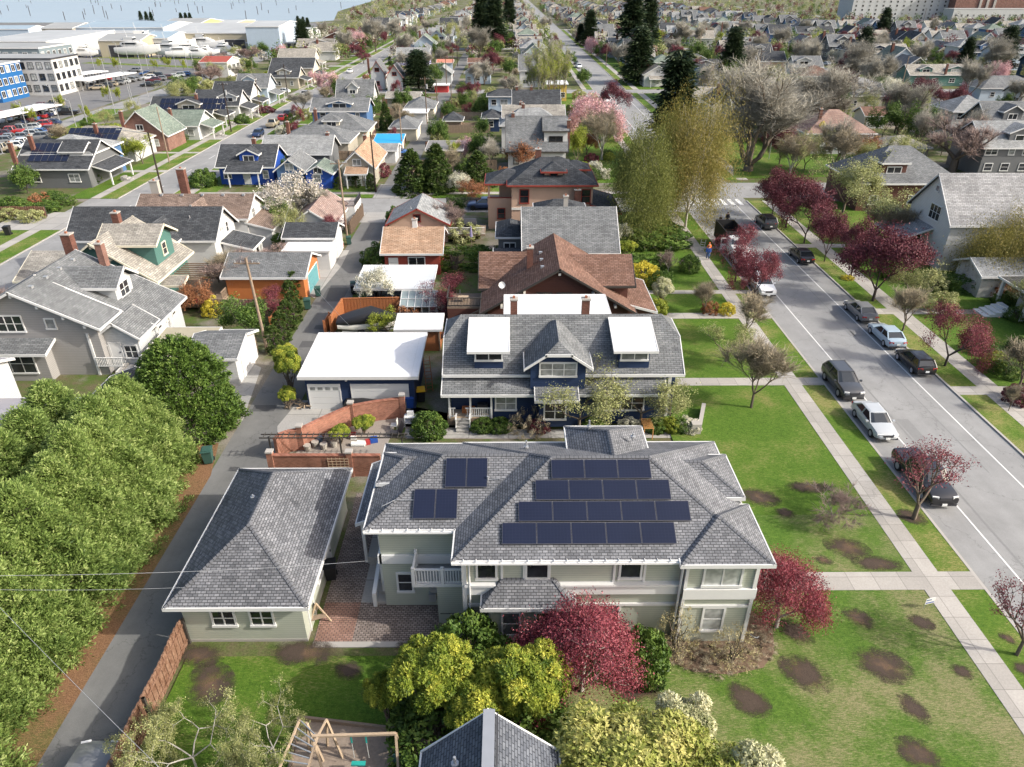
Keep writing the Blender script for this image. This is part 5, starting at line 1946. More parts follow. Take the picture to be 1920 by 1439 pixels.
H.steps(-4.0, -3.0, 45.3, 46.3, .7, 4, 'S', M_conc)
H.rail((-4.0, 45.4), (-4.0, 46.3), .3, .8); H.rail((-2.95, 45.4), (-2.95, 46.3), .3, .8)
H.posts([(12.4, 47.6), (12.9, 48.4), (12.9, 51)], 0, 4.0, .25)
H.w = (0, 8, 52, 56, 6)
H.wing(-.3, 8.3, 51.9, 56.9, 6.5, 'flat', 0, .3, roof=M_membrane, name='rear_')
# its garage
H = House(-11.7, 52.2, "navy garage with a white flat roof and two white garage doors", cat="garage", name="garage", wall=W_navy, roof=M_membrane)
H.wing(-16.4, -7.1, 48.5, 55.9, 3.15, 'sn', .25, .35, t=.22)
H.gdoor('S', -14.6, 2.4, 2.2, lights=4, label="single white garage door with four small panes"); H.gdoor('S', -10.2, 4.4, 2.2, label="wide white double garage door")
mb = MB(); mb.bar((-12.75, 48.7, 2.65), (-12.75, 48.7, 2.95), .1, M_white); H.b(mb, 'wall_lamp')
# shed
H = House(-8.3, 60.3, "small orange timber shed with white mono-pitch roof", cat="shed", name="shed", wall=M_orange, roof=M_membrane)
H.wing(-10.4, -6.1, 58.9, 61.8, 2.3, 'sn', .3, .2)
mb = MB()
for x in (-10.15, -8.3, -6.35): mb.box(x - .06, x + .06, 59.02, 59.12, 0, 2.2, M_wood)
H.b(mb, 'corner_post')
# white canopy
H = House(-11.7, 71.3, "long low carport with a white corrugated roof", cat="carport", name="carport", wall=W_white, roof=plain("roof_translucent", (.52, .54, .55), .5, var=.15, scale=.6))
H.wing(-15.8, -7.8, 68.3, 74.4, 2.5, 'sn', .3, .3, walls=False)
H.posts([(-15.4, 68.7), (-12, 68.7), (-8.2, 68.7), (-15.4, 74)], 0, 2.5, .14)
mb = MB(); mb.box(-15.3, -9, 72.5, 74.1, 0, 2.6, W_ltgrey); mb.box(-9.0, -8.3, 69, 74, 0, 2.3, W_ltgrey)
mb.box(-14.9, -14.2, 69.2, 72, 0, .9, M_dkmetal)
H.b(mb, 'wall')
# glass house beside it
g = House(-9, 67.2, "small white framed greenhouse beside the white carport", cat="greenhouse", name="greenhouse", wall=M_white, roof=M_white)
mb = MB()
for x in np.linspace(-10.9, -7.2, 6):
    mb.beam((x, 65.9, 1.5), (x, 68.2, 2.3), .06, .06, M_white); mb.beam((x, 65.9, 0), (x, 65.9, 1.5), .06, .06, M_white)
for y, z in ((65.9, 1.5), (67, 1.9), (68.2, 2.3)): mb.beam((-10.9, y, z + .02), (-7.2, y, z + .02), .06, .06, M_white)
mb.box(-10.9, -7.2, 65.9, 68.2, 0, .45, M_white)
g.b(mb, 'frame')
mb = MB(); mb.face([(-10.9, 65.9, 1.47), (-7.2, 65.9, 1.47), (-7.2, 68.2, 2.27), (-10.9, 68.2, 2.27)], plain("greenhouse_glass", (.25, .3, .3), .1, .6)); g.b(mb, 'pane')

# ================= brown house =================
H = House(5, 65.5, "brown house with brown shingle roof and a wide gable", wall=W_brown, roof=SH_brown, trim=T_dark)
H.wing(-2.6, 11.9, 60.3, 70.6, 3.2, 'gy', 4.4, .7)
for a in (3.35, 5.2): H.win('S', a, 4.3, 1.25, 1.25, 1, 2)
H.win('S', 2, 1.4, 1.2, 1.2, 2, 1)
for k in (-.75, -.45, .0, .45, .75):
    mb = MB(); mb.box(4.65 + 7 * k - .1, 4.65 + 7 * k + .1, 60.35, 61.1, 7.25 - abs(k) * 4.25 - .35, 7.25 - abs(k) * 4.25 - .15, M_offwhite)
    H.b(mb, 'eave_bracket')
H.wing(4.5, 12.0, 62.6, 69.8, 5.0, 'gx', 1.9, .6, name='cross_')
H.wing(-2.9, 4.6, 65.5, 72.5, 3.6, 'gx', 2.6, .5, name='cross_')
H.chimney(2.1, 65.1, 5.2, 7.9, .6, .6)
H.wing(9.5, 14.1, 61.8, 70, 2.7, 'sw', 1.3, .3, name='porch_', trim=M_white)
H.roofvents([(3.2, 63 + k * 2, 6.75) for k in range(3)])
mb = MB()
mb.bar((-.6, 62, 4.9), (-.6, 62, 5.3), .03, M_galv)
for k in range(12):
    pass
H.b(mb, 'dish_mast')
import bmesh
bm = bmesh.new(); bmesh.ops.create_uvsphere(bm, u_segments=16, v_segments=8, radius=.45)
bmesh.ops.delete(bm, geom=[v for v in bm.verts if v.co.z > -.25], context='VERTS')
for v in bm.verts: v.co.z += .45
me = bpy.data.meshes.new('dish'); bm.to_mesh(me); bm.free(); me.materials.append(M_white)
d = link('satellite_dish', me, H.root, (-.6 - 5, 62 - .1 - 65.5, 5.4)); d.rotation_euler = (RAD(65), 0, .3)
# stairs and deck on its west side
mb = MB()
mb.beam((-2.6, 60.2, 3.0), (-7.4, 60.2, .4), 1.1, .14, M_brickdk)
mb.beam((-2.6, 59.6, 3.9), (-7.4, 59.6, 1.3), .08, .1, T_dark)
for k in range(16):
    f = k / 15
    mb.box(-2.7 - 4.7 * f - .03, -2.7 - 4.7 * f + .03, 59.56, 59.62, 2.95 - 2.6 * f, 3.9 - 2.6 * f, T_dark)
H.b(mb, 'stair')
mb = MB()
mb.box(-5.9, -2.4, 63.6, 67, 2.3, 2.5, M_wood); mb.box(-5.9, -2.4, 63.6, 67, 0, 2.3, W_brown)
mb.box(-4.9, -3.9, 64.6, 65.2, 2.95, 3.02, M_wood2); mb.box(-4.45, -4.35, 64.85, 64.95, 2.5, 2.95, M_wood2)
H.b(mb, 'deck')
H.rail((-5.9, 63.65), (-2.5, 63.65), 2.5, .9, T_dark); H.rail((-5.9, 63.65), (-5.9, 67), 2.5, .9, T_dark)

# ================= grey-roofed house behind =================
H = House(6.6, 77.5, "house showing one broad plain mid-grey roof slope north of the brown house", wall=W_dkgrey, roof=SH_mid)
H.wing(1.5, 11.9, 72.4, 82.6, 4.8, 'gx', 3.6, .5)
H.chimney(6.4, 78.2, 8.0, 9.3, .5, .5, M_kerb)
H.wing(3.1, 9.4, 82, 87, 6.2, 'hip', 1.2, .3, name='rear_', roof=SH_dark)
H.wing(-1.6, 1.9, 72.5, 78.5, 3.1, 'gx', 1.3, .3, name='side_', roof=SH_dark)
H.wing(-1.4, 1.9, 78.5, 84.5, 4.6, 'hip', .9, .3, name='side_', roof=SH_dark)
H.win('S', 0.2, 3.4, 1.2, .8, 2, 1)

# ================= peach craftsman =================
H = House(5, 98, "large peach house with dark red trim and charcoal hip roof", wall=W_peach, roof=SH_dark, trim=T_red)
H.wing(-.1, 11.9, 94, 103.2, 6.6, 'hip', 2.7, .6)
H.win('S', 2.2, 5.0, 1.1, 1.7, 1, 2); H.win('S', 10.4, 5.0, 1.1, 1.7, 1, 2)
H.chimney(4.2, 100.4, 8.0, 9.9, .8, .7)
mb = MB()
mb.box(.5, 11.3, 94.54, 94.62, 6.2, 6.5, T_red); mb.box(.5, 11.3, 94.5, 94.62, 3.2, 3.5, M_offwhite)
H.b(mb, 'trim_boards')
H.dormer('S', 4.9, 7.3, 95.6, 99, 6.9, 8.1, .9, 'h', .5, dict(w=.9, h=.55, c=1, r=1, dz=.1))
H.dormer('E', 97.3, 100, 10.6, 7.0, 6.9, 8.0, .9, 'h', .5, dict(w=1.2, h=.5))
H.wing(-3.1, 3.2, 96, 102, 6.3, 'hip', 1.4, .4, walls=False, name='wing_')
mb = MB(); mb.box(-2.7, .5, 96.4, 101.6, 0, 3.4, W_peach); mb.box(-1.2, .5, 99, 101.6, 3.4, 6.3, W_peach); mb.box(-2.75, .5, 96.35, 96.5, 3.4, 4.3, W_peach); mb.box(-2.8, .5, 96.3, 96.5, 4.3, 4.4, T_red)
mb.box(-2.75, -2.6, 96.4, 101, 3.4, 4.3, W_peach)
H.b(mb, 'wall')
H.win('S', -.9, 2.2, .9, 1.3, 1, 2, plane=96.35)
H.posts([(-2.55, 96.5)], 4.3, 6.3, .22, W_peach)
H.wing(11.0, 15.2, 93.8, 103.5, 2.9, 'sw', 1.2, .3, name='porch_')
H.chimney(9.2, 93.9, 0, 6.0, .8, .6)
mb = MB(); mb.box(-9.4, -3.0, 90.5, 94.5, .9, 1.1, M_wood); H.b(mb, 'deck')
H.rail((-9.4, 90.55), (-3.0, 90.55), 1.1, .9, M_offwhite); H.rail((-9.4, 90.55), (-9.4, 94.5), 1.1, .9, T_red)
mb = MB(); mb.bar((-5.8, 92.6, 1.9), (-4.2, 92.6, 1.9), .75, M_dkmetal, 16); mb.box(-7.8, -6.0, 92.2, 93, 1.1, 1.9, M_wood)
H.b(mb, 'hot_tub')
# cottage garages along the alley
H = House(-11, 82.3, "low cottage with a plain tan shingle roof and white chimney pot", cat="cottage", name="cottage", wall=T_red, roof=SH_tan)
H.wing(-14.7, -7.5, 78.4, 86.2, 2.7, 'gx', 2.0, .4)
H.chimney(-11.0, 82.4, 4.4, 5.5, .55, .55, M_white)
H.gdoor('S', -13.3, .9, 2.0); H.win('S', -10.6, 1.6, 1.8, 1.0, 2, 1)
H = House(-11.7, 94.3, "small tan gabled outbuilding with grey roof and dark red windows", cat="garage", name="garage", wall=W_peach, roof=SH_lt, trim=T_red)
H.wing(-15.9, -7.5, 90.4, 98, 2.4, 'gy', 2.2, .4)
H.win('S', -11.8, 3.2, .8, .8, 1, 1); H.win('S', -9.7, 1.4, 1.0, .8, 1, 1); H.vent(-12.6, 91.5, 4.3, .3)

# ================= west block, near houses =================
H = House(-41, 60, "grey craftsman house with wide white-trimmed gable and grey roof", wall=W_grey, roof=SH_mid)
H.wing(-47.2, -34.2, 54.1, 57.95, 4.65, 'gy', 3.35, .6)
H.win('S', -41.9, 4.9, 2.1, 1.35, 3, 2); H.win('S', -38.5, 4.9, .7, .8, 1, 1)
for k in (-.85, -.6, -.3, 0, .3, .6, .85):
    mb = MB(); mb.box(-40.7 + 6.2 * k - .1, -40.7 + 6.2 * k + .1, 54.15, 54.8, 7.75 - abs(k) * 3.2 - .35, 7.75 - abs(k) * 3.2 - .12, M_white)
    H.b(mb, 'eave_bracket')
mb = MB(); mb.box(-35.8, -35.6, 54.6, 54.8, 0, 4.0, M_white); H.b(mb, 'corner_board')
H.win('S', -41.8, 1.7, 3.1, 1.7, 3, 2, plane=53.6, name='bay_window')
mb = MB(); mb.box(-44.4, -39.2, 53.6, 54.7, 0, 2.9, W_grey); H.b(mb, 'bay_wall')
H.wing(-45.0, -38.6, 52.9, 55.2, 2.9, 'sn', .85, .3, walls=False, name='bay_')
H.wing(-50.0, -31.4, 57.95, 64.6, 3.2, 'gy', 4.8, .5, name='rear_', wall=W_ltgrey)
for a in (59.3, 61, 62.4): H.win('E', a, 2.6, .6, .5, 1, 1)
H.wing(-35.6, -31.6, 55.0, 59, 3.3, 'gy', 1.5, .4, name='porch_', wall=W_ltgrey)
H.win('S', -32.8, 1.9, 1.0, 1.1, 2, 2); H.door('S', -34.1, .8, .9, 1.9); H.win('S', -35.0, 1.9, .5, 1.1, 1, 1)
H.rail((-35.6, 54.4), (-33.2, 54.4), .9, .9)
H.steps(-33.6, -31.4, 53.5, 55.2, .9, 6, 'E', M_offwhite)
H.dormer('E', 59.3, 62.3, -35.0, -40.4, 4.7, 6.4, 1.35, 'g', .5, dict(w=1.5, h=1.2, c=2, r=2, dz=.1), wall=W_ltgrey)
H.chimney(-38.1, 64.2, 5, 8.7, .6, .7, M_brickdk)
H.roofvents([(-40.0, 56 + k * 2.2, 7.66) for k in range(4)])
H = House(-41, 72.5, "teal craftsman house with taupe roof, orange-topped chimney and big gable", wall=W_teal, roof=SH_taupe, trim=T_cream)
H.wing(-46.9, -35.4, 67.6, 77.0, 3.5, 'gy', 4.1, .6)
H.win('S', -40.0, 4.2, 1.1, 1.7, 1, 2); H.win('S', -37.6, 3.0, 1.2, 1.4, 1, 1); H.win('S', -43.0, 4.2, .9, 1.4, 1, 1)
for k in (-.85, -.6, -.3, 0, .3, .6, .85):
    mb = MB(); mb.box(-41.15 + 5.5 * k - .1, -41.15 + 5.5 * k + .1, 67.65, 68.3, 7.3 - abs(k) * 4 - .35, 7.3 - abs(k) * 4 - .12, T_cream)
    H.b(mb, 'eave_bracket')
H.chimney(-43.2, 67.9, 2.5, 8.4, .9, .8)
H.chimney(-41.6, 74.6, 7, 8.6, .7, .7)
H.dormer('E', 70.4, 74.6, -36.3, -42, 4.3, 6.6, 1.5, 'g', .55, dict(w=.8, h=1.2, c=1, r=2))
H.wing(-50.5, -44.5, 68.5, 77, 3.3, 'gx', 1.8, .4, name='side_')
H.wing(-36.4, -33.6, 69, 70.6, 2.6, 'sn', .5, .1, walls=False, name='awning_')
for a in (70.5, 74.5): H.door('E', a, .5, .8, 1.9, mat=M_orange)
mb = MB()      # back deck with pergola
mb.box(-36.0, -30.2, 68.6, 76.5, .3, .5, M_wood)
for k in range(9): mb.beam((-35.8, 70.5 + k * .6, 2.7), (-32.4, 70.5 + k * .6, 2.7), .08, .14, M_wood)
for x, y in ((-32.5, 70.5), (-32.5, 75.3)): mb.box(x - .07, x + .07, y - .07, y + .07, .5, 2.65, M_wood)
for k in range(4): mb.box(-30.2 + k * .3, -29.9 + k * .3, 69, 74, .3 - k * .08 - .07, .3 - k * .08, M_wood)
H.b(mb, 'deck')
H.rail((-30.3, 70), (-30.3, 76.5), .5, .9, M_wood); H.rail((-35.9, 68.7), (-30.3, 68.7), .5, .9, M_wood)
mb = MB(); mb.bar((-34.2, 69.6, .5), (-34.2, 69.6, 1.2), .3, M_redd, 10); mb.box(-33.6, -32.8, 69.2, 69.8, .5, 1.1, M_redd); H.b(mb, 'barbecue')
H = House(-41, 81.7, "white house with dark grey roof and small cross gable", wall=W_white, roof=SH_dark)
H.wing(-50.2, -33.0, 78.0, 85.6, 4.4, 'gx', 2.9, .4)
H.win('E', 81.0, 4.6, 1.0, 1.1, 2, 2); H.win('E', 82.8, 4.6, .6, 1.1, 1, 2); H.win('E', 81.0, 1.7, .8, 1, 1, 1)
H.wing(-42.2, -37.0, 76.8, 82, 4.6, 'gy', 2.0, .4, name='gable_')
H.wing(-33.6, -29.8, 80.0, 84.6, 2.7, 'sw', 1.0, .3, name='sunroom_')
for a in (81, 82.3, 83.5): H.win('E', a, 1.7, .9, 1.3, 1, 1)
H.vent(-36.5, 80.5, 6.2)
H = House(-39.6, 90.6, "cream house under a long weathered brown roof", wall=W_white, roof=shingle("shingle_weathered", (0.17, 0.125, 0.10), (0.25, 0.19, 0.16), .5, .2))
H.wing(-46.8, -32.3, 87.2, 94.6, 4.2, 'gx', 2.2, .4)
H.win('E', 90.4, 4.1, .9, 1.1, 2, 2)
H.wing(-33, -29.6, 87.6, 94, 2.7, 'sw', 1.0, .3, name='side_')
H.wing(-41, -36.5, 86.4, 91, 4.3, 'gy', 1.9, .4, name='gable_')
H.roofvents([(-44 + k * 2.6, 90.6, 6.3) for k in range(5)])
H.chimney(-45.4, 92.3, 5.5, 7.6, 1.0, .7, M_kerb)
H.chimney(-43.3, 96, 3, 8.3, 1.0, .8)
# alley garages on the west
H = House(-26, 50.3, "white alley garage with flat tan roof", cat="garage", name="garage", wall=W_white, roof=plain("roof_felt_tan", (.33, .30, .22), .9, var=.15))
H.wing(-30.8, -25.9, 53.0, 58.4, 2.6, 'sn', .2, .2)
H.gdoor('E', 55.5, 2.6, 2.1)
H.wing(-27, -22.6, 52.6, 58.3, 2.6, 'gx', 1.0, .3, roof=SH_mid, name='front_')
H.gdoor('E', 55.4, 2.6, 2.1)
H = House(-25, 75, "orange alley garage with grey roof and teal door", cat="garage", name="garage", wall=plain("stucco_orange", (.40, .14, .045), .7), roof=SH_mid)
H.wing(-30.5, -21.5, 71.2, 78.3, 2.6, 'gx', 1.6, .35)
H.gdoor('E', 75.2, 4.2, 2.1, mat=M_teald)
H = House(-24, 85.5, "white alley garage with charcoal roof and three doors", cat="garage", name="garage", wall=W_white, roof=SH_dark)
H.wing(-27.4, -20.9, 83.6, 88.8, 2.9, 'gx', 1.2, .3)
H.gdoor('E', 86.2, 2.6, 2.2)
H.wing(-26.6, -21.0, 80.4, 84, 2.4, 'flat', 0, .15, name='side_', roof=M_membrane)
H.gdoor('E', 82.2, 2.6, 2.1)
H = House(-25, 94, "white gabled alley garage with faded brown roof", cat="garage", name="garage", wall=W_white, roof=shingle("shingle_faded", (0.27, 0.19, 0.165), (0.34, 0.26, 0.23), .5, .2))
H.wing(-28.6, -22.4, 90.2, 100.5, 2.4, 'gy', 2.1, .4)
mb = MB(); mb.box(-26, -21.4, 98.5, 103.4, 0, 2.5, W_white); mb.box(-26, -21.4, 98.5, 103.4, 2.5, 2.54, plain("roof_felt_pink", (.55, .47, .42), .9)); H.b(mb, 'annex')
H.rail((-26, 98.6), (-21.4, 98.6), 2.54, .8, M_dkmetal); H.rail((-21.4, 98.5), (-21.4, 103.4), 2.54, .8, M_dkmetal); H.rail((-26, 103.4), (-21.4, 103.4), 2.54, .8, M_dkmetal)
# corner of a white and grey building at the left edge
H = House(-34, 42, "low grey metal-roofed building at the left edge behind the cypress row", wall=W_white, roof=plain("roof_metal_grey", (.30, .29, .31), .6, var=.1))
H.wing(-41, -29.6, 39.0, 45.6, 3.0, 'gx', 1.0, .3)
H.wing(-44, -38.3, 44.0, 49, 4.6, 'gx', 1.0, .3, name='rear_', wall=W_ltgrey)
H = House(-29.5, 47.2, "little dark shingled shed roof beside the round cypress", cat="shed", name="shed", wall=W_dkgrey, roof=SH_dark)
H.wing(-32.0, -27.6, 44.8, 50.2, 2.3, 'gy', .9, .2)

# ================= far side of the east street =================
H = House(56, 92, "tall white house with steep weathered grey roof, right of the street", wall=W_white, roof=shingle("shingle_pale", (0.26, 0.26, 0.26), (0.36, 0.36, 0.36), .5, .2))
x0_, y0_ = G(1760, 424, 5.6)
H.wing(50.6, 66, y0_, y0_ + 10, 5.6, 'gx', 4.8, .35)
wy = y0_ + .35
H.win('S', 54.2, 2.2, 1.0, 1.7, 1, 2); H.win('W', y0_ + 4.2, 6.0, 2.2, 1.6, 3, 2); H.win('W', y0_ + 5, 8.6, .6, .6, 1, 1); H.win('W', y0_ + 6.5, 2.3, 1.8, 1.5, 2, 2)
H.vent(53, y0_ + 2, 6.8)
H.wing(47.2, 51.4, y0_ + 3.5, y0_ + 10, 2.9, 'se', 1.6, .3, walls=False, name='porch_')
H.posts([(47.6, y0_ + 3.9), (47.6, y0_ + 9.5)], 0, 3.0, .18)
H.rail((47.6, y0_ + 3.9), (50.8, y0_ + 3.9), .5, .9); H.rail((47.6, y0_ + 3.9), (47.6, y0_ + 9.5), .5, .9)
H = House(56, 66, "bungalow cut by the right edge with olive brown roof and white stair", wall=W_ltgrey, roof=shingle("shingle_olive", (0.13, 0.12, 0.10), (0.19, 0.18, 0.155), .5, .2))
H.wing(51.2, 63, 57, 69.6, 3.2, 'hip', 2.4, 1.6)
H.posts([(51.6, 69.2), (51.6, 65), (51.6, 61)], 0, 3.2, .3)
H.steps(48.6, 51.4, 66.2, 68.2, .9, 5, 'W', M_white)
H.wing(50.4, 60, 71.0, 76.5, 2.6, 'gx', 1.2, .4, roof=SH_lt, name='rear_', wall=brickmat("brick_white", (.5, .49, .46), (.6, .58, .55), (.35, .34, .32)))
# ------------------------------------------------------------------ middle distance houses, placed from their near eave line in the photo
MIDRECTS = []


def hs(label, uL, uR, v, ze, depth, kind, rise, wall, roof, trim=None, cat='house', name='house', chim=(), dorm=(), win='S', nS=2, nE=2, floors=None, group=None,
       gar=None, o=.45, porch=None, solar=0, seed=0, winw=1.1):
    x0, x1, y0, y1 = rc(uL, uR, v, ze, depth)
    MIDRECTS.append((x0 - 2, x1 + 2, y0 - 2, y1 + 2))
    h = House((x0 + x1) / 2, (y0 + y1) / 2, label, cat, name, wall, roof, trim or M_white, group)
    h.wing(x0, x1, y0, y1, ze, kind, rise, o)
    main = h.lastroof
    W, D = x1 - x0, y1 - y0
    if win:
        fl = floors or (2 if ze > 4.6 else 1)
        h.auto(win, nS, nE, fl, z=1.7, ht=1.15, wd=winw, seed=seed)
        if kind == 'gy': h.win('S', (x0 + x1) / 2, ze + rise * .33, 1.2, .9, 2, 1)
        if kind == 'gx' and x0 < 0 and 'E' in win: h.win('E', (y0 + y1) / 2, ze + rise * .35, 1.0, .9, 2, 1)
    for (fx, fy, up) in chim:
        h.lastroof = main
        h.chimney(x0 + W * fx, y0 + D * fy, ze + .2, ze + rise + up * .7, .6, .55)
    for dd in dorm:
        side, f, wd, knd = dd
        if side == 'S':
            c = x0 + W * f
            s = rise / (D / 2)
            fr = y0 + D * .14
            h.dormer('S', c - wd / 2, c + wd / 2, fr, y0 + D * .46, ze + .2, ze + rise * .62, rise * .34, knd, .3, dict(w=wd * .55, h=.8, c=2, r=1, dz=.15))
        else:
            c = y0 + D * f
            fr = x1 - W * .14 if side == 'E' else x0 + W * .14
            h.dormer(side, c - wd / 2, c + wd / 2, fr, x0 + W * (.54 if side == 'E' else .46), ze + .2, ze + rise * .62, rise * .34, knd, .3, dict(w=wd * .5, h=.8, c=2, r=1, dz=.15))
    h.w = (x0 + o, x1 - o, y0 + o, y1 - o, ze)
    if porch:
        side = porch
        if side == 'E':
            h.wing(x1 - .4, x1 + 2.4, y0 + D * .15, y1 - D * .15, 2.5, 'sw', .9, .2, walls=False, name='porch_')
            h.posts([(x1 + 2.1, y0 + D * .2), (x1 + 2.1, y1 - D * .2)], 0, 2.55, .2)
            h.steps(x1 + 2.0, x1 + 3.6, (y0 + y1) / 2 - .7, (y0 + y1) / 2 + .7, .7, 3, 'E')
        if side == 'W':
            h.wing(x0 - 2.4, x0 + .4, y0 + D * .15, y1 - D * .15, 2.5, 'se', .9, .2, walls=False, name='porch_')
            h.posts([(x0 - 2.1, y0 + D * .2), (x0 - 2.1, y1 - D * .2)], 0, 2.55, .2)
        if side == 'S':
            h.wing(x0 + W * .2, x1 - W * .2, y0 - 1.6, y0 + .5, 2.5, 'sn', .8, .2, walls=False, name='porch_')
            h.posts([(x0 + W * .25, y0 - 1.4), (x1 - W * .25, y0 - 1.4)], 0, 2.55, .18)
            h.door('S', (x0 + x1) / 2, .1)
    if gar: h.gdoor(gar, (y0 + y1) / 2 if gar in 'EW' else (x0 + x1) / 2, min(4.2, (D if gar in 'EW' else W) - 2), 2.1)
    if solar:
        s = rise / (D / 2) if kind in ('gx', 'hip', 'jx') else 0
        n = solar
        for k in range(n):
            a = x0 + W * .16 + k * 1.1
            for r in range(2):
                ya = y0 + D * .12 + r * D * .16
                panel(h, a, a + 1.04, ya, ya + D * .145, ze, y0, s)
    return h


# ---- west block beyond the first cross street
hs("royal blue house with charcoal gable roof, white window and blue gable dormer", 403, 514, 314, 3.0, 8.6, 'gx', 2.9, W_blue, SH_dark, chim=[(.55, .6, 1.0)], dorm=[('S', .55, 3.0, 'g')], porch='S', nS=3, seed=1)
hs("small slate blue bungalow with grey roof next to the royal blue house", 512, 572, 322, 2.8, 8, 'gy', 2.0, W_midblue, SH_mid, seed=2, nS=2)
hs("little bright blue cottage with pale moss roof, left of the tan-roofed bungalow", 566, 624, 327, 2.5, 6, 'gy', 1.4, W_blue, SH_green, seed=3, nS=1)
hs("long house with roof vents on a light grey gable roof behind the blue houses", 487, 621, 290, 3.4, 8.2, 'gx', 2.6, W_dkgrey, SH_lt, seed=4, nS=3, chim=[(.9, .5, .4)])
hs("grey bungalow with tan orange roof, white brackets and arched porch gable", 634, 704, 317, 3.0, 13, 'gy', 2.8, W_tan, SH_tan, chim=[(.45, .85, .7)], porch='S', seed=5)
hs("low house with broad grey hip roof and tall orange brick chimney", 512, 655, 268, 3.2, 10.5, 'hip', 2.4, W_tan, SH_mid, chim=[(.16, .3, 1.2)], seed=6)
hs("grey hip-roofed bungalow with a small hip dormer and slim brick chimney", 562, 690, 246, 3.2, 11, 'hip', 2.8, W_cream, SH_mid, dorm=[('S', .45, 3.2, 'h')], chim=[(.2, .3, 1.3)], seed=7)
hs("two-storey mid-blue house with wide white-trimmed gable and grey roof", 580, 690, 209, 5.4, 8.5, 'gx', 2.2, W_midblue, SH_mid, dorm=[('S', .5, 5.0, 'g')], nS=3, seed=8)
hs("tall grey-roofed house with one tiny white gable dormer", 628, 700, 186, 4.4, 9, 'gx', 4.0, W_white, SH_mid, dorm=[('S', .45, 2.4, 'g')], seed=9)
hs("brick red tudor with two white half-timbered gables", 692, 722, 140, 4.4, 9, 'gy', 4.0, W_white, SH_mid, trim=T_red, chim=[(-.02, .1, .8)], seed=10, nS=1)
hs("second timbered gable of red and white tudor row, right of the chimney", 722, 757, 148, 3.8, 9, 'gy', 4.0, W_white, SH_mid, trim=T_red, seed=11, nS=1)
hs("long low lavender house with pale grey roof", 742, 806, 106, 3.4, 9, 'gx', 3.0, plain("wall_lavender", (.42, .40, .62), .7), SH_lt, seed=12, nS=3)
hs("pale blue cottage behind the tudor house", 748, 782, 88, 3.4, 8, 'gy', 2.8, W_pblue, SH_lt, seed=13)
# garages along the alley, far block
hs("garage with a bright blue tarpaulin roof", 697, 753, 271, 2.5, 6.5, 'sn', .8, W_white, plain("tarp_blue", (.03, .30, .58), .5, var=.08), cat='garage', name='garage', win='', gar='E')
hs("grey-roofed open carport beside the blue tarpaulin garage", 684, 744, 283, 2.4, 6, 'gx', .8, W_ltgrey, SH_lt, cat='carport', name='carport', win='')
hs("cream garage with hipped grey roof in the alley", 728, 783, 241, 2.7, 9.5, 'hip', 1.7, W_cream, SH_mid, cat='garage', name='garage', win='', gar='E')
hs("white flat-roofed garage in the alley", 750, 801, 212, 2.7, 6, 'flat', 0, W_white, M_membrane, cat='garage', name='garage', win='', gar='E')
hs("grey hip-roofed garage just before the second crossing", 757, 815, 203, 2.6, 11, 'hip', 1.9, W_cream, SH_mid, cat='garage', name='garage', win='', gar='E')
hs("low grey garage roof tucked behind the tudor house", 722, 788, 184, 2.7, 7, 'gx', 1.2, W_tan, SH_taupe, cat='garage', name='garage', win='')
hs("white gabled garage with pale grey roof past the second crossing", 812, 848, 139, 3.2, 9, 'gy', 2.4, W_ltgrey, SH_lt, cat='garage', name='garage', win='', seed=4)
hs("red walled garage at the corner of the second crossing", 812, 842, 160, 2.2, 5, 'flat', 0, M_redd, M_membrane, cat='garage', name='garage', win='')
hs("garage with coral red metal roof in the far alley", 818, 850, 118, 3.0, 6, 'gx', 1.0, W_pblue, plain("roof_coral", (.50, .20, .14), .6), cat='garage', name='garage', win='')
# ---- east block beyond the first cross street
hs("flat-roofed grey garage behind the three dark conifers", 797, 868, 282, 2.6, 7.5, 'sn', .3, W_dkgrey, plain("roof_felt_grey", (.19, .185, .18), .9, var=.15), cat='garage', name='garage', win='')
hs("white and black half-timbered house with steep grey roof and brick chimney stack", 948, 1066, 285, 3.3, 9.5, 'gx', 5.4, W_white, SH_mid, trim=T_dark, chim=[(.12, .5, .6), (1.0, .2, -.5)], dorm=[('S', .8, 4.2, 's')], seed=21, nS=3)
hs("two-storey white house under light grey hip roof with small red chimney", 936, 1056, 236, 5.4, 8.6, 'hip', 2.7, W_white, SH_lt, chim=[(.38, .5, .9)], seed=22, nS=4)
hs("house with long plain taupe gable roof behind the white hip-roofed one", 941, 1061, 221, 6.2, 8, 'gx', 1.9, W_cream, SH_taupe, chim=[(.3, .5, .6)], seed=23, nS=3)
hs("pale house with stacked white balconies and small blue-grey roof", 912, 975, 181, 5.8, 6, 'hip', 1.4, W_pblue, SH_dark, seed=24, nS=3)
hs("navy annex with charcoal hip roof below the white balconies", 902, 940, 222, 3.0, 8, 'hip', 1.2, W_navy, SH_dark, seed=25, nS=1)
hs("dark hip-roofed garden pavilion by the alley", 829, 868, 227, 2.6, 6, 'pyr', 1.6, M_wood, SH_dark, cat='shed', name='pavilion', win='')
hs("slate grey house roof with two chimneys near the pale balcony house", 960, 1052, 199, 5.2, 8, 'gx', 3.0, W_dkgrey, SH_dark, chim=[(.1, .5, .8), (.4, .5, .8)], seed=26, nS=2)
hs("yellow house half hidden behind bare street trees", 1025, 1066, 158, 4.6, 9, 'flat', 0, W_ochre, M_membrane, seed=27, nS=2)
hs("light blue gabled garage with pale roof, right of the alley", 870, 922, 139, 3.2, 8, 'gy', 3.0, W_pblue, SH_lt, seed=28, nS=3, cat='house')
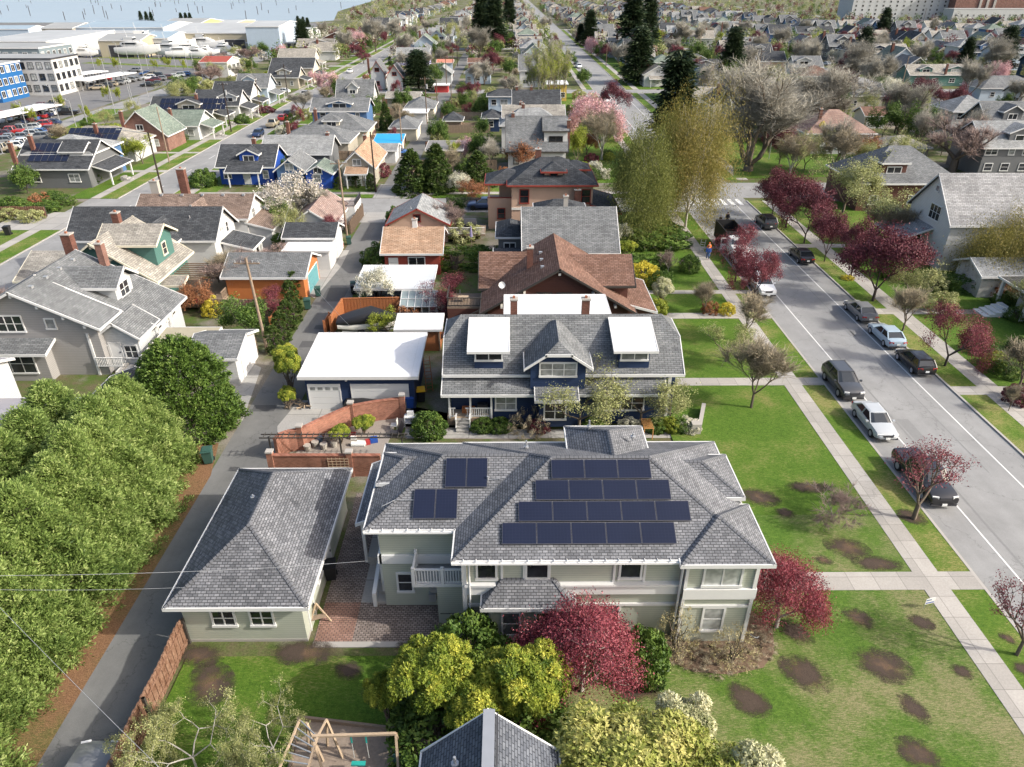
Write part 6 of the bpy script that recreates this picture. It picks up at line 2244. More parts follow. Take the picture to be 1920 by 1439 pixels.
hs("low garage with brown roof behind the light blue gabled one", 876, 926, 118, 2.8, 8, 'gx', 1.4, T_red, SH_brown, seed=29, cat='garage', name='garage', win='')
hs("white gabled house with grey roof above the balcony house", 972, 1020, 133, 5.0, 9, 'gx', 4.4, W_white, SH_mid, seed=30)
# ---- far side of the central street
hs("white cottage with teal door, grey roof and brick chimney on the corner", 1206, 1262, 141, 3.6, 9, 'gy', 2.8, W_white, SH_taupe, chim=[(.92, .3, .7)], seed=31, nS=1, porch='S')
hs("slate house with pale green hip roof behind the white corner cottage", 1222, 1268, 118, 4.2, 10, 'hip', 2.4, W_dkgrey, SH_green, seed=32, nS=3)
hs("brown-roofed cottage with low gable beyond the tall dark firs", 1243, 1276, 84, 3.0, 8, 'gy', 2.6, W_tan, SH_brown, seed=33, nS=1)
hs("charcoal gable house with white trim and blue-grey siding", 1300, 1357, 128, 3.2, 9, 'gx', 2.6, W_dkgrey, SH_dark, dorm=[('S', .4, 6, 'g')], seed=34)
hs("white barn-roofed house with tall brick chimney", 1330, 1362, 62, 4.4, 9, 'gy', 4.2, W_white, SH_dark, chim=[(.7, .0, 1.5)], seed=35)
hs("blue shed with a strip of solar panels on its roof", 1365, 1405, 126, 2.8, 6, 'gx', 1.2, W_pblue, SH_lt, cat='shed', name='shed', win='', solar=5)
hs("pink bungalow with pale rose shingle roof", 1293, 1334, 116, 3.0, 8, 'gy', 2.2, W_peach, SH_taupe, seed=36)
hs("white house with grey roof and triple gable near the blossom tree", 1358, 1420, 84, 3.8, 9, 'gx', 3.0, W_white, SH_mid, dorm=[('S', .6, 4, 'g')], seed=37)
hs("white two-storey house with dark roof and gables, centre right", 1400, 1450, 98, 5.0, 9, 'gx', 2.8, W_white, SH_dark, dorm=[('S', .5, 4, 'g')], seed=38)
# right side nearer
hs("dark grey hip-roofed house with skylight behind the plum trees", 1612, 1812, 345, 4.2, 12.5, 'hip', 4.2, W_brown, SH_mid, dorm=[('S', .35, 3.6, 'h')], seed=41, nS=3)
hs("house with a large rosy brown hip roof and dark chimney", 1512, 1646, 251, 4.0, 12, 'hip', 3.6, W_white, shingle("shingle_rose", (0.26, 0.17, 0.14), (0.34, 0.24, 0.20), .5, .2), chim=[(.25, .3, .5)], seed=42, nS=3)
hs("small grey hip roof between the rosy roof and the dark hip roof", 1660, 1750, 278, 3.0, 8, 'hip', 1.6, W_tan, SH_taupe, seed=43)
hs("dark slate house with white trim at the right edge, big shingled gable roof", 1846, 1990, 278, 5.0, 11, 'gx', 3.6, W_dkgrey, SH_lt, dorm=[('S', .55, 5, 'g')], seed=44, nS=4, winw=1.3)
hs("cream garage with brown roof and white door amid the back gardens", 1622, 1672, 218, 2.8, 7, 'gx', 1.6, W_cream, SH_brown, cat='garage', name='garage', win='', gar='S')
hs("beige cottage with stepped gables and charcoal roof", 1590, 1662, 180, 3.6, 9, 'gx', 2.6, W_tan, SH_dark, dorm=[('S', .35, 4, 'g')], seed=45)
hs("little beige house with dark gable porch left of the stepped cottage", 1534, 1592, 170, 3.0, 8, 'gx', 2.0, W_tan, SH_dark, dorm=[('S', .3, 4, 'g')], seed=46)
hs("mint green house with rose roof on the curving street", 1500, 1570, 143, 3.6, 10, 'hip', 2.6, plain("wall_mint", (.42, .52, .46), .7), SH_brown, seed=47, nS=3)
hs("low charcoal hip-roofed house on the right by the crossing", 1718, 1800, 207, 3.0, 10, 'hip', 2.2, W_tan, SH_dark, seed=48, nS=3)
hs("dark long roof house beside it with a covered porch", 1802, 1898, 214, 3.0, 8, 'gx', 1.6, W_brown, SH_dark, seed=49, nS=3, porch='S')
hs("dark teal and red bungalow with grey gables and pale stone chimney", 1706, 1838, 141, 3.4, 10, 'gx', 2.8, W_teal, SH_taupe, dorm=[('S', .25, 4, 'g'), ('S', .68, 6, 'g')], chim=[(.5, .0, .7)], seed=50, nS=4)
hs("pale blue two-storey house with curved balcony, far right", 1866, 1960, 100, 6.0, 10, 'gx', 2.6, W_pblue, SH_lt, dorm=[('S', .5, 6, 'g')], seed=51, nS=5)
hs("grey hip-roofed house beyond the lawn at the right edge", 1840, 1960, 166, 3.4, 11, 'hip', 2.8, W_pblue, SH_mid, seed=52, nS=3)
hs("two-storey navy and grey house with big taupe gable roof", 1625, 1706, 100, 5.4, 10, 'gx', 3.0, W_navy, SH_taupe, dorm=[('S', .3, 5, 'g')], seed=53, nS=3)
hs("pale pink garage with grey roof below the navy and grey house", 1680, 1738, 112, 3.2, 8, 'gx', 2.0, W_peach, SH_mid, seed=54, cat='garage', name='garage')
hs("white house with red and white gable beyond the plum trees", 1495, 1565, 62, 4.0, 10, 'gx', 3.2, W_white, SH_dark, dorm=[('S', .4, 5, 'g')], seed=55)
hs("grey house with white gable beside the parked white car", 1490, 1545, 126, 3.8, 10, 'gx', 3.2, W_ltgrey, SH_mid, dorm=[('S', .35, 5, 'g')], seed=56)
# ---- west of the west street
hs("grey house with solar panels and a stone chimney, lower left", 22, 165, 318, 3.2, 12, 'gx', 3.6, W_dkgrey, SH_dark, chim=[(.02, .1, .5)], solar=6, porch='E', seed=61, nS=2, dorm=[('E', .4, 4, 'g')])
hs("long blue-grey house with pale hip roof behind the solar one", 38, 172, 290, 5.0, 11, 'hip', 2.2, W_midblue, SH_lt, seed=62, chim=[(.15, .1, .8)])
hs("grey bungalow with jerkinhead roof and rooftop panels", 92, 250, 272, 3.2, 10, 'hip', 2.6, W_ltgrey, SH_taupe, solar=9, seed=63, chim=[(.5, .3, .9)])
hs("brick house with steep green-grey gable and tall leaning chimney", 214, 314, 256, 3.0, 9.5, 'gy', 4.8, M_brickdk, SH_green, chim=[(.22, .02, -.2)], seed=64)
hs("pale grey bungalow with green-tinted roof and porch", 306, 372, 237, 3.0, 10, 'gx', 2.6, W_ltgrey, SH_green, chim=[(.1, .3, .6)], porch='E', seed=65)
hs("brown craftsman with white bargeboards and a wide solar array", 276, 398, 214, 3.2, 9.5, 'gx', 3.2, W_tan, SH_dark, solar=14, chim=[(.7, .4, .8)], dorm=[('S', .62, 5, 'g')], porch='E', seed=66)
hs("grey house with twin white gables facing the street", 360, 448, 199, 3.4, 9, 'gx', 3.2, W_ltgrey, SH_dark, dorm=[('S', .75, 4, 'g')], seed=67, porch='E')
hs("white gabled cottage with red accent gable", 395, 470, 180, 4.2, 9, 'gx', 3.0, W_white, SH_dark, porch='E', seed=68)
hs("blue house with sky-blue gable front and grey roof", 440, 502, 165, 4.4, 9, 'gx', 3.2, W_pblue, SH_mid, dorm=[('S', .4, 3, 'g')], porch='E', seed=69)
hs("grey bungalow with brown low gable near the silver car", 500, 560, 146, 3.4, 9, 'gx', 2.8, W_tan, SH_dark, dorm=[('S', .5, 4, 'g')], seed=70, porch='E')
hs("beige two-storey house with dark roof along the far left row", 505, 588, 128, 4.6, 9, 'gx', 2.8, W_cream, SH_dark, seed=71, porch='E')
hs("pale cream house with brown-grey roof in the far left row", 520, 590, 108, 4.6, 9, 'gx', 2.8, W_cream, SH_taupe, seed=72, porch='E')
hs("wide olive craftsman with spreading gable, far left row", 555, 625, 88, 4.4, 10, 'gx', 3.0, W_tan, SH_taupe, dorm=[('S', .6, 7, 'g')], seed=73, porch='E')
hs("brown craftsman with broad white-edged gable by the pink blossom tree", 602, 655, 73, 4.0, 10, 'gy', 3.0, W_brown, SH_taupe, seed=74)
print("mid houses", len(MIDRECTS))
# ------------------------------------------------------------------ planting, near and middle
def pl(key, u, v, H, R=None, label='', cat='tree', group=None, name=None, flat=1.0, z=0.0, rz=None):
    x, y = G(u, v, z)
    return plant(key, x, y, H, R, label, cat, name, group, rz, 0.0, flat)


# cypress row beside the alley
ordn = ['nearest', 'second', 'third', 'fourth', 'fifth', 'sixth', 'seventh', 'eighth', 'ninth', 'tenth', 'eleventh', 'twelfth', 'thirteenth', 'fourteenth', 'fifteenth', 'sixteenth']
for k in range(17):
    y = 11.5 + k * 1.83
    plant('cypress' if k % 2 else 'cypress2', -25.3 + rnd.uniform(-.35, .35), y, 7.5 + rnd.uniform(-.6, .8), 3.1 + rnd.uniform(-.2, .35), "bushy yellow-green cypress in the alley row, %s from bottom of view" % (ordn + ['seventeenth'])[k], 'tree', group='cypresses in the row along the alley')
for k in range(9):
    y = 15 + k * 3.0
    plant('cypress2' if k % 2 else 'cypress', -29.6 + rnd.uniform(-.5, .5), y, 7.9 + rnd.uniform(-.6, .8), 3.8, "cypress in the back line behind the alley row, %s from bottom of view" % ordn[k], 'tree', group='cypresses behind the alley row')
plant('cypressdome', -24.5, 46.4, 7.2, 3.4, "round-topped dark green cypress by the white alley garage")
# solar house garden
x, y = G(835, 1310, 0)
plant('rhodo', -3.5, 21.0, 4.9, 2.3, "big yellow-green rhododendron left of the two by the sage house", 'shrub', 'shrub')
plant('rhodo2', .9, 20.7, 4.6, 2.4, "yellow-tipped rhododendron touching the purple maple", 'shrub', 'shrub')
plant('rhodo2', -1.5, 20.1, 4.0, 2.2, "middle rhododendron joining the two larger yellow-green ones", 'shrub', 'shrub')
plant('rhodo', -5.6, 20.9, 3.2, 1.1, "small yellow-green side bush at the left of the rhododendrons", 'shrub', 'shrub')
plant('shrub', -3.2, 20.2, 2.0, 2.3, "dark leafy skirt beneath the left rhododendron", 'shrub', 'shrub')
plant('shrub', .7, 20.2, 2.0, 2.3, "dark leafy skirt beneath the right rhododendron", 'shrub', 'shrub')
plant('shrub', -1.9, 23.6, 3.2, 2.0, "dark green bush between the courtyard and the yellow rhododendrons", 'shrub', 'shrub')
plant('photinia', 5.2, 15.3, 5.0, 4.9, "huge pale-flecked evergreen bush at the bottom of the view", 'shrub', 'shrub')
plant('bloomwhite', 9.2, 15.6, 4.4, 1.9, "cream-flowering bush on the right end of the evergreen", 'shrub', 'shrub')
plant('bloomwhite', 7.2, 18.6, 4.0, 1.7, "cream-flowering bush crowning the back of the evergreen", 'shrub', 'shrub')
plant('maple', 3.5, 22.6, 5.6, 3.15, "bushy crimson-purple maple in front of the bay window")
plant('maple', 2.3, 23.6, 4.2, 1.9, "small crimson tree crown leaning over the bay roof")
plant('maple', 14.2, 26.4, 5.0, 2.4, "purple-leaved tree at the right corner of the sage house")
plant('shrub', 6.6, 23.6, 2.6, 1.3, "dark green bush right of the crimson maple", 'shrub', 'shrub')
plant('straw', 8.4, 24.7, 3.2, 1.1, "straw-coloured twiggy shrub against the sage wall", 'shrub', 'shrub')
plant('straw', 11.2, 24.2, 2.2, 1.2, "straw-coloured bare shrub under the corner window", 'shrub', 'shrub')
for k, (u, v) in enumerate([(1255, 1225), (1300, 1240), (1345, 1250), (1390, 1235), (1425, 1215), (1335, 1215), (1415, 1180), (1280, 1205)]):
    pl('twigshrub', u, v, .4 + .06 * (k % 3), .9, "dry tan perennial clump in the garden bed, %s counted from the left" % ['first', 'third', 'fifth', 'sixth', 'eighth', 'fourth', 'seventh', 'second'][k], 'plant', 'clumps in the garden bed', 'garden_clump')
pl('baretiny', 1557, 978, 2.4, 1.7, "low rosy-grey bare tree on the worn front lawn")
pl('plumsparse', 1712, 975, 5.6, 2.5, "sparse purple plum tree beside the black pickup")
pl('plumsparse', 1905, 1230, 5.0, 1.8, "dark red-budded tree at the right edge of the view")
pl('apple', 372, 1450, 3.8, 2.3, "gnarled apple tree with pale bark by the plank fence")
pl('apple', 285, 1435, 2.8, 1.4, "low sprawling apple tree leaning on the plank fence")
pl('apple', 520, 1432, 3.8, 1.7, "gnarled apple tree beside the climbing frame")
pl('bud', 462, 1470, 2.2, .8, "young leafy sapling between the apple trees")
# courtyard / garden behind brick wall
for k, (u, v, s) in enumerate([(805, 815, 1.7), (683, 815, 1.5), (640, 832, 1.4), (796, 800, 1.2)]):
    pl('rhodo' if k in (1, 2) else 'shrub', u, v, s, s * .75, ["round green rhododendron by the side gate", "yellow-green bush against the curved brick wall", "small yellow-green bush beside the pots", "dark bush behind the round rhododendron"][k], 'shrub')
# navy house garden
pl('budsparse', 1085, 812, 5.6, 3.1, "multi-stemmed budding tree in front of the navy house")
pl('budsparse', 1200, 800, 5.4, 3.0, "budding lilac-like tree at the right of the navy house")
pl('budsparse', 1255, 795, 4.0, 2.2, "smaller budding tree at the navy house corner")
pl('twigshrub', 990, 812, 1.8, 1.5, "grey twiggy shrub by the navy house wall", 'shrub')
for k, (u, kd) in enumerate([(905, 'shrub'), (938, 'shrub'), (1010, 'purpleshrub'), (1115, 'shrub'), (1180, 'whiteshrub'), (1255, 'limeshrub'), (1290, 'whiteshrub'), (1225, 'shrub'), (1272, 'shrub')]):
    pl(kd, u, 806, .9, .9, "low border shrub by the navy house, number %s from the left" % ['one', 'two', 'three', 'four', 'six', 'eight', 'ten', 'seven', 'nine'][k], 'shrub', 'border shrubs of the navy house')
pl('baresmall', 1408, 766, 5.4, 2.2, "bare vase-shaped tree on the bright lawn")
pl('budsparse', 1361, 680, 4.6, 2.3, "spreading low budding tree on the bright lawn")
pl('baresmall', 1395, 640, 4.5, 1.6, "thin bare tree beside the pavement")
pl('baresmall', 1320, 590, 3.2, 1.2, "bare twiggy shrub tree at the footpath", 'tree')
pl('rustshrub', 1330, 588, 1.2, .9, "rust-coloured shrub at the footpath corner", 'shrub'); pl('yellowshrub', 1362, 590, 1.2, .9, "bright yellow shrub by the pavement", 'shrub')
pl('ball', 1292, 510, 2.1, 1.3, "dark green clipped ball shrub on the front lawn", 'shrub')
pl('bloomwhite', 1240, 575, 2.6, 1.5, "tall flowering rhododendron by the brown house porch", 'shrub'); pl('limeshrub', 1228, 590, 1.6, 1.3, "lime shrub beneath the flowering rhododendron", 'shrub')
pl('ball', 1237, 545, 2.4, 1.2, "dark round evergreen by the brown house porch", 'shrub')
pl('rustshrub', 1205, 600, 1.3, 1.2, "rusty low shrub at the brown house corner", 'shrub'); pl('purpleshrub', 1200, 592, 1.0, .8, "deep purple low shrub at the brown house corner", 'shrub')
pl('yellowshrub', 1205, 530, 2.2, 2.0, "golden yellow forsythia by the hedge", 'shrub')
plant('hedge', *G(1212, 505), 1.6, 2.6, "clipped lime hedge in front of the brown house", 'shrub', rz=0, flat=.4, name='hedge')
pl('rhodo', 1170, 490, 2.6, 1.8, "yellow-green rhododendron in front of the grey roof", 'shrub')
pl('white', 1160, 465, 3.2, 1.6, "white-blossomed shrub tree by the grey roof")
pl('baretiny', 1252, 512, 2.6, 1.2, "pale slender bare sapling on the lawn")
# street plums, near side
pl('plum', 1378, 530, 6.4, 2.7, "purple plum street tree over the white chipper truck")
pl('plum2', 1410, 572, 6.0, 2.2, "purple plum street tree beside the pale suv")
# street plums, far side
for k, (u, v, hh, rr, kd) in enumerate([(1447, 408, 7, 3.2, 'plumdk'), (1473, 428, 7.4, 3.2, 'plumdk2'), (1507, 458, 7.6, 3.3, 'plumdk'), (1545, 492, 6.2, 2.4, 'plumdk2'), (1594, 522, 7.2, 2.6, 'plumdk'), (1636, 566, 8, 3.8, 'plumdk2'), (1771, 688, 5.6, 3.0, 'plum')]):
    pl(kd, u, v, hh, rr, "purple plum in the verge beyond the road, %s from the crossing" % ordn[k].replace('nearest', 'first'), group='plums on the far verge')
pl('baresmall', 1692, 622, 4.2, 1.6, "pale bare young tree on the far verge near the silver sedans")
pl('baresmall', 1890, 772, 2.2, .6, "tiny bare sapling on the far verge")
pl('budsparse', 1700, 560, 5.0, 2.8, "sparse grey-green tree behind the purple plums")
pl('budsparse', 1630, 450, 8, 5.0, "large pale budding tree by the white house")
pl('bud', 1580, 400, 9, 5.0, "large grey-green budding tree behind the plum row")
pl('birch', 1565, 330, 8, 3.6, "bare straw-coloured birch near the dark hip roof")
pl('willowsm', 1875, 528, 10.5, 5.0, "gold-green weeping birch at the right edge")
plant('hedge', *G(1840, 545), 1.5, 4.2, "clipped hedge beside the right-hand bungalow", 'shrub', rz=0, flat=.35, name='hedge')
for k, (u, v, kd) in enumerate([(1838, 660, 'shrub'), (1865, 690, 'limeshrub'), (1885, 705, 'ball'), (1905, 600, 'ball'), (1880, 575, 'shrub'), (1915, 660, 'shrub'), (1905, 755, 'purpleshrub')]):
    pl(kd, u, v, 1.4, 1.2, "garden shrub by the right-hand bungalow, %s one" % ['mid green leafy', 'pale lime', 'dark rounded', 'upper dark rounded', 'upper leafy', 'right edge leafy', 'low purple'][k], 'shrub')
pl('yellowshrub', 1590, 525, .5, .7, "small patch of yellow daffodils under a plum", 'plant', name='flower_clump')
# the giant weeping birch and dark fir behind it
pl('willow', 1205, 438, 18.5, 6.8, "huge gold-green weeping birch towering over the street corner")
pl('willowbig', 1285, 427, 23.5, 5.6, "golden right-hand crown of the huge weeping birch")
pl('fir2', 1256, 296, 18.5, 4.2, "dark columnar conifer rising behind the weeping birch")
plant('shrub', *G(1218, 452), 2.2, 5.2, "dark evergreen underplanting beneath the weeping birch", 'shrub')
pl('barebig', 1402, 322, 18.5, 7.0, "massive bare grey tree on the lawn corner")
pl('barebig', 1520, 262, 15, 6.5, "big bare tree behind the massive grey one")
pl('bareround', 1785, 322, 9, 6.0, "gnarled pollarded bare tree by the dark hip roof")
pl('lime', 1700, 235, 8, 3.4, "light yellow-green tree by the leaning pole")
pl('lime', 1555, 205, 5, 2.2, "round yellow-green shrub tree in the back gardens")
pl('birch', 1480, 330, 7, 3.5, "slender bare birch by the crossing lawn")
pl('rusttree', 1620, 300, 5, 3.0, "rust-tinted tree before the rosy roof")
pl('yellowshrub', 1530, 285, 5, 2.4, "tall yellow forsythia near the rosy roof", 'shrub')
# west side gardens
pl('magnolia', 545, 425, 7.4, 4.6, "spreading white-pink magnolia beside the alley garages")
pl('plum', 515, 598, 3.2, 2.2, "purple shrubby maple behind the orange garage")
pl('plum', 843, 590, 4.2, 2.6, "purple round maple beside the white greenhouse")
pl('white', 711, 578, 4.4, 1.9, "white-blossomed small tree at the white carport")
pl('white', 828, 592, 2.4, 1.1, "small white-blossomed shrub by the fence", 'shrub')
pl('bareround', 495, 520, 3.5, 3.2, "tangled pale bare climber on the orange garage")
pl('bareround', 440, 545, 4.0, 3.0, "tangled bare apple tree in the back garden")
pl('rusttree', 375, 585, 3.6, 1.7, "rust-orange small tree by the timber deck")
pl('yellowshrub', 400, 590, 1.6, 1.1, "vivid yellow shrub in the back garden", 'shrub')
pl('rhodo', 302, 575, 2.6, 1.0, "yellow-green climber at the teal house corner", 'shrub')
pl('green', 470, 632, 4.6, 2.4, "mid green garden tree by the leaning pole")
for k, (u, v, h_) in enumerate([(517, 660, 2.6), (530, 640, 3.0), (541, 618, 3.0), (553, 603, 3.2), (549, 585, 3.4), (555, 560, 3.0)]):
    pl('arbor', u, v, h_, .85, "clipped columnar arborvitae on the alley edge, %s from the near end" % ordn[k].replace('nearest', 'first'), 'shrub', 'columnar arborvitae on the alley edge')
pl('rhodo2', 549, 742, 4.0, 1.5, "tall yellow-green ivy mass at the corner of the navy garage", 'shrub')
pl('rhodo2', 543, 768, 1.8, 1.0, "low ivy clump under the tall one at the garage corner", 'shrub')
pl('rhodo2', 543, 700, 2.6, 1.3, "yellow-green bush behind the navy garage corner", 'shrub')
pl('lime', 728, 628, 2.6, 1.7, "lime green bush beside the covered boat", 'shrub'); pl('rustshrub', 762, 600, 1.5, 1.6, "rust and lime bush above the covered boat", 'shrub')
pl('shrub', 712, 498, 2.4, 2.0, "rounded olive bush below the tan-roofed cottage", 'shrub')
plant('hedge', *G(852, 506), 2.5, 5.6, "tall box hedge clipped square behind the white carport", 'shrub', rz=0, flat=.22, name='hedge')
plant('hedge', *G(570, 472), 2.0, 3.4, "clipped dark hedge before the white alley garage", 'shrub', rz=0, flat=.35, name='hedge')
pl('shrub', 748, 420, 2.2, 1.8, "rounded lime bush at the outbuilding corner", 'shrub'); pl('bareround', 840, 440, 4, 2.4, "bare blossom tree by the small outbuilding")
pl('oliveshrub', 870, 450, 2.4, 2.4, "olive brown thicket behind the tall hedge", 'shrub'); pl('green', 850, 420, 4, 2.0, "green tree behind the outbuilding")
pl('pink', 790, 470, 3.0, 1.8, "pinkish bare tree at the tan cottage eave")
for k, (u, v, s, kd) in enumerate([(35, 690, 1.8, 'rustshrub'), (70, 695, 2.0, 'whiteshrub'), (20, 672, 1.6, 'whiteshrub'), (100, 690, 1.0, 'shrub')]):
    pl(kd, u, v, s, s * .75, ["coral azalea before the grey craftsman", "white azalea before the grey craftsman", "cream azalea at the left edge", "low dark shrub at the grey craftsman wall"][k], 'shrub')
pl('bareround', -5, 640, 5, 2.6, "mossy bare trunked tree at the left edge")
# north of the first cross street
pl('cedar', 775, 362, 6.6, 3.0, "dark green pyramidal conifer, left of the three behind the cross street")
pl('cedar', 820, 358, 7.2, 3.0, "dark green pyramidal conifer, middle of the three behind the cross street")
pl('cedar', 895, 348, 5.4, 2.8, "rounder dark conifer, right of the three behind the cross street")
pl('white', 862, 362, 3.2, 2.2, "white-blossomed tree below the right-hand conifer"); pl('rusttree', 885, 372, 3.0, 2.4, "golden pink budding shrub by the cross street")
pl('pink', 872, 300, 4.0, 2.6, "pale pink cherry in the back garden"); pl('lime', 850, 305, 4, 1.8, "lime green tree behind the pink cherry")
pl('pink', 1112, 262, 9.0, 6.2, "large pink cherry in full blossom")
pl('plumdk', 1150, 215, 8, 4.0, "dark purple tree behind the pink cherry")
pl('birch', 1128, 300, 9, 4.2, "white-stemmed bare birch below the pink cherry"); pl('lime', 1082, 312, 7, 2.6, "bright lime tree beside the chimney stack")
pl('rusttree', 985, 315, 6, 3.6, "rusty maple before the half-timbered house"); pl('rusttree', 1100, 290, 5, 2.2, "orange-red shrub tree under the birch")
for k, (u, v, h_, r_) in enumerate([(1010, 213, 13.5, 3.2), (1022, 210, 15, 3.4), (1035, 208, 15, 3.2), (1050, 205, 14, 3.2)]):
    pl('poplar', u, v, h_, r_, "tall slender budding tree in the street clump, %s from the left" % ordn[k].replace('nearest', 'first'), group='clump of tall budding trees')
for k, (u, v, kd, h_) in enumerate([(1100, 350, 'limeshrub', 1.8), (1115, 322, 'whiteshrub', 1.8), (1108, 305, 'purpleshrub', 1.6), (1128, 335, 'whiteshrub', 1.8), (1090, 330, 'shrub', 1.4)]):
    pl(kd, u, v, h_, 1.4, "corner garden shrub near the peach house, %s" % ['lime and leafy', 'lilac white', 'low purple', 'cream flowering', 'dark green'][k], 'shrub')
pl('ball', 818, 362, 1.4, .9, "dark shrub on the cross street bank", 'shrub')
# shrubs round the west blocks
pl('shrub', 383, 350, 2.6, 2.2, "dark rhododendron at the corner of the royal blue house", 'shrub'); pl('green', 540, 330, 3.5, 2.2, "green garden tree by the royal blue house")
for k, (u, v) in enumerate([(602, 350), (617, 352), (637, 356), (668, 352), (696, 350)]):
    pl('arbor', u, v, 2.0, .8, "columnar yew before the tan-roofed bungalow, %s from the left" % ordn[k].replace('nearest', 'first'), 'shrub', 'yews before the tan-roofed bungalow')
pl('purpleshrub', 715, 332, 2.2, 1.6, "deep purple shrub beside the cross-street lawn", 'shrub')
pl('cedar', 725, 245, 6, 1.6, "narrow weeping conifer beside the blue tarpaulin"); pl('green', 700, 225, 6, 2.8, "leafy green tree right of the mid-blue house"); pl('plumdk', 690, 262, 2.4, 2.2, "dark purple shrub near the blue tarpaulin", 'shrub')
pl('fir', 785, 170, 11.5, 5.0, "broad dark spruce behind the alley garages"); pl('green', 815, 160, 7, 3, "green tree behind the broad spruce")
pl('plumdk', 880, 190, 5, 3.4, "dark red maple at the second crossing"); pl('rust', 880, 178, 4, 2, "x") if 0 else None
pl('plumdk2', 925, 140, 7.5, 3.6, "deep purple tree beside the light blue garage"); pl('bud', 955, 140, 7, 3.4, "olive green tree beside the purple one")
pl('fir', 905, 92, 25, 6.2, "tallest dark fir in the middle distance, left one"); pl('fir2', 928, 96, 23, 5.6, "tall dark fir touching the tallest one"); pl('fir', 955, 52, 24, 5.2, "narrow dark fir to the right of the tall pair")
pl('fir', 1212, 95, 26, 5.5, "dark fir of the eastern pair, right one"); pl('fir2', 1180, 110, 24, 6.5, "dark fir of the eastern pair, left one"); pl('fir', 1195, 158, 17, 5.8, "broad spruce standing before the white corner cottage")
pl('bud', 845, 85, 13, 5.5, "tall budding tree left of the dark firs"); pl('lime', 812, 100, 8, 4.2, "bright lime tree in the far block")
pl('bare', 705, 98, 14, 5, "tall bare street tree on the west street"); pl('bare2', 740, 84, 12, 5, "bare tree right of the tall street one"); pl('pink', 668, 90, 8, 5.0, "pale pink cherry on the west street")
pl('plumdk', 682, 120, 5, 3.6, "purple street tree on the west street"); pl('pink', 620, 182, 7, 3.6, "pink magnolia beside the west street"); pl('green', 640, 185, 6, 2.8, "green tree beside the pink magnolia")
pl('bare', 568, 212, 5, 3.0, "bare bushy tree on the west street verge"); pl('pink', 588, 158, 4, 2.0, "bright pink small street tree")
pl('lime', 268, 308, 5, 3.4, "olive gold bushy tree near the street lamp"); pl('bloomwhite', 297, 272, 3, 1.8, "white-flecked evergreen in the brick house garden", 'shrub')
pl('ball', 318, 268, 2.4, 1.8, "clipped dark shrub by the brick house", 'shrub'); pl('shrub', 162, 345, 2.6, 2.6, "bright green rhododendron by the solar grey house", 'shrub')
for k, (u, v) in enumerate([(345, 262), (365, 258), (385, 250)]):
    pl('ball', u, v, 1.6, 1.9, "clipped hedge ball in front of the brick house, %s from the left" % ordn[k].replace('nearest', 'first'), 'shrub')
pl('lime', 488, 205, 3.5, 2.2, "yellow-green young street tree on the west verge"); pl('purpleshrub', 500, 212, 1.6, 2.2, "purple low hedge on the west verge", 'shrub')
pl('shrub', 455, 232, 2.0, 1.8, "green shrub by the white gabled porch", 'shrub'); pl('plumdk', 432, 222, 3.4, 1.3, "small red street maple by the white porch")
for k, (u, v, kd) in enumerate([(25, 390, 'shrub'), (50, 400, 'shrub'), (90, 398, 'shrub'), (118, 385, 'ball'), (100, 378, 'ball'), (75, 385, 'rustshrub'), (20, 412, 'oliveshrub'), (60, 415, 'oliveshrub'), (100, 345, 'limeshrub')]):
    pl(kd, u, v, 1.6, 1.7, "corner garden shrub west of the street, %s" % ['leafy and leftmost', 'second leafy', 'low leafy', 'small round', 'smaller round', 'orange tinted', 'dusty olive', 'second olive', 'lime by the steps'][k], 'shrub')
plant('limeshrub', *G(195, 262), 2.6, 9, "long bright green hedge bank left of the brick house", 'shrub', flat=.8)
# scrub belt between the gardens and the marina road
for k, (u, v) in enumerate([(330, 190), (352, 180), (372, 172), (395, 160), (412, 150), (430, 140), (452, 130), (470, 118), (440, 112), (488, 105), (500, 95), (410, 132), (520, 85), (385, 145)]):
    kd = ['bud', 'green', 'oliveshrub', 'bareround'][k % 4]
    pl(kd, u, v, 6 if kd != 'oliveshrub' else 4, 4.6, "scrubby %s tree in the belt by the marina, %s going away" % (['budding', 'green', 'olive', 'bare'][k % 4], ordn[k]), group='scrub belt by the marina')

# back gardens of the middle distance: assorted shrubs and small trees between the houses
rp = random.Random(21)
gk = [('shrub', 'dark leafy shrub', 1.7), ('green', 'small green tree', 4.2), ('limeshrub', 'lime shrub', 1.6), ('bud', 'budding small tree', 4.5), ('oliveshrub', 'olive shrub', 2.0), ('baresmall', 'bare small tree', 4.2), ('plum', 'purple small tree', 3.8),
      ('ball', 'clipped round shrub', 1.5), ('whiteshrub', 'white flowering shrub', 1.6), ('rustshrub', 'rusty shrub', 1.4), ('arbor', 'narrow evergreen', 2.6), ('bare2', 'twiggy bare tree', 6.0), ('green2', 'leafy garden tree', 5.0)]
spots = []
for zx0, zx1, zy0, zy1, n in ((-15.5, 10, 119, 232, 44), (-52, -22, 116, 232, 34), (12, 23, 118, 232, 16), (-15.5, 22, 243, 330, 26), (-52, -22, 243, 330, 20), (-49, -22, 66, 103, 10), (43, 58, 46, 108, 12), (-98, -70, 110, 300, 26)):
    t = 0
    while n and t < 600:
        t += 1
        x, y = rp.uniform(zx0, zx1), rp.uniform(zy0, zy1)
        if any(m_[0] + .6 < x < m_[1] - .6 and m_[2] < y < m_[3] - .6 for m_ in MIDRECTS): continue
        if any((x - a) ** 2 + (y - b) ** 2 < 9 for a, b in spots): continue
        if y < 104 and x < 0 and not (-33 < x < -29.8 or y > 86 and x > -31): continue
        spots.append((x, y)); n -= 1
cntk = {}
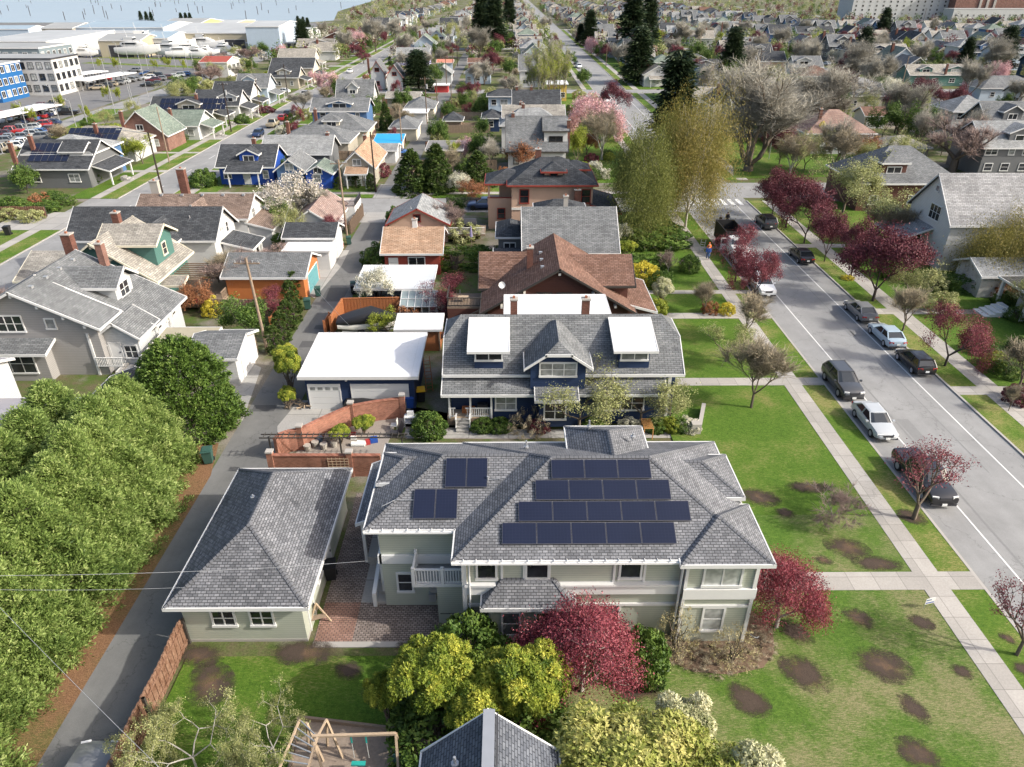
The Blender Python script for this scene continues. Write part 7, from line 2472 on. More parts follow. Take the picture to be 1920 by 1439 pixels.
for x, y in sorted(spots, key=lambda p: p[0] / p[1]):
    kd, nm, hh = rp.choice(gk)
    cntk[nm] = cntk.get(nm, 0) + 1
    h_ = hh * rp.uniform(.8, 1.25)
    tree = hh > 3
    plant(kd, x, y, h_, h_ * (.42 if tree else .8 if kd != 'arbor' else .28), "%s in the middle distance gardens, number %d from the left" % (nm, cntk[nm]), 'tree' if tree else 'shrub', group='garden planting in the middle distance')
# board fences between the back gardens
# ------------------------------------------------------------------ cars
def cp(kind, color, u, v, label, rz=math.pi, group=None, full=True, lane=None):
    x, y = G(u, v)
    if lane: x = lane
    return car(kind, color, x, y, rz, label, group, full=full)


cp('suv', 'dark grey', 1577, 728, "dark grey parked suv facing the camera with black roof", lane=28.15)
cp('sedan', 'silver', 1637, 800, "silver parked sedan with dark sunroof facing the camera", lane=28.15)
cp('pickup', 'black', 1735, 908, "black pickup with chrome grille half under the sparse plum", lane=28.25)
cp('suv', 'white', 1440, 545, "pale suv behind the second purple plum", lane=28.15)
cp('pickup', 'white', 1392, 505, "white-hooded parked pickup under the first purple plum", lane=28.2)
R_lane = 36.15
cp('suv', 'dark grey', 1443, 424, "dark grey suv with camper top parked near the crossing", 0, lane=R_lane)
cp('sedan', 'black', 1506, 487, "black sedan parked beyond the road, rear towards camera", 0, lane=R_lane)
cp('sedan', 'grey', 1618, 592, "grey silver sedan parked beyond the road", 0, lane=R_lane)
cp('sedan', 'pale blue', 1662, 638, "pale blue silver sedan parked behind the black hatchback", 0, lane=R_lane)
cp('hatch', 'black', 1719, 688, "black hatchback parked beyond the road", 0, lane=R_lane)
for a in ((1137, 140, 'black', 'suv', 28.2, "black car in the far queue, nearest of the line"), (1131, 146, 'white', 'sedan', 28.2, "white car nearest in the far kerb queue"), (1117, 128, 'white', 'suv', 28.2, "white car third in the far kerb queue"),
          (1113, 121, 'black', 'sedan', 28.2, "black car fourth in the far kerb queue"), (1109, 113, 'white', 'sedan', 28.2, "lone white car by the far verge"), (1099, 103, 'black', 'pickup', 28.2, "black pickup near the far crossing"),
          (1183, 193, 'white', 'suv', 28.2, "white suv below the second crossing"), (1176, 186, 'navy', 'suv', 28.2, "navy car just behind the white suv"), (1084, 128, 'white', 'sedan', 16, "x"), (1086, 136, 'red', 'sedan', 16, "x")):
    if a[5] == 'x': continue
    x, y = G(1150, a[1])
    rz = math.pi if a[4] < 30 else 0
    car(a[3], a[2], a[4] if a[4] > 20 else 27.9, y, rz, a[5], full=False, group='cars parked along the central street')
cp('sedan', 'white', 1083, 127, "white car under the left trees of the far central street", 0, full=False)
cp('pickup', 'tan', 505, 238, "cream pickup on the west street", 0, full=False, lane=-55.3)
cp('hatch', 'red', 521, 226, "red car between the cream pickup and black suv", 0, full=False, lane=-55.3)
cp('suv', 'black', 535, 219, "black suv on the west street ahead of the red car", 0, full=False, lane=-55.3)
cp('suv', 'white', 568, 182, "white van on the left side of the west street", math.pi, full=False, lane=-60.2)
cp('sedan', 'white', 648, 137, "white sedan far along the west street", 0, full=False, lane=-58.8)
cp('hatch', 'navy', 471, 256, "navy car on the west kerb by the tall pole", math.pi, full=False, lane=-55.2)
cp('sedan', 'white', 530, 175, "white car in a driveway west of the street", 1.4, full=False)
cp('sedan', 'blue', 742, 292, "blue car in the alley carport", 1.6, full=False)
cp('suv', 'navy', 905, 392, "dark car parked behind the peach house", 1.6, full=False)
cp('sedan', 'silver', 1548, 123, "silver car on the curving street", .3, full=False)
cp('suv', 'dark grey', 1575, 132, "dark suv on the curving street", .3, full=False)
cp('suv', 'dark grey', 1772, 185, "dark suv by the round red maple", 1.3, full=False)
cp('sedan', 'white', 1447, 75, "white car by the far plum trees", 1.4, full=False)
cp('pickup', 'grey', 188, 1530, "grey pickup at the bottom edge beside the plank fence", 0, lane=-17.9)

# chipper truck with a high black box and open door
x, y = 28.3, G(1400, 470)[1]
t = empty('chipper_truck', (x, y - 1, 0.02), "white truck with tall open black box and open door, under the plum", 'truck', rz=math.pi)
mb = MB(); mb.box(-1.15, 1.15, -4.6, .4, .9, 2.7, M_black); b1 = MB()
for (a, b_, c, d) in ((-1.2, -1.12, -4.7, .5), (1.12, 1.2, -4.7, .5)): b1.box(a, b_, c, d, .8, 2.9, M_black)
b1.box(-1.12, 1.12, -4.7, -4.6, .8, 2.9, M_black); b1.box(-1.12, 1.12, .4, .5, .8, 2.9, M_black); b1.box(-1.12, 1.12, -4.6, .4, .8, 1.7, M_soil)
b1.build('dump_box', t)
c = MB(); loft(c, [ring(1.0, .6, 1.3, 3.6), ring(1.08, .5, 1.75, 3.45), ring(1.08, .5, 1.8, 2.2), ring(1.05, .5, 2.5, 1.9), ring(1.05, .5, 2.55, .75)], M_white)
link('cab', merge_smooth(c.mesh('cab'), 40), t)
c = MB(); c.face([(-.9, 2.22, 1.86), (.9, 2.22, 1.86), (.88, 1.93, 2.42), (-.88, 1.93, 2.42)], M_cglass); c.box(-.95, .95, 2.0, 2.02, 1.8, 1.9, M_cglass); c.build('windscreen', t)
c = MB(); c.box(1.08, 1.9, 1.0, 1.07, .8, 2.3, M_white); c.box(1.2, 1.8, .99, 1.08, 1.6, 2.2, M_cglass); c.build('door', t)
m = car_meshes('pickup')
for sx in (-1, 1):
    for sy in (-3.6, 2.9):
        w_ = link('wheel', m['tyre'], t, (sx * .98, sy, .42)); w_.scale = (1.2, 1.15, 1.15)
c = MB()
for k in range(8): c.beam((-1.25, -4.2, .3 + k * .33), (-1.75, -4.0, .3 + k * .33), .04, .04, M_galv)
c.beam((-1.25, -4.2, .1), (-1.25, -4.2, 3.0), .06, .05, M_galv); c.beam((-1.75, -4.0, .1), (-1.75, -4.0, 3.0), .06, .05, M_galv)
o = c.build('ladder'); o.location = (25.9, y + 3.2, 0); o.rotation_euler = (RAD(14), 0, 0)
tag(o, "aluminium ladder leaning beside the chipper truck", "ladder")

# ------------------------------------------------------------------ people
def skin(name, verts, edges, radii, mat, parent, sub=1):
    me = bpy.data.meshes.new(name)
    me.from_pydata(verts, edges, [])
    o = link(name, me, parent)
    sk = o.modifiers.new('skin', 'SKIN')
    for i, r in enumerate(radii):
        sv = me.skin_vertices[0].data[i]
        sv.radius = (r, r)
        sv.use_root = (i == 0)
    ss = o.modifiers.new('sub', 'SUBSURF'); ss.levels = sub; ss.render_levels = sub
    me.materials.append(mat)
    return o


M_skin = plain("skin", (.45, .27, .19), .6)
M_jean = plain("denim", (.06, .11, .22), .8); M_bluej = plain("jacket_blue", (.03, .10, .38), .7); M_hivis = plain("jacket_orange", (.75, .16, .02), .7)
M_dkcl = plain("cloth_black", (.02, .02, .025), .8); M_hair = plain("hair_dark", (.03, .02, .015), .8); M_pinkc = plain("cloth_pink", (.5, .25, .27), .8); M_whitec = plain("cloth_white", (.7, .72, .7), .8)


def person(x, y, h, rz, label, top, legs, stride=.15, lean=0.0, z=.1, arm=.12, hat=None):
    s = h / 1.75
    e = empty('person', (x, y, z), label, 'person', rz=rz)
    e.scale = (s, s, s)
    L = lean
    J = {'pel': (0, 0, .95), 'sp': (0, L * .25, 1.15), 'ch': (0, L * .6, 1.36), 'nk': (0, L * .8, 1.5), 'hd': (0, L, 1.60), 'top': (0, L, 1.72),
         'lh': (-.1, 0, .9), 'lk': (-.11, stride * .6, .5), 'la': (-.11, -stride * .2 + stride * .3, .09), 'lt': (-.12, stride * .2 + .16, .04),
         'rh': (.1, 0, .9), 'rk': (.11, -stride * .1, .5), 'ra': (.11, -stride, .09), 'rt': (.12, -stride + .16, .04),
         'ls': (-.19, L * .6, 1.42), 'le': (-.25, L * .6 + .02, 1.14), 'lw': (-.24, L * .6 + arm, .92), 'lf': (-.23, L * .6 + arm + .05, .82),
         'rs': (.19, L * .6, 1.42), 're': (.25, L * .6 + .02, 1.14), 'rw': (.24, L * .6 + arm, .92), 'rf': (.23, L * .6 + arm + .05, .82)}
    keys = list(J); ix = {k: i for i, k in enumerate(keys)}
    E = [('pel', 'sp'), ('sp', 'ch'), ('ch', 'nk'), ('nk', 'hd'), ('hd', 'top'), ('pel', 'lh'), ('lh', 'lk'), ('lk', 'la'), ('la', 'lt'), ('pel', 'rh'), ('rh', 'rk'), ('rk', 'ra'), ('ra', 'rt'),
         ('ch', 'ls'), ('ls', 'le'), ('le', 'lw'), ('lw', 'lf'), ('ch', 'rs'), ('rs', 're'), ('re', 'rw'), ('rw', 'rf')]
    Rr = dict(pel=.13, sp=.12, ch=.14, nk=.055, hd=.10, top=.07, lh=.09, lk=.06, la=.04, lt=.035, rh=.09, rk=.06, ra=.04, rt=.035, ls=.06, le=.045, lw=.03, lf=.03, rs=.06, re=.045, rw=.03, rf=.03)
    skin('body', [J[k] for k in keys], [(ix[a], ix[b]) for a, b in E], [Rr[k] for k in keys], M_skin, e)
    def sub(name, ks, es, grow, mat):
        ii = {k: i for i, k in enumerate(ks)}
        skin(name, [J[k] for k in ks], [(ii[a], ii[b]) for a, b in es], [Rr[k] + grow for k in ks], mat, e)
    sub('jacket', ['sp', 'pel', 'ch', 'ls', 'le', 'lw', 'rs', 're', 'rw'], [('pel', 'sp'), ('sp', 'ch'), ('ch', 'ls'), ('ls', 'le'), ('le', 'lw'), ('ch', 'rs'), ('rs', 're'), ('re', 'rw')], .035, top)
    sub('trousers', ['pel', 'lh', 'lk', 'la', 'rh', 'rk', 'ra'], [('pel', 'lh'), ('lh', 'lk'), ('lk', 'la'), ('pel', 'rh'), ('rh', 'rk'), ('rk', 'ra')], .025, legs)
    h_ = link('hair' if not hat else 'helmet', None, e) if 0 else None
    bm = bmesh.new(); bmesh.ops.create_uvsphere(bm, u_segments=12, v_segments=8, radius=.115)
    bmesh.ops.delete(bm, geom=[v for v in bm.verts if v.co.z < -.03], context='VERTS')
    me = bpy.data.meshes.new('hair'); bm.to_mesh(me); bm.free(); me.materials.append(hat or M_hair)
    link('helmet' if hat else 'hair', me, e, (0, L - .01, 1.66))
    return e


x, y = G(1327, 488)
person(x - .1, y - .1, 1.8, 2.9, "person in blue jacket and jeans on the pavement, back to the camera", M_bluej, M_jean, .1, .05)
person(x + .25, y + .8, 1.85, .3, "person in bright orange jacket behind the one in blue", M_hivis, M_jean, .1, .12, hat=M_hivis)
x, y = G(1362, 421)
person(x, y, 1.75, 3.3, "person in black crossing the road with a child", M_dkcl, M_dkcl, .25, z=.02)
person(x - .9, y + .1, 1.2, 3.3, "small child in black and pink beside the person in black", M_dkcl, M_pinkc, .15, z=.02)
mb = MB(); mb.box(-.2, .2, -.12, .12, 0, .5, M_whitec); mb.beam((-.15, 0, .5), (.15, 0, .75), .03, .03, M_whitec)
o = mb.build('carrier_bag'); o.location = (x + .35, y - .35, .02); tag(o, "pale bag held low beside the person in black", "bag")

# ------------------------------------------------------------------ poles, lamps, wires
def pole(u, v, H_, label, mat=None, arms=1, lamp=None, trans=False, r=.15, lean=0, name='utility_pole', cat='utility pole', az=0.0):
    x, y = G(u, v)
    e = empty(name, (x, y, 0), label, cat)
    mb = MB(); mb.bar((0, 0, 0), (lean, 0, H_), r, mat or M_pole, 8, r2=r * .7); mb.build('pole', e)
    for k in range(arms):
        c = MB(); z = H_ - .5 - k * 1.1
        ca, sa = math.cos(az), math.sin(az)
        c.beam((-1.1 * ca + lean, -1.1 * sa, z), (1.1 * ca + lean, 1.1 * sa, z), .1, .12, mat or M_pole)
        for f in (-1, -.5, .5, 1): c.bar((f * ca + lean, f * sa, z + .05), (f * ca + lean, f * sa, z + .25), .05, M_galv, 6)
        c.build('crossarm', e)
    if trans:
        c = MB(); c.bar((.35, 0, H_ - 2.6), (.35, 0, H_ - 1.6), .24, M_galv, 10); c.build('transformer', e)
    if lamp:
        lx, ly = lamp
        c = MB(); c.bar((0, 0, H_ - .3), (lx, ly, H_ + .25), .05, M_galv, 6); c.build('lamp_arm', e)
        c = MB(); c.box(lx - .35, lx + .2, ly - .15, ly + .15, H_ + .17, H_ + .32, M_galv); c.build('lamp_head', e)
    return e


pole(502, 662, 9.2, "weathered power pole in the alley beside the arborvitae", M_wood, lean=-.35)
pole(652, 452, 10.5, "pale power pole with white base band by the alley garages", M_wood)
pole(705, 362, 9.5, "dark power pole on the cross street lawn", M_poledk, arms=0)
pole(801, 233, 10.5, "brown alley pole with transformer, nearest past the conifers", M_pole, trans=True)
pole(755, 292, 9, "pale alley pole beside the blue tarpaulin", M_wood, arms=0)
pole(820, 199, 7, "short alley pole by the grey garages", M_pole, arms=0); pole(847, 204, 6, "short brown stub pole on the right of the alley", M_pole, arms=0)
pole(838, 172, 10, "alley pole at the second crossing", M_pole); pole(850, 144, 9.5, "alley pole past the second crossing", M_pole); pole(858, 125, 9.5, "farthest alley pole in front of the dark firs", M_poledk)
pole(305, 362, 9.5, "dark street lamp post with long arm on the west street", M_poledk, arms=0, lamp=(-4.8, .6), name='street_lamp', cat='street lamp')
pole(318, 306, 10, "slim pale pole on the west street verge", M_wood, arms=0, r=.12); pole(434, 248, 10.5, "black power pole with transformer on the west verge", M_poledk, trans=True)
pole(490, 217, 9, "slim brown pole behind the cream pickup", M_pole, arms=0, r=.1); pole(541, 188, 9.5, "dark pole on the west street verge beyond the cream pickup", M_poledk, arms=0)
pole(1677, 250, 10.5, "tall dark leaning pole in the back gardens on the right", M_poledk, trans=True); pole(1688, 172, 10, "pale lamp post on the curving street", M_wood, arms=0, lamp=(2, .4), name='street_lamp', cat='street lamp')
pole(1120, 96, 10, "lamp post at the far crossing of the central street", M_poledk, arms=0, lamp=(-3, -.4), name='street_lamp', cat='street lamp'); pole(1136, 127, 9, "dark pole on the verge by the parked queue", M_pole, arms=0)
pole(1311, 103, 11, "pale pole between the two light green trees", M_wood); pole(1345, 138, 9, "thin pole by the charcoal gable house", M_pole, arms=0, r=.1); pole(1385, 136, 10, "brown pole left of the blue shed", M_pole); pole(1419, 155, 10, "brown pole right of the blue shed", M_pole)
pole(1441, 300, 5.5, "grey lamp post on the crossing lawn", M_galv, arms=0, lamp=(-1.5, 0), r=.08, name='street_lamp', cat='street lamp')
pole(1912, 360, 9, "dark pole at the right edge near the stacked timber", M_poledk, arms=0); pole(1730, 45, 11, "tall pole before the big institutional block", M_pole)
for k in range(12):
    x, y = G(470 + (k % 4) * 30 - k * 22, 60 + k * 15)
# wires
def wire(name, p, q, sag, label, r=.009):
    mb = MB(); n = 14
    P, Q = Vector(p), Vector(q)
    pts = [P.lerp(Q, k / n) + Vector((0, 0, -4 * sag * (k / n) * (1 - k / n))) for k in range(n + 1)]
    for a, b_ in zip(pts[:-1], pts[1:]): mb.bar(a, b_, r, M_galv, 5, caps=False)
    tag(mb.build(name, mat=None), label, 'cable')
def P3(u, v, z):
    x, y = G(u, v, z); return (x, y, z)
wire('overhead_cable', P3(-60, 1080, 8.5), P3(690, 1052, 4.0), .25, "service cable from the left edge across the garage roof to the sage house")
wire('overhead_cable', P3(-60, 1105, 8.3), P3(345, 1102, 6.5), .1, "thin cable below the service cable at left", .007)
wire('overhead_cable', P3(-40, 1098, 8.5), P3(330, 1470, 6.0), .2, "diagonal cable crossing the alley at the lower left")
wire('overhead_cable', (-21.9, 44.6 + 21, 8.6), (-28.5, 103, 9.6), .6, "sagging cable between the alley poles")
wire('overhead_cable', (-21.9, 65.6, 8.3), (-14, 57, 3.6), .3, "cable from the alley pole down to the navy garage")

# ------------------------------------------------------------------ bins, fences, walls, garden things
def bin_(u, v, label, mat, lid=None, s=1.0, rz=0.2):
    x, y = G(u, v)
    e = empty('wheelie_bin', (x, y, .02), label, 'bin', rz=rz); e.scale = (s, s, s)
    mb = MB()
    for (z0, z1, a0, a1) in ((.08, 1.0, .24, .31),):
        A = [(-a0, -a0, z0), (a0, -a0, z0), (a0, a0, z0), (-a0, a0, z0)]; B = [(-a1, -a1 * 1.15, z1), (a1, -a1 * 1.15, z1), (a1, a1 * 1.15, z1), (-a1, a1 * 1.15, z1)]
        for i in range(4): mb.face([A[i], A[(i + 1) % 4], B[(i + 1) % 4], B[i]], mat)
        mb.face(A[::-1], mat)
    mb.build('body', e)
    mb = MB(); mb.box(-.33, .33, -.42, .40, 1.0, 1.06, lid or mat); mb.box(-.25, .25, -.3, .3, 1.06, 1.1, lid or mat); mb.build('lid', e)
    mb = MB(); mb.bar((-.3, .3, .12), (.3, .3, .12), .12, M_black, 10); mb.build('wheel', e)
    return e


M_bing = plain("bin_green", (.035, .085, .07), .5); M_bink = plain("bin_black", (.02, .02, .022), .5); M_binb = plain("bin_blue", (.02, .07, .3), .5)
bin_(393, 868, "green wheelie bin on the needles beside the alley", M_bing, s=1.1); bin_(415, 798, "black bin at the foot of the round cypress", M_bink)
bin_(597, 556, "green bin on the alley edge by the orange garage, upper of two", M_bing); bin_(578, 580, "green bin on the alley edge, lower of two", M_bing, s=1.1)
bin_(655, 459, "dark green bin beside the pale pole", M_bing); bin_(664, 546, "green bin at the carport corner", M_bing); bin_(664, 552, "black bin at the carport corner", M_bink)
bin_(791, 230, "green bin beyond the alley garages", M_bing); bin_(790, 773 - 20, "dark bin with yellow lid beside the navy garage", M_bink, plain("lid_yellow", (.75, .42, .02), .5), 1.1)
bin_(769, 765, "blue recycling bin at the gate", M_binb); bin_(17, 442, "dark grey bin on the west pavement", M_bink, s=1.2); bin_(622, 1085, "covered black barbecue in the courtyard", M_bink, s=1.1)
bin_(1330 + 6, 395 + 30, "x", M_bing) if 0 else None
mb = MB(); mb.bar((0, 0, 0), (0, 0, .7), .28, M_kerb, 10, r2=.34); o = mb.build('planter'); o.location = (*G(730, 566), .02); tag(o, "round concrete planter by the alley carport", "planter")
mb = MB(); mb.bar((0, 0, 0), (0, 0, .5), .25, M_redd, 10); mb.bar((0, 0, .5), (0, 0, .55), .27, M_white, 10); o = mb.build('bucket'); o.location = (*G(641, 462), .02); tag(o, "red and white bucket at the foot of the pale pole", "bucket")


def fence(pts, h, mat, label, posts=True, board=.14, gap=.02, top=None, name='timber_fence', thick=.03, cat='fence'):
    e = empty(name, (pts[0][0], pts[0][1], 0), label, cat)
    ox, oy = pts[0]
    mb = MB(); pm = MB(); rb = MB()
    for (x0, y0), (x1, y1) in zip(pts[:-1], pts[1:]):
        L = math.hypot(x1 - x0, y1 - y0)
        n = max(1, int(L / (board + gap)))
        d = Vector(((x1 - x0) / L, (y1 - y0) / L, 0)); nn = Vector((-d.y, d.x, 0))
        for k in range(n):
            c = Vector((x0 - ox, y0 - oy, 0)) + d * (L * (k + .5) / n)
            hh = h * (1 + .03 * math.sin(k * 12.9) )
            a, b_ = c - d * board / 2, c + d * board / 2
            t = nn * thick * (1 + .8 * (k % 2))
            mb.face([a - t, b_ - t, b_ - t + Vector((0, 0, hh)), a - t + Vector((0, 0, hh))], mat)
            mb.face([b_ + t, a + t, a + t + Vector((0, 0, hh)), b_ + t + Vector((0, 0, hh))], mat)
            mb.face([a - t + Vector((0, 0, hh)), b_ - t + Vector((0, 0, hh)), b_ + t + Vector((0, 0, hh)), a + t + Vector((0, 0, hh))], mat)
            mb.face([a + t, a - t, a - t + Vector((0, 0, hh)), a + t + Vector((0, 0, hh))], mat)
            mb.face([b_ - t, b_ + t, b_ + t + Vector((0, 0, hh)), b_ - t + Vector((0, 0, hh))], mat)
        for z in (.35, h - .35):
            rb.beam(Vector((x0 - ox, y0 - oy, z)) + nn * .07, Vector((x1 - ox, y1 - oy, z)) + nn * .07, .05, .09, mat)
        m = max(1, int(L / 2.6))
        for k in range(m + 1):
            c = Vector((x0 - ox, y0 - oy, 0)) + d * (L * k / m) + nn * .12
            p = MB(); p.box(c.x - .06, c.x + .06, c.y - .06, c.y + .06, 0, h + .04, T_dark if mat is M_fence else mat); p.build('fence_post', e)
    mb.build('boards', e); rb.build('rail', e)
    if top:
        tb = MB()
        for (x0, y0), (x1, y1) in zip(pts[:-1], pts[1:]): tb.beam((x0 - ox, y0 - oy, h + .06), (x1 - ox, y1 - oy, h + .06), .16, .05, top)
        tb.build('cap', e)
    return e


def mk_fencewood():
    b = NB("fence_boards", .85, .1)
    p = b.pos(); n = b.noise(p, 3.0, 4, .7); n2 = b.noise(p, 18, 3)
    c = b.mix(b.ramp(n, [(.35, 0), (.65, 1)]), (.13, .065, .04), (.26, .16, .11))
    return b.col(b.mix(1.0, c, b.ramp(n2, [(.3, .7), (.7, 1.25)]), 'MULTIPLY'))


M_fence = mk_fencewood()
fence([G(352, 1207), (-16.65, 21), (-16.65, 12)], 1.8, M_fence, "weathered red-brown plank fence along the alley by the apple trees", board=.17, gap=.018)
fence([G(187, 688), G(268, 682)], 1.5, M_fence, "brown stained picket fence below the grey craftsman house", gap=.05)
fence([G(624, 628), G(646, 593), G(750, 591)], 1.9, M_orange, "bright orange timber fence around the covered boat", top=M_orange)
fence([G(612, 628), G(622, 612)], 1.5, M_orange, "short orange gate panel at the alley side of the boat")
fence([G(745, 588), G(880, 588)], 1.8, M_wood, "dark weathered fence behind the white greenhouse")
fence([G(400, 588), G(500, 590)], 1.6, M_wood, "grey weathered fence in the back garden")
fence([G(512, 625), G(545, 572)], 1.7, M_orange, "slanting orange-topped fence behind the arborvitae")
fence([G(440, 680), G(470, 668), G(485, 660)], 1.4, M_wood2, "pale lattice gate beside the white alley garage", gap=.08)
fence([G(838, 247), G(925, 244)], 1.8, M_wood, "brown fence behind the playhouse slide"); fence([G(856, 195), G(905, 195)], 1.6, M_wood, "brown fence under the dark red maple")
fence([G(-20, 408), G(88, 408)], 1.6, M_fence, "reddish fence at the left edge by the pavement"); fence([G(632, 300), G(650, 300)], 1.6, M_fence, "brown fence piece beside the tan-roofed bungalow")
fence([G(838, 388), G(925, 388)], 1.4, T_dark, "dark fence in front of the cross street"); fence([G(658, 440), G(682, 405)], 1.8, M_pole, "dark post fence beside the faded brown garage", board=.2)


def wallp(pts, h, label, mat=None, w_=.22, pillars=True):
    ox, oy = pts[0]
    e = empty('brick_wall', (ox, oy, 0), label, 'wall')
    mb = MB(); cb = MB()
    for (x0, y0), (x1, y1) in zip(pts[:-1], pts[1:]):
        mb.beam((x0 - ox, y0 - oy, h / 2), (x1 - ox, y1 - oy, h / 2), w_, h, mat or M_brick)
        cb.beam((x0 - ox, y0 - oy, h + .04), (x1 - ox, y1 - oy, h + .04), w_ + .08, .08, mat or M_brick)
    mb.build('wall_body', e); cb.build('coping', e)
    return e


def pillar(e, x, y, h):
    ox, oy = e.location.x, e.location.y
    p = MB(); p.box(x - ox - .2, x - ox + .2, y - oy - .2, y - oy + .2, 0, h, M_brick); p.box(x - ox - .24, x - ox + .24, y - oy - .24, y - oy + .24, h, h + .12, M_kerb); p.build('pillar', e)


c1 = [G(522, 862), G(530, 852), G(545, 846), G(568, 842), G(615, 818), G(662, 797), G(710, 788), G(757, 782)]
e = wallp(c1, 1.7, "curved red brick garden wall with pillars behind the navy garage apron")
for p in (c1[3], c1[5], c1[7]): pillar(e, *p, 2.0)
c2 = [G(514, 892), G(660, 892), G(717, 892)]
e = wallp(c2, 1.7, "straight red brick wall with trellis behind the sage garage")
for p in (c2[0], c2[1]): pillar(e, *p, 2.0)
tr = MB(); x, y = G(640, 893)
for k in range(6): tr.box(x - .75 + k * .28, x - .72 + k * .28, y - .16, y - .13, .4, 1.65, M_wood2); tr.box(x - .75, x + .68, y - .17, y - .14, .45 + k * .22, .48 + k * .22, M_wood2)
tag(tr.build('trellis'), "pale timber trellis fixed on the straight brick wall", "trellis")
# black pergola rail
pg = empty('pergola', (*G(512, 862), 0), "long black pergola beam over the brick-walled garden", 'pergola')
ox, oy = G(512, 862)
mb = MB(); mb.beam((-.6, -.2, 2.0), (9.8, -.2, 2.0), .05, .08, T_dark); mb.beam((-.6, .25, 2.0), (9.8, .25, 2.0), .05, .08, T_dark)
for k in range(24): mb.beam((-.3 + k * .43, -.35, 2.06), (-.3 + k * .43, .4, 2.06), .04, .05, T_dark)
mb.build('beams', pg)
for xx in (0, 5, 9.4):
    p = MB(); p.box(xx - .05, xx + .05, -.05, .05, 0, 1.98, T_dark); p.build('post', pg)
# garden clutter
def small(name, u, v, label, cat, fn, z=.03, rz=0):
    x, y = G(u, v); mb = MB(); fn(mb); o = mb.build(name); o.location = (x, y, z); o.rotation_euler = (0, 0, rz); tag(o, label, cat); return o
M_potg = plain("pot_stone", (.34, .32, .28), .8); M_potb = plain("pot_blue", (.10, .15, .22), .4)
for k, (u, v, m_) in enumerate([(600, 830, M_potb), (618, 828, M_potg), (577, 845, M_potg), (608, 842, M_potg), (627, 838, M_potg), (592, 838, M_potg)]):
    small('plant_pot', u, v, "%s garden pot near the curved brick wall" % ['glazed blue', 'tall stone', 'leftmost low stone', 'front square-set stone', 'rightmost stone', 'middle stone'][k], 'pot', lambda mb, m_=m_: (mb.bar((0, 0, 0), (0, 0, .45), .2, m_, 10, r2=.28), mb.bar((0, 0, .4), (0, 0, .44), .23, M_soil, 10)))
small('toy_pile', 662, 820, "red and white plastic toys by the brick wall", 'toy', lambda mb: (mb.box(-.25, .2, -.2, .2, 0, .3, M_redd), mb.box(-.1, .3, -.4, -.2, 0, .25, M_whitec)))
small('storage_tub', 697, 830, "blue plastic tub with a red lid in the garden", 'tub', lambda mb: (mb.box(-.1, .45, -.2, .25, 0, .35, M_binb), mb.box(-.45, -.12, -.3, .1, 0, .3, M_redd)), rz=.3)
small('cushion_heap', 672, 836, "white sheet heap beside the blue tub", 'sheet', lambda mb: (mb.bar((-.5, 0, .12), (.5, 0, .12), .2, M_whitec, 8), mb.bar((-.1, .2, .15), (.6, .1, .15), .16, M_whitec, 8)))
small('hand_cart', 745, 818, "black two-wheeled garden cart tipped up", 'cart', lambda mb: (mb.beam((.1, .1, .1), (.5, .3, 1.0), .7, .06, M_dkmetal), mb.bar((-.35, -.1, .2), (-.35, .1, .2), .2, M_black, 10), mb.bar((-.1, -.3, .2), (-.1, -.1, .2), .2, M_black, 10), mb.box(-.5, .1, -.2, .2, .25, .4, M_dkmetal)))
small('garden_chair', 740, 805, "cream plastic garden chair on the gravel", 'chair', lambda mb: (mb.box(-.25, .25, -.25, .25, .35, .4, M_offwhite), mb.box(.2, .26, -.25, .25, .4, .85, M_offwhite), mb.box(-.24, -.2, -.24, -.2, 0, .35, M_offwhite), mb.box(.2, .24, -.24, -.2, 0, .35, M_offwhite), mb.box(.2, .24, .2, .24, 0, .35, M_offwhite), mb.box(-.24, -.2, .2, .24, 0, .35, M_offwhite)))
small('white_table', 772, 798, "white potting table with shelf by the path", 'table', lambda mb: (mb.box(-.5, .5, -.3, .3, .8, .86, M_white), mb.box(-.5, .5, -.3, .3, .3, .34, M_white), mb.box(-.5, -.44, -.3, -.24, 0, .8, M_white), mb.box(.44, .5, -.3, -.24, 0, .8, M_white), mb.box(-.5, -.44, .24, .3, 0, .8, M_white), mb.box(.44, .5, .24, .3, 0, .8, M_white), mb.box(-.3, .2, 0, .25, .86, 1.2, M_white)))
small('tarp_pile', 690, 768, "black tarpaulin over stacked goods before the double garage door", 'tarpaulin', lambda mb: loft(mb, [ring(.5, 0, .5, -1.9), ring(.62, 0, .95, -1.6), ring(.6, 0, 1.0, -.3), ring(.66, 0, .85, .8), ring(.6, 0, .95, 1.7), ring(.5, 0, .5, 2.0)], M_bink), rz=-1.5)
small('tarp_pile', 741, 758, "black covered grill at the brick wall end", 'tarpaulin', lambda mb: loft(mb, [ring(.4, 0, .7, -.8), ring(.5, 0, 1.1, -.5), ring(.5, 0, 1.15, .4), ring(.42, 0, .7, .7)], M_bink), rz=1.3)
small('bench', 603, 757, "small grey bench against the single garage door", 'bench', lambda mb: (mb.box(-.7, .7, -.18, .18, .4, .45, M_wood), mb.box(-.65, -.6, -.15, .15, 0, .4, M_wood), mb.box(.6, .65, -.15, .15, 0, .4, M_wood)))
fw = MB()
for k in range(26):
    a = rnd.uniform(0, 3.1); xx, yy, zz = rnd.uniform(-1, 1), rnd.uniform(-.5, .5), rnd.uniform(.06, .3)
    fw.bar((xx - .22 * math.cos(a), yy - .22 * math.sin(a), zz), (xx + .22 * math.cos(a), yy + .22 * math.sin(a), zz + rnd.uniform(-.05, .05)), .07, M_wood2 if k % 3 else M_wood, 6)
o = fw.build('firewood_pile'); o.location = (*G(562, 762), .02); tag(o, "heap of split firewood at the navy garage corner", "firewood")
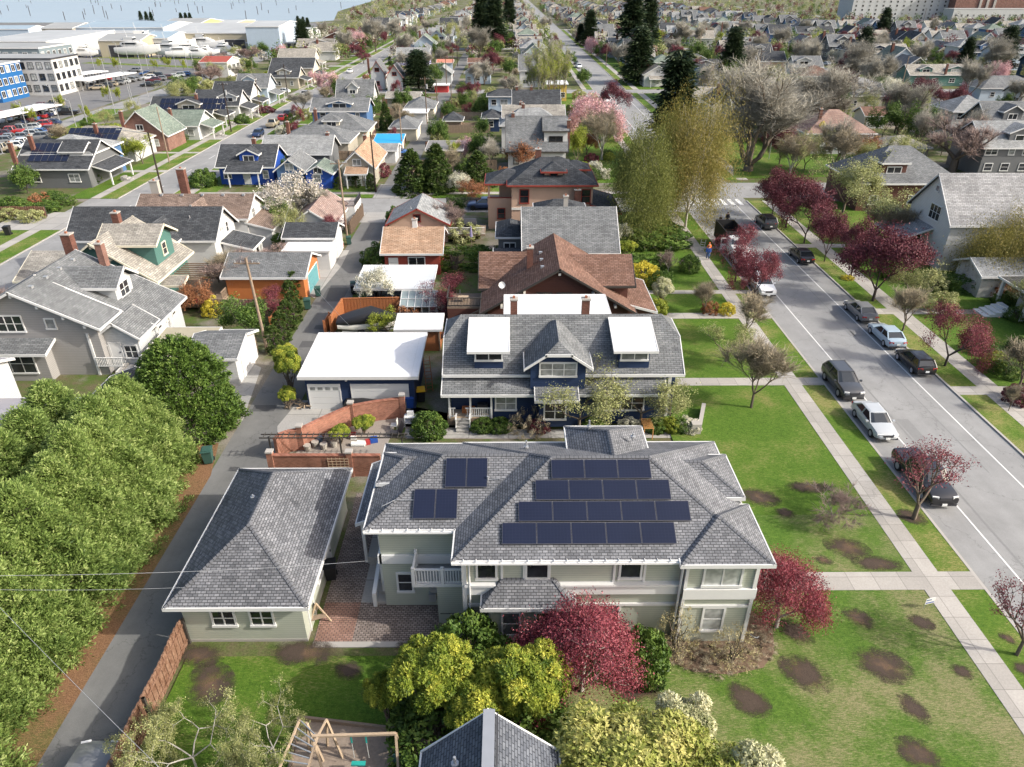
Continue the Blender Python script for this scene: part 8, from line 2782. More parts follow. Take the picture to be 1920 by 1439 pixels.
small('swing_chair', 598, 1165, "timber A-frame stand by the garage door", 'frame', lambda mb: (mb.beam((-.6, -.3, 0), (0, 0, 1.3), .08, .08, M_wood2), mb.beam((.6, -.3, 0), (0, 0, 1.3), .08, .08, M_wood2), mb.beam((0, .7, 0), (0, 0, 1.3), .08, .08, M_wood2), mb.beam((-.4, -.2, .5), (.4, -.2, .5), .3, .05, M_wood)), rz=.4)
small('yard_sign', 1738, 1143, "small white and blue lawn sign beside the pavement", 'sign', lambda mb: (mb.box(-.3, .3, -.01, .01, .35, .75, M_white), mb.box(-.26, .26, -.014, .014, .40, .47, M_binb), mb.box(-.26, .05, -.014, .014, .60, .68, M_jean), mb.box(-.28, -.26, -.01, .01, 0, .35, M_galv), mb.box(.26, .28, -.01, .01, 0, .35, M_galv)), z=.1, rz=.25)
hose = MB(); c = G(1378, 1190)
pts = [Vector((c[0] - 1.3 + t * .13, c[1] + .35 * math.sin(t * .62) , .14)) for t in range(20)]
for a, b_ in zip(pts[:-1], pts[1:]): hose.bar(a, b_, .03, M_pblue if 'M_pblue' in globals() else M_whitec, 5)
tag(hose.build('garden_hose'), "pale blue garden hose lying in the mulch bed", "hose")
small('concrete_block', 1303, 812, "pale concrete bollard block at the garden wall end", 'block', lambda mb: mb.box(-.35, .35, -.3, .3, 0, .9, M_kerb))
e_ = empty('garden_gate_arbor', (*G(1212, 815), 0), "orange cedar slatted walkway frame beside the back dormer", 'arbor')
mb = MB()
for k in range(9): mb.beam((-.7, -.9 + k * .24, 1.9), (.7, -.9 + k * .24, 1.9), .07, .07, plain("cedar", (.55, .27, .1), .7))
mb.build('slats', e_); e_.scale = (.55, .7, .5); mb = MB()
for xx, yy_ in ((-.6, -.9), (.6, -.9), (-.6, 1), (.6, 1)): mb.box(xx - .05, xx + .05, yy_ - .05, yy_ + .05, 0, 1.86, MATS["cedar"])
mb.build('posts', e_)
wallp([G(1310, 812), G(1318, 770)], .6, "low grey retaining wall right of the navy house garden", M_kerb)
# leaning ladders beside the navy house
small('ladder', 806, 735, "orange ladder leaning between the navy garage and house", 'ladder', lambda mb: ([mb.beam((-.25, 0, .2 + k * .3), (.25, 0, .2 + k * .3), .04, .04, M_orange) for k in range(9)], mb.beam((-.27, 0, 0), (-.27, 0, 3), .06, .05, M_orange), mb.beam((.27, 0, 0), (.27, 0, 3), .06, .05, M_orange))).rotation_euler = (RAD(-35), 0, .2)
# covered boat on its trailer
bt = empty('boat_on_trailer', (*G(695, 622), 0), "motor boat under a black cover on a trailer", 'boat', rz=-math.pi / 2 + .1)
mb = MB(); loft(mb, [ring(.9, .75, 1.3, -3.0), ring(1.1, .65, 1.35, -1.5), ring(1.1, .65, 1.4, 1), ring(.8, .75, 1.45, 2.6), ring(.1, 1.1, 1.5, 3.6)], M_offwhite); link('hull', merge_smooth(mb.mesh('hull')), bt)
mb = MB(); loft(mb, [ring(.85, 1.2, 1.5, -3.1), ring(1.16, 1.2, 1.85, -1.8), ring(1.16, 1.25, 2.35, .2), ring(1.0, 1.25, 1.75, 1.7), ring(.6, 1.3, 1.6, 2.9), ring(.08, 1.4, 1.5, 3.7)], M_bink); link('cover', merge_smooth(mb.mesh('cover'), 60), bt)
mb = MB(); mb.beam((-.9, -2.6, .55), (-.9, 1.5, .55), .1, .1, M_galv); mb.beam((.9, -2.6, .55), (.9, 1.5, .55), .1, .1, M_galv); mb.beam((-.9, 1.5, .55), (0, 4.4, .55), .1, .1, M_galv); mb.beam((.9, 1.5, .55), (0, 4.4, .55), .1, .1, M_galv); mb.build('trailer', bt)
for sx in (-1, 1): link('wheel', m['tyre'], bt, (sx * 1.1, -.8, .38))
# play frame
pf = empty('climbing_frame', (*G(600, 1400), 0), "weathered timber climbing frame with monkey bars in the bark play area", 'climbing frame')
ox, oy = G(600, 1400)
mb = MB()
def PF(u, v, z):
    x, y = G(u, v, z); return Vector((x - ox, y - oy, z))
zt = 2.3
A, B_, C_, D_ = PF(585, 1381, zt), PF(742, 1376, zt), PF(575, 1356, zt), PF(612, 1350, zt)
mb.beam(PF(562, 1350, zt), PF(520, 1450, zt), .09, .09, M_wood2); mb.beam(PF(595, 1382, zt), PF(575, 1450, zt), .09, .09, M_wood2)
for k in range(7):
    f = k / 6.5
    mb.bar(PF(562, 1350, zt).lerp(PF(520, 1450, zt), f), PF(595, 1382, zt).lerp(PF(575, 1450, zt), f), .03, M_galv, 6)
mb.beam(A, B_, .11, .11, M_wood2)
for (a, b_) in ((A, (-.5, .7)), (A, (.5, -.7)), (B_, (-.1, .9)), (B_, (.1, -.9))):
    mb.beam(a, Vector((a.x + b_[0], a.y + b_[1], 0)), .1, .1, M_wood2)
mb.beam(D_, Vector((D_.x - .3, D_.y + .3, 0)), .09, .09, M_wood2); mb.beam(D_, Vector((D_.x + .5, D_.y - .3, 0)), .09, .09, M_wood2); mb.beam(D_, PF(595, 1382, zt), .08, .08, M_wood2)
mb.beam(C_, Vector((C_.x - .3, C_.y + .3, 0)), .09, .09, M_wood2); mb.beam(C_, Vector((C_.x + .5, C_.y - .3, 0)), .09, .09, M_wood2)
mb.build('frame', pf)
M_tealp = plain("plastic_teal", (.03, .36, .30), .4)
for (u, v) in ((657, 1378), (685, 1378)):
    c = PF(u, v, zt); s_b = MB(); s_b.beam(c, c + Vector((0, 0, -.55)), .06, .03, M_tealp); s_b.beam(c + Vector((0, 0, -.55)), c + Vector((0, 0, -1.6)), .02, .02, M_offwhite); s_b.build('swing_rope', pf)
c = PF(672, 1432, .8); s_b = MB(); s_b.beam(c + Vector((-.3, 0, 0)), c + Vector((.3, 0, 0)), .2, .05, M_tealp); s_b.build('swing_seat', pf)
c = PF(745, 1425, .7); s_b = MB(); s_b.bar(c, c + Vector((0, 0, .25)), .2, M_bing, 10); s_b.bar(c + Vector((0, 0, .25)), B_, .015, M_yline, 4); s_b.build('bucket_swing', pf)
bd = MB(); a, b_ = G(562, 1350), G(768, 1375)
bd.beam((*a, .15), (*b_, .15), .12, .25, M_wood); bd.beam((*a, .15), (*G(545, 1445), .15), .12, .25, M_wood)
tag(bd.build('timber_edging'), "grey timber edging board round the bark play area", "edging")
# toy slide far yard
small('toy_slide', 880, 245, "cream playground slide in the yard behind the conifers", 'slide', lambda mb: (mb.beam((-1.2, 0, 1.6), (1.2, -.6, .1), .5, .08, M_offwhite), mb.box(-1.5, -1.1, -.3, .3, 0, 1.6, M_redd)))
small('patio_umbrella', 885, 500, "closed lilac parasol on the brown house deck", 'parasol', lambda mb: (mb.bar((0, 0, 0), (0, 0, 2.6), .03, M_wood, 6), mb.bar((0, 0, 1.3), (0, 0, 2.6), .2, plain("lilac_cloth", (.25, .22, .35), .8), 8, r2=.05)), z=2.4)
small('patio_umbrella', 864, 588, "closed grey parasol by the dark fence", 'parasol', lambda mb: (mb.bar((0, 0, 0), (0, 0, 2.6), .03, M_wood, 6), mb.bar((0, 0, .9), (0, 0, 2.6), .22, M_potg, 8, r2=.05)))

for k, (x0, y0, x1, y1) in enumerate([(-16.6, 132, -2, 132), (-16.6, 149, -3, 149), (-16.6, 168, -4, 168), (-16.6, 186, -3, 186), (-16.6, 205, -4, 205), (-16.6, 118, -16.6, 131), (-21.5, 140, -36, 140), (-21.5, 156, -35, 156), (-21.5, 174, -36, 174), (-21.5, 192, -34, 192), (-21.5, 212, -35, 212), (-21.6, 142, -21.6, 155), (-16.6, 187, -16.6, 203)]):
    fence([(x0, y0), (x1, y1)], 1.7, (M_wood, M_fence, M_wood)[k % 3], "%s board fence between back gardens, %s from the cross street" % (('grey', 'brown', 'weathered')[k % 3], (ordn)[k]), board=.3, gap=.03)
# ------------------------------------------------------------------ far field: prototypes copied with their parts
def far_proto(i, ze, W, D, kind, rise, wall, roof, dormer=False, chim=False):
    h = House(0, 0, "x", 'house', 'house', wall, roof)
    h.wing(-W / 2, W / 2, -D / 2, D / 2, ze, kind, rise, .45, t=.2)
    main = h.lastroof
    h.auto('SE' if i % 2 else 'SW', 3, 2, 2 if ze > 4.5 else 1, z=1.7, ht=1.2, wd=1.2, seed=i)
    if kind == 'gy': h.win('S', 0, ze + rise * .35, 1.3, 1.0, 2, 1)
    if dormer: h.dormer('S', -1.8, 1.8, -D / 2 + 1.0, 0, ze + .2, ze + rise * .6, rise * .35, 'g', .3, dict(w=1.6, h=.9, c=2, r=1, dz=.1))
    if chim:
        h.lastroof = main
        h.chimney(W * .22, .6, ze + .5, ze + rise + .9, .8, .7)
    return h.root


ROOFS = [('light grey', SH_lt), ('mid grey', SH_mid), ('charcoal', SH_dark), ('taupe', SH_taupe), ('brown', SH_brown), ('green-grey', SH_green), ('dark slate', SH_dark), ('grey', SH_mid)]
WALLS = [('white', W_white), ('cream', W_cream), ('pale blue', W_pblue), ('light grey', W_ltgrey), ('tan', W_tan), ('dark grey', W_dkgrey), ('blue', W_midblue), ('white', W_white), ('peach', W_peach)]
rf = random.Random(5)
SHAPES = [('gx', 3.3, 10.5, 9, 3.0, 0, 1), ('gy', 3.3, 8.5, 11, 3.0, 0, 0), ('hip', 3.2, 10.5, 10, 2.9, 0, 1), ('gx', 4.8, 10, 9, 3.6, 1, 0), ('gy', 4.6, 8.5, 11, 3.4, 0, 1), ('hip', 5.4, 9.5, 9.5, 2.6, 0, 0), ('gx', 3.4, 12, 8.5, 3.2, 1, 1)]
SHN = {'gx': 'wide', 'gy': 'gabled', 'hip': 'square'}
protos = []
for i in range(15):
    s = SHAPES[i % 7]; rn, rm_ = ROOFS[(i * 3 + 1) % 8]; wn, wm = WALLS[(i * 5) % 9]
    p = far_proto(i, s[1], s[2], s[3], s[0], s[4], wm, rm_, s[5], s[6])
    protos.append((p, "%s %s house with %s roof" % (wn, SHN[s[0]], rn)))


def copy_tree(o, parent=None):
    c = o.copy(); COL.objects.link(c)
    if parent: c.parent = parent
    for ch in o.children: copy_tree(ch, c)
    return c


CX, CY = 951, -36
def vis(x, y, m=6):
    """inside the photo's view"""
    s = 1332 / (.87 * y + 14.8)
    u = 951 + x * s
    return -m * s < u < 1920 + m * s


def shore_x(y):
    return -150 - max(0, y - 690) * .115 if y > 655 else -118


cols = []
for c in (-57.8, 32, 122, 212, 302, 392, 482, 572, 662, 752, 842, 932):
    cols += [(c - 21, 1), (c + 21, -1)]
cands = []
for cx, sgn in cols:
    y = 128 if cx > 45 else 245
    k = 0
    while y < 1150:
        y += rf.uniform(12.2, 14.5) if y < 520 else rf.uniform(13, 17)
        if any(a - 5 < y < b + 5 for a, b in CS): continue
        x = cx + rf.uniform(-1.5, 1.5)
        if not vis(x, y): continue
        if x < shore_x(y) + 12: continue
        if y < 300 and x < 45 and x > -95 and cx > 20: pass
        if any(a < x < b and c < y < d for a, b, c, d in [(m_[0] - 5, m_[1] + 5, m_[2] - 5, m_[3] + 5) for m_ in MIDRECTS]): continue
        if 58 < x < 130 and y < 150: continue
        if x > 215 and y > 560: continue       # institutional block and its grounds
        if x < -60 and y < 330: continue
        if -60 < x < 25 and y < 300: continue
        cands.append((y, x, cx))
cands.sort()
near_c = cands[:222]
rest = cands[222:]
rows_ = {}
nprot = len(protos)
cnt = 0
rown = ['tenth', 'ninth', 'eighth', 'seventh', 'sixth', 'fifth', 'fourth', 'third', 'second', 'first']
bands = [(0, 180), (180, 232), (232, 300), (300, 345), (345, 392), (392, 450), (450, 520), (520, 600), (600, 760), (760, 2000)]
ORD = lambda n: str(n) + ('th' if 10 < n % 100 < 14 else {1: 'st', 2: 'nd', 3: 'rd'}.get(n % 10, 'th'))
byb = {}
for (y, x, cx) in near_c:
    bi = next(i for i, (a, b) in enumerate(bands) if a <= y < b)
    byb.setdefault(bi, []).append((x / (.87 * y + 14.8), x, y, cx))
used = set()
for bi, L in byb.items():
    L.sort()
    for k, (_, x, y, cx) in enumerate(L):
        pi = rf.randrange(nprot)
        p, lab = protos[pi]
        if pi not in used:
            used.add(pi); o = p
        else:
            o = copy_tree(p)
        o.location = (x, y, 0)
        o.rotation_euler = (0, 0, rf.choice((0, 0, 0, math.pi)) + rf.uniform(-.03, .03))
        sc = rf.uniform(1.0, 1.2); o.scale = (sc, sc, sc)
        o['label'] = "%s, %s from left, distant row %d" % (lab, ORD(k + 1), 10 - bi)
        o['group'] = 'distant houses'
for i in range(nprot):
    if i not in used:
        o, lab = protos[i]
        o.location = (60 + i * 12, 700, 0); o['label'] = lab + " at the far edge of town, plot %d" % (i + 1)
# the rest of the town as one mass
mb = MB()
fr = [SH_lt, SH_mid, SH_dark, SH_taupe, SH_brown]; fw_ = [W_white, W_cream, W_pblue, W_ltgrey, W_tan]
for (y, x, cx) in rest:
    W_, D_ = rf.uniform(10, 14), rf.uniform(9, 12); ze = rf.choice((3.2, 3.4, 5)); kd = rf.choice(('gx', 'gy', 'hip'))
    for f in roof_faces(x - W_ / 2, x + W_ / 2, y - D_ / 2, y + D_ / 2, ze, kd, 3.0):
        mb.face(f, fr[int(abs(x * 7 + y)) % 5], slope_uv(f))
    wm = fw_[int(abs(x * 3 + y * 2)) % 5]
    mb.box(x - W_ / 2 + .5, x + W_ / 2 - .5, y - D_ / 2 + .5, y + D_ / 2 - .5, 0, ze + .1, wm)
    if kd == 'gy': mb.face([(x - W_ / 2 + .5, y - D_ / 2 + .5, ze), (x + W_ / 2 - .5, y - D_ / 2 + .5, ze), (x, y - D_ / 2 + .5, ze + 2.7)], wm)
if mb.f:
    tag(mb.build('distant_town'), kind='stuff')

# ---- far trees: street rows and gardens
tk = [('plumdk', 'purple'), ('bare', 'bare grey'), ('green', 'leafy green'), ('bud', 'pale budding'), ('fir', 'dark conifer'), ('lime', 'lime green'), ('plumdk2', 'deep purple'), ('bare2', 'twiggy bare'), ('pink', 'pink blossoming'), ('green2', 'mid green'), ('white', 'white blossoming'), ('barebig', 'large bare')]
wts = [12, 9, 13, 20, 5, 9, 10, 7, 4, 10, 6, 2]
tc = []
for i in range(16000):
    y = 125 + (1150 - 125) * rf.random() ** 1.5
    x = rf.uniform(-.78, .78) * (.87 * y + 14.8)
    if not vis(x, y, 3): continue
    if x < shore_x(y) + 8 and y > 400: continue
    if x < -98 and y < 430: continue
    if y < 236 and x < 48: continue
    if y < 330 and x < 23: continue
    if any(a - 3 < y < b + 3 for a, b in CS): continue
    road = False
    for c in (-57.8, 32.1, 122, 212, 302, 392, 482, 572, 662):
        if abs(x - c) < 5.6: road = True
    for c in (-19, 77.7, 167.7):
        if abs(x - c) < 3: road = True
    if road: continue
    if 30 < x < 44 and y < 245: continue
    if any(abs(x - a[1]) < 6.2 and abs(y - a[0]) < 6.5 for a in cands): continue
    if any(m_[0] - 1 < x < m_[1] + 1 and m_[2] - 5 < y < m_[3] + 1 for m_ in MIDRECTS): continue
    if any((x - a) ** 2 + (y - b) ** 2 < 22 for a, b in tc): continue
    tc.append((x, y))
    if len(tc) >= 900: break
tc.sort(key=lambda t: t[1])
bb = {}
for x, y in tc[:285]:
    bi = int((y - 125) / 50)
    bb.setdefault(bi, []).append((x / (.87 * y + 14.8), x, y))
for bi, L in bb.items():
    L.sort()
    for k, (_, x, y) in enumerate(L):
        key, nm = rf.choices(tk, wts)[0]
        hh = {'fir': rf.uniform(10, 17), 'barebig': rf.uniform(10, 14), 'bare': rf.uniform(7, 11), 'bare2': rf.uniform(7, 11)}.get(key, rf.uniform(4.5, 8))
        plant(key, x, y, hh, hh * (.28 if key == 'fir' else .36 if key[:4] == 'bare' else .45), "%s tree, %s from left, distant tree band %d" % (nm, ORD(k + 1), bi + 1), group='distant trees')
# remaining far tree cover as one soft mass of leaf clumps
rng = np.random.default_rng(9)
pts = [(x, y) for x, y in tc[285:]]
for i in range(2600):
    y = 330 + 1050 * rf.random() ** 1.3
    x = rf.uniform(-.8, .8) * (.87 * y + 14.8)
    if x < shore_x(y) + 5: continue
    if abs(x - 32) < 7 or abs(x + 57.8) < 6 or abs(x + 19) < 3: continue
    if any(abs(x - a[1]) < 6 and abs(y - a[0]) < 6 for a in cands): continue
    pts.append((x, y))
for j, (pal, nm) in enumerate((('green', 'far_green_trees'), ('bud', 'far_budding_trees'), ('twig', 'far_bare_trees'), ('plumdk', 'far_purple_trees'))):
    pp = np.array(pts[j::4]); n = len(pp); per = 110
    hh = rng.uniform(4, 8.5, n)
    d = unit(rng.normal(0, 1, (n * per, 3)))
    C = np.repeat(np.column_stack([pp, hh * .55]), per, 0) + d * np.repeat(np.column_stack([hh * .4, hh * .4, hh * .42]), per, 0) * rng.uniform(.5, 1.05, (n * per, 1))
    U, V = leaf_frames(rng, d, .42, .6)
    me = quads_mesh(nm, C, U, V, .5 + rng.normal(0, .2, n * per), LEAF[pal])
    tag(link(nm, me), kind='stuff')

# ------------------------------------------------------------------ marina side
def block(name, x0, x1, y0, y1, h, label, wall, roof, cat='building', kind='flat', rise=0, floors=0, nS=8, nE=4, trim=None, o=.1, base=0):
    H_ = House((x0 + x1) / 2, (y0 + y1) / 2, label, cat, name, wall, roof, trim or M_white)
    H_.wing(x0, x1, y0, y1, h, kind, rise, o, t=.35)
    a, b_, c, d, _ = H_.w
    for sd_, L0, L1, n in (('S', a, b_, nS), ('E', c, d, nE)):
        for fl in range(floors):
            for k in range(n):
                H_.win(sd_, L0 + (L1 - L0) * (k + .5) / n, 2.0 + fl * 3.1, 1.5, 1.6, 2, 1)
    return H_


def gx_(u, v, z): return G(u, v, z)
W_bblue = plain("render_blue", (.015, .10, .27), .6); W_sgrey = siding("cladding_slate", (.16, .20, .22), .4); W_mwhite = plain("render_white", (.48, .48, .47), .6)
M_roofg = plain("roof_pale_grey", (.28, .29, .29), .8, var=.25, scale=.08); M_whroof = plain("roof_marina_white", (.36, .375, .38), .7, var=.3, scale=.07); M_metalb = plain("metal_pale_blue", (.27, .34, .39), .5, var=.15, scale=.1); M_metalc = plain("metal_cream", (.38, .34, .25), .6, var=.12, scale=.2)
block('apartment_block', -147, -142, 214, 227, 9.8, "bright blue end block of the apartment building", W_bblue, M_roofg, floors=3, nS=2, nE=5)
block('apartment_block', -185, -147.05, 212, 225, 9.6, "white block with grey base at the far left of the apartments", W_mwhite, M_roofg, floors=3, nS=12, nE=1)
block('apartment_block', -160, -134, 229, 244, 10.2, "white four-storey apartment block with dark recessed balconies", W_mwhite, M_roofg, floors=3, nS=10, nE=5, trim=M_dkmetal)
block('apartment_block', -235, -157, 263, 284, 10.5, "slate grey long apartment block behind the white one", W_sgrey, M_roofg, floors=3, nS=24, nE=6)
block('apartment_block', -235, -165, 240, 255, 10, "slate block at the left edge behind the blue one", W_sgrey, M_roofg, floors=3, nS=20, nE=4)
# warehouses (near eave line in the photo)
def wh(label, uL, uR, v, ze, depth, wall, roof, kind='gx', rise=2.0, doors=0):
    x0, x1, y0, y1 = rc(uL, uR, v, ze, depth)
    H_ = House((x0 + x1) / 2, (y0 + y1) / 2, label, 'warehouse', 'warehouse', wall, roof)
    H_.wing(x0, x1, y0, y1, ze, kind, rise, .2, t=.3)
    H_.w = (x0 + .2, x1 - .2, y0 + .2, y1 - .2, ze)
    for k in range(doors):
        H_.gdoor('S', x0 + (x1 - x0) * (k + .5) / doors, min(12, (x1 - x0) / doors * .55), 5, mat=M_dkmetal)
    for k in range(3): H_.win('E', y0 + (y1 - y0) * (k + .5) / 3, 3.0, 3, 1.6, 3, 1)
    return H_
wh("long pale blue boat shed with white front canopy", 140, 305, 52, 9, 45, W_pblue, M_metalb, doors=5)
wh("white-roofed low canopy hall before the pale blue shed", 142, 265, 62, 7, 12, W_ltgrey, M_whroof, doors=6, kind='sn', rise=1)
wh("large cream warehouse with white roof in the marina", 316, 474, 62, 8, 60, M_metalc, M_whroof, doors=2, rise=3)
wh("cream boat hall with open dark bay", 182, 262, 76, 7, 22, M_metalc, M_roofg, doors=1)
wh("grey boat hall beside the cream one with an open bay", 262, 314, 72, 7, 30, W_ltgrey, M_metalb, doors=1)
wh("tall pale blue warehouse near the water", 458, 522, 50, 12, 40, W_pblue, M_whroof, rise=1.5)
wh("long narrow white-roofed marina store", 460, 560, 80, 5, 26, M_metalc, M_whroof, kind='sn', rise=.5, doors=8)
wh("yellow-fronted hall behind the pale blue shed", 300, 372, 45, 9, 40, plain("metal_yellow", (.55, .42, .18), .6), M_roofg)
wh("white-roofed store hugging the shoreline", 520, 578, 58, 5, 30, W_ltgrey, M_whroof, rise=1)
wh("white hall at the left edge of the marina", -60, 85, 78, 8, 60, W_mwhite, M_whroof, kind='sn', rise=1)
wh("small white shed with a rust red roof in the boat yard", 372, 425, 117, 5, 14, W_mwhite, plain("roof_rust", (.30, .07, .05), .7), rise=1.4)
wh("brick and glass marina office with arched gable", 76, 135, 53, 8, 30, W_tan, M_roofg, doors=0)
wh("pale blue workshop at the left edge", -40, 52, 55, 6, 20, W_pblue, M_metalb, rise=1.5)
wh("cream roofed hall at the right of the marina sheds", 385, 440, 44, 8, 40, M_metalc, M_whroof, rise=1)
# carports with cars underneath
def carport_l(p, q, w_, label):
    e = empty('car_shelter', (p[0], p[1], 0), label, 'carport')
    P_, Q_ = Vector((0, 0, 3)), Vector((q[0] - p[0], q[1] - p[1], 3))
    mb = MB(); mb.beam(P_, Q_, w_, .25, M_membrane); mb.build('roof', e)
    n = 9
    for k in range(n):
        c = P_.lerp(Q_, (k + .5) / n); m_ = MB(); m_.box(c.x - .15, c.x + .15, c.y - .15, c.y + .15, 0, 2.9, M_galv); m_.build('post', e)
carport_l(G(-30, 222, 3), G(95, 196, 3), 6.5, "white slanting car shelter at the left edge")
carport_l(G(145, 152, 3), G(240, 136, 3), 6.5, "white car shelter beside the white apartment block")
carport_l(G(140, 140, 3), G(190, 133, 3), 6.0, "shorter white car shelter behind the first")
# parked cars in the car park
names = ['black', 'dark grey', 'silver', 'white', 'red', 'maroon', 'navy', 'grey', 'blue', 'tan', 'black', 'white', 'dark grey', 'grey']
ci = 0
rowsC = [((0, 243), (105, 214), 12, .35), ((0, 258), (112, 232), 12, .35), ((0, 272), (95, 248), 11, .35), ((0, 287), (60, 272), 6, .35), ((195, 166), (262, 150), 8, .35), ((5, 250), (100, 268), 6, .35), ((20, 262), (60, 272), 2, .35), ((8, 232), (55, 222), 4, .3), ((0, 224), (105, 200), 12, .35), ((62, 230), (110, 220), 5, .3), ((30, 265), (85, 245), 5, .3), ((115, 210), (130, 217), 2, .35),
         ((50, 258), (100, 240), 4, .3), ((180, 170), (235, 155), 7, .35), ((235, 155), (250, 152), 2, .3), ((160, 160), (205, 150), 5, .3), ((272, 141), (300, 147), 4, .3), ((285, 155), (350, 142), 7, .35), ((275, 163), (300, 160), 3, .3), ((275, 150), (330, 150), 4, .3), ((140, 163), (205, 152), 6, .3), ((250, 136), (262, 136), 1, 0)]
placed = []
for ri, (a, b_, n, rz) in enumerate(rowsC):
    n = int(n * 1.5 + .5)
    for k in range(n):
        f = (k + .5) / n
        x, y = G(a[0] + (b_[0] - a[0]) * f, a[1] + (b_[1] - a[1]) * f)
        if any(abs(x - px) < 3.6 and abs(y - py) < 2.3 for px, py in placed): continue
        placed.append((x, y))
        cn = rf.choice(names); kd = rf.choice(('sedan', 'suv', 'hatch', 'suv', 'sedan', 'pickup'))
        car(kd, cn, x, y, math.pi / 2 + rz * 0.6 + rf.uniform(-.04, .04), "%s %s in the car park, %s from left of its row %d" % (cn, {'pickup': 'pickup'}.get(kd, 'car'), ORD(k + 1), ri + 1), 'cars in the marina car park', cat='car', full=False)
# boats ashore
for k, (u, v, L, wd) in enumerate([(195, 92, 18, 5), (205, 100, 16, 4.5), (175, 100, 13, 4), (165, 108, 11, 4), (185, 97, 14, 4), (240, 104, 18, 5), (262, 108, 20, 5.2), (278, 92, 20, 5.5), (310, 98, 16, 5), (330, 97, 20, 5), (345, 96, 18, 5), (328, 108, 17, 4.6), (345, 110, 14, 4.2), (360, 104, 15, 4.5), (378, 90, 15, 4.5), (390, 96, 18, 5),
                                    (402, 96, 14, 4.5), (212, 106, 13, 4), (285, 102, 14, 4), (375, 110, 12, 4), (390, 106, 11, 4), (450, 108, 10, 3), (425, 102, 12, 3.6), (170, 84, 10, 3.5), (230, 98, 12, 4)]):
    x, y = G(u, v)
    e = empty('motor_yacht', (x, y, 0), "white %s ashore in the boat yard, %s in order from the left shed" % (['motor yacht', 'cabin cruiser', 'motor boat'][k % 3], ORD(k + 1)), 'boat', 'boats ashore in the marina', rz=-math.pi / 2 + rf.uniform(-.25, .25))
    s = L / 16; e.scale = (wd / 5, s, s)
    if k == 0:
        mb = MB(); loft(mb, [ring(2.2, 1.4, 3.4, -8), ring(2.5, 1.0, 3.5, -5), ring(2.5, 1.0, 3.7, 1), ring(1.9, 1.2, 4.1, 5), ring(.2, 2.2, 4.5, 8.5)], M_white); HUL = merge_smooth(mb.mesh('hull'))
        mb = MB(); loft(mb, [ring(1.7, 3.4, 5.2, -5.5), ring(1.9, 3.4, 5.4, -2), ring(1.8, 3.5, 5.4, 1), ring(1.2, 3.6, 4.3, 3.6)], M_white); mb.box(-1.2, 1.2, -4, -.5, 5.4, 6.6, M_white); CABN = mb.mesh('cabin')
        mb = MB(); mb.box(-1.95, 1.95, -4.5, .8, 4.3, 4.85, M_cglass); mb.box(-1.25, 1.25, -.6, -.45, 5.7, 6.3, M_cglass); WND = mb.mesh('windows')
        mb = MB(); mb.bar((0, -3, 6.6), (0, -3.6, 9.5), .08, M_white, 5); mb.box(-1, 1, -7, -5.5, 3.3, 3.4, M_wood2); MST = mb.mesh('mast')
        mb = MB(); [mb.box(sx * 1.2 - .15, sx * 1.2 + .15, sy - .15, sy + .15, 0, 1.6, M_binb) for sx in (-1, 1) for sy in (-5, 0, 4)]; CRD = mb.mesh('cradle')
    link('hull', HUL, e); link('cabin', CABN, e); link('windows', WND, e); link('mast', MST, e); link('cradle', CRD, e)
# pilings in the bay
mb = MB(); mb.bar((0, 0, 0), (.3, 0, 6), .28, M_poledk, 6); PIL = mb.mesh('piling')
pp_ = []
for k in range(48):
    u = rf.uniform(-10, 640); v = rf.uniform(1, 40)
    x, y = G(u, v)
    pp_.append((u, x, y, rf.uniform(.5, 1.6)))
pp_.sort()
for k, (u, x, y, s) in enumerate(pp_):
    o = link('piling', PIL, None, (x, y, 0), rf.uniform(0, 6)); o.scale = (1, 1, s)
    tag(o, "old timber piling standing in the bay, %s from the left" % ORD(k + 1), 'piling', 'pilings in the bay')
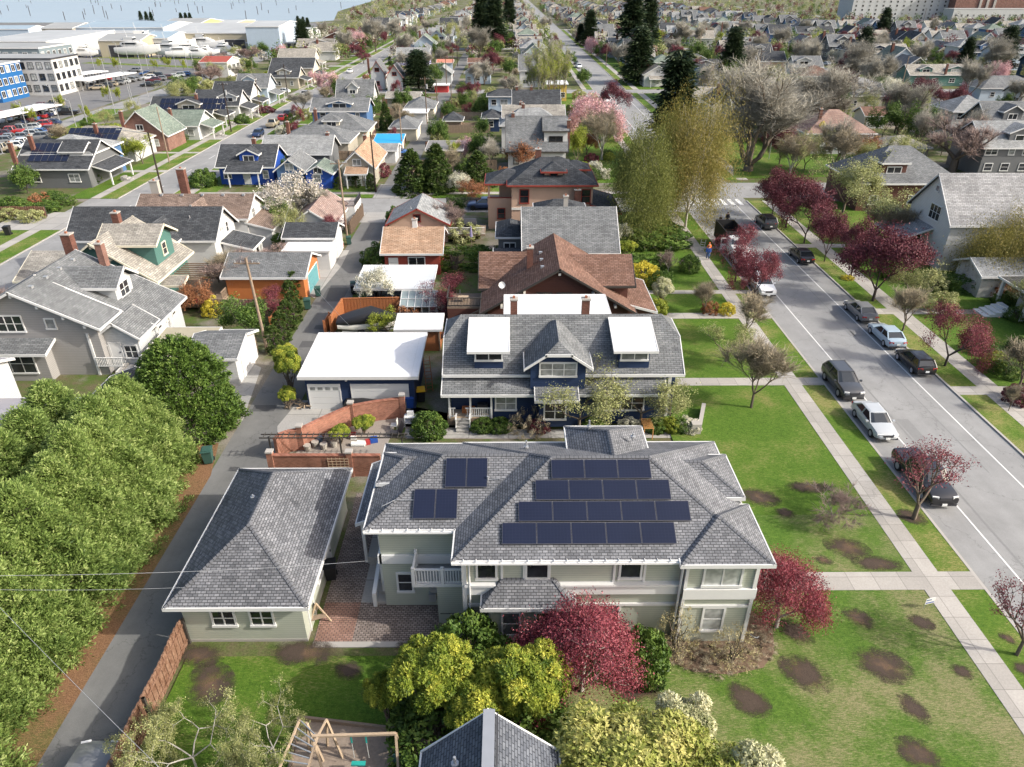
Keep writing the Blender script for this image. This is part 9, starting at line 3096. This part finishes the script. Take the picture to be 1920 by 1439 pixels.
# lamps in the car park
LMP = None
for k, (u, v, h_) in enumerate([(167, 242, 9), (217, 215, 13), (150, 262, 8), (60, 268, 8), (248, 200, 9), (278, 182, 9), (228, 128, 9), (178, 134, 9), (278, 130, 9), (300, 118, 8), (330, 128, 8), (352, 128, 8), (365, 135, 11), (240, 112, 8), (262, 118, 8), (112, 228, 8), (5, 288, 7), (248, 186, 7)]):
    pole(u, v, h_, "slim grey light pole in the marina car park, %s of the set" % ORD(k + 1), M_galv, arms=0, lamp=(-.8, 0), r=.09, name='light_pole', cat='light pole')
# young green trees and grass islands of the car park
for k, (u, v) in enumerate([(40, 225), (60, 235), (118, 208), (165, 230), (190, 130), (215, 128), (222, 132), (290, 133), (320, 130), (345, 133), (372, 132), (310, 128), (205, 190), (225, 192)]):
    pl('lime', u, v, 4, 1.4, "young lime green tree in the car park, %s from the left" % ORD(k + 1), group='young car park trees')
for a, b_ in (((105, 258), (215, 205)), ((0, 285), (100, 268)), ((160, 118), (400, 128)), ((180, 108), (400, 112))):
    p, q = G(*a), G(*b_)
    d = Vector((q[0] - p[0], q[1] - p[1], 0)).normalized(); nn = Vector((-d.y, d.x, 0)) * 2.6
    sheet('verge', [(p[0] - nn.x, p[1] - nn.y), (q[0] - nn.x, q[1] - nn.y), (q[0] + nn.x, q[1] + nn.y), (p[0] + nn.x, p[1] + nn.y)], .03, M_verge)
for k, (u, v) in enumerate([(265, 38), (276, 39), (285, 40), (341, 42), (350, 42), (358, 42), (560, 50), (570, 52), (578, 54)]):
    pl('fir', u, v, 7, 1.9, "dark shoreline conifer, %s from the left" % ORD(k + 1), group='shoreline conifers')
# institutional block at the top right
x, y = G(1800, 40, 0)
H_ = block('school_building', x - 90, x - 8, y + 10, y + 40, 26, "big pale institutional block at the top right edge", W_ltgrey, M_roofg, floors=6, nS=14, nE=1)
H_ = block('school_building', x - 8, x + 75, y, y + 40, 34, "brown brick institutional tower with white vertical piers", M_brickdk, M_roofg, floors=0)
mb = MB()
for k in range(3): mb.box(x + 12 + k * 6, x + 14 + k * 6, y - .6, y, 0, 36, M_kerb)
H_.b(mb, 'pier')
block('school_building', x - 20, x + 60, y - 22, y - 6, 10, "low grey annex below the brick tower", W_ltgrey, M_roofg, floors=2, nS=16, nE=2)
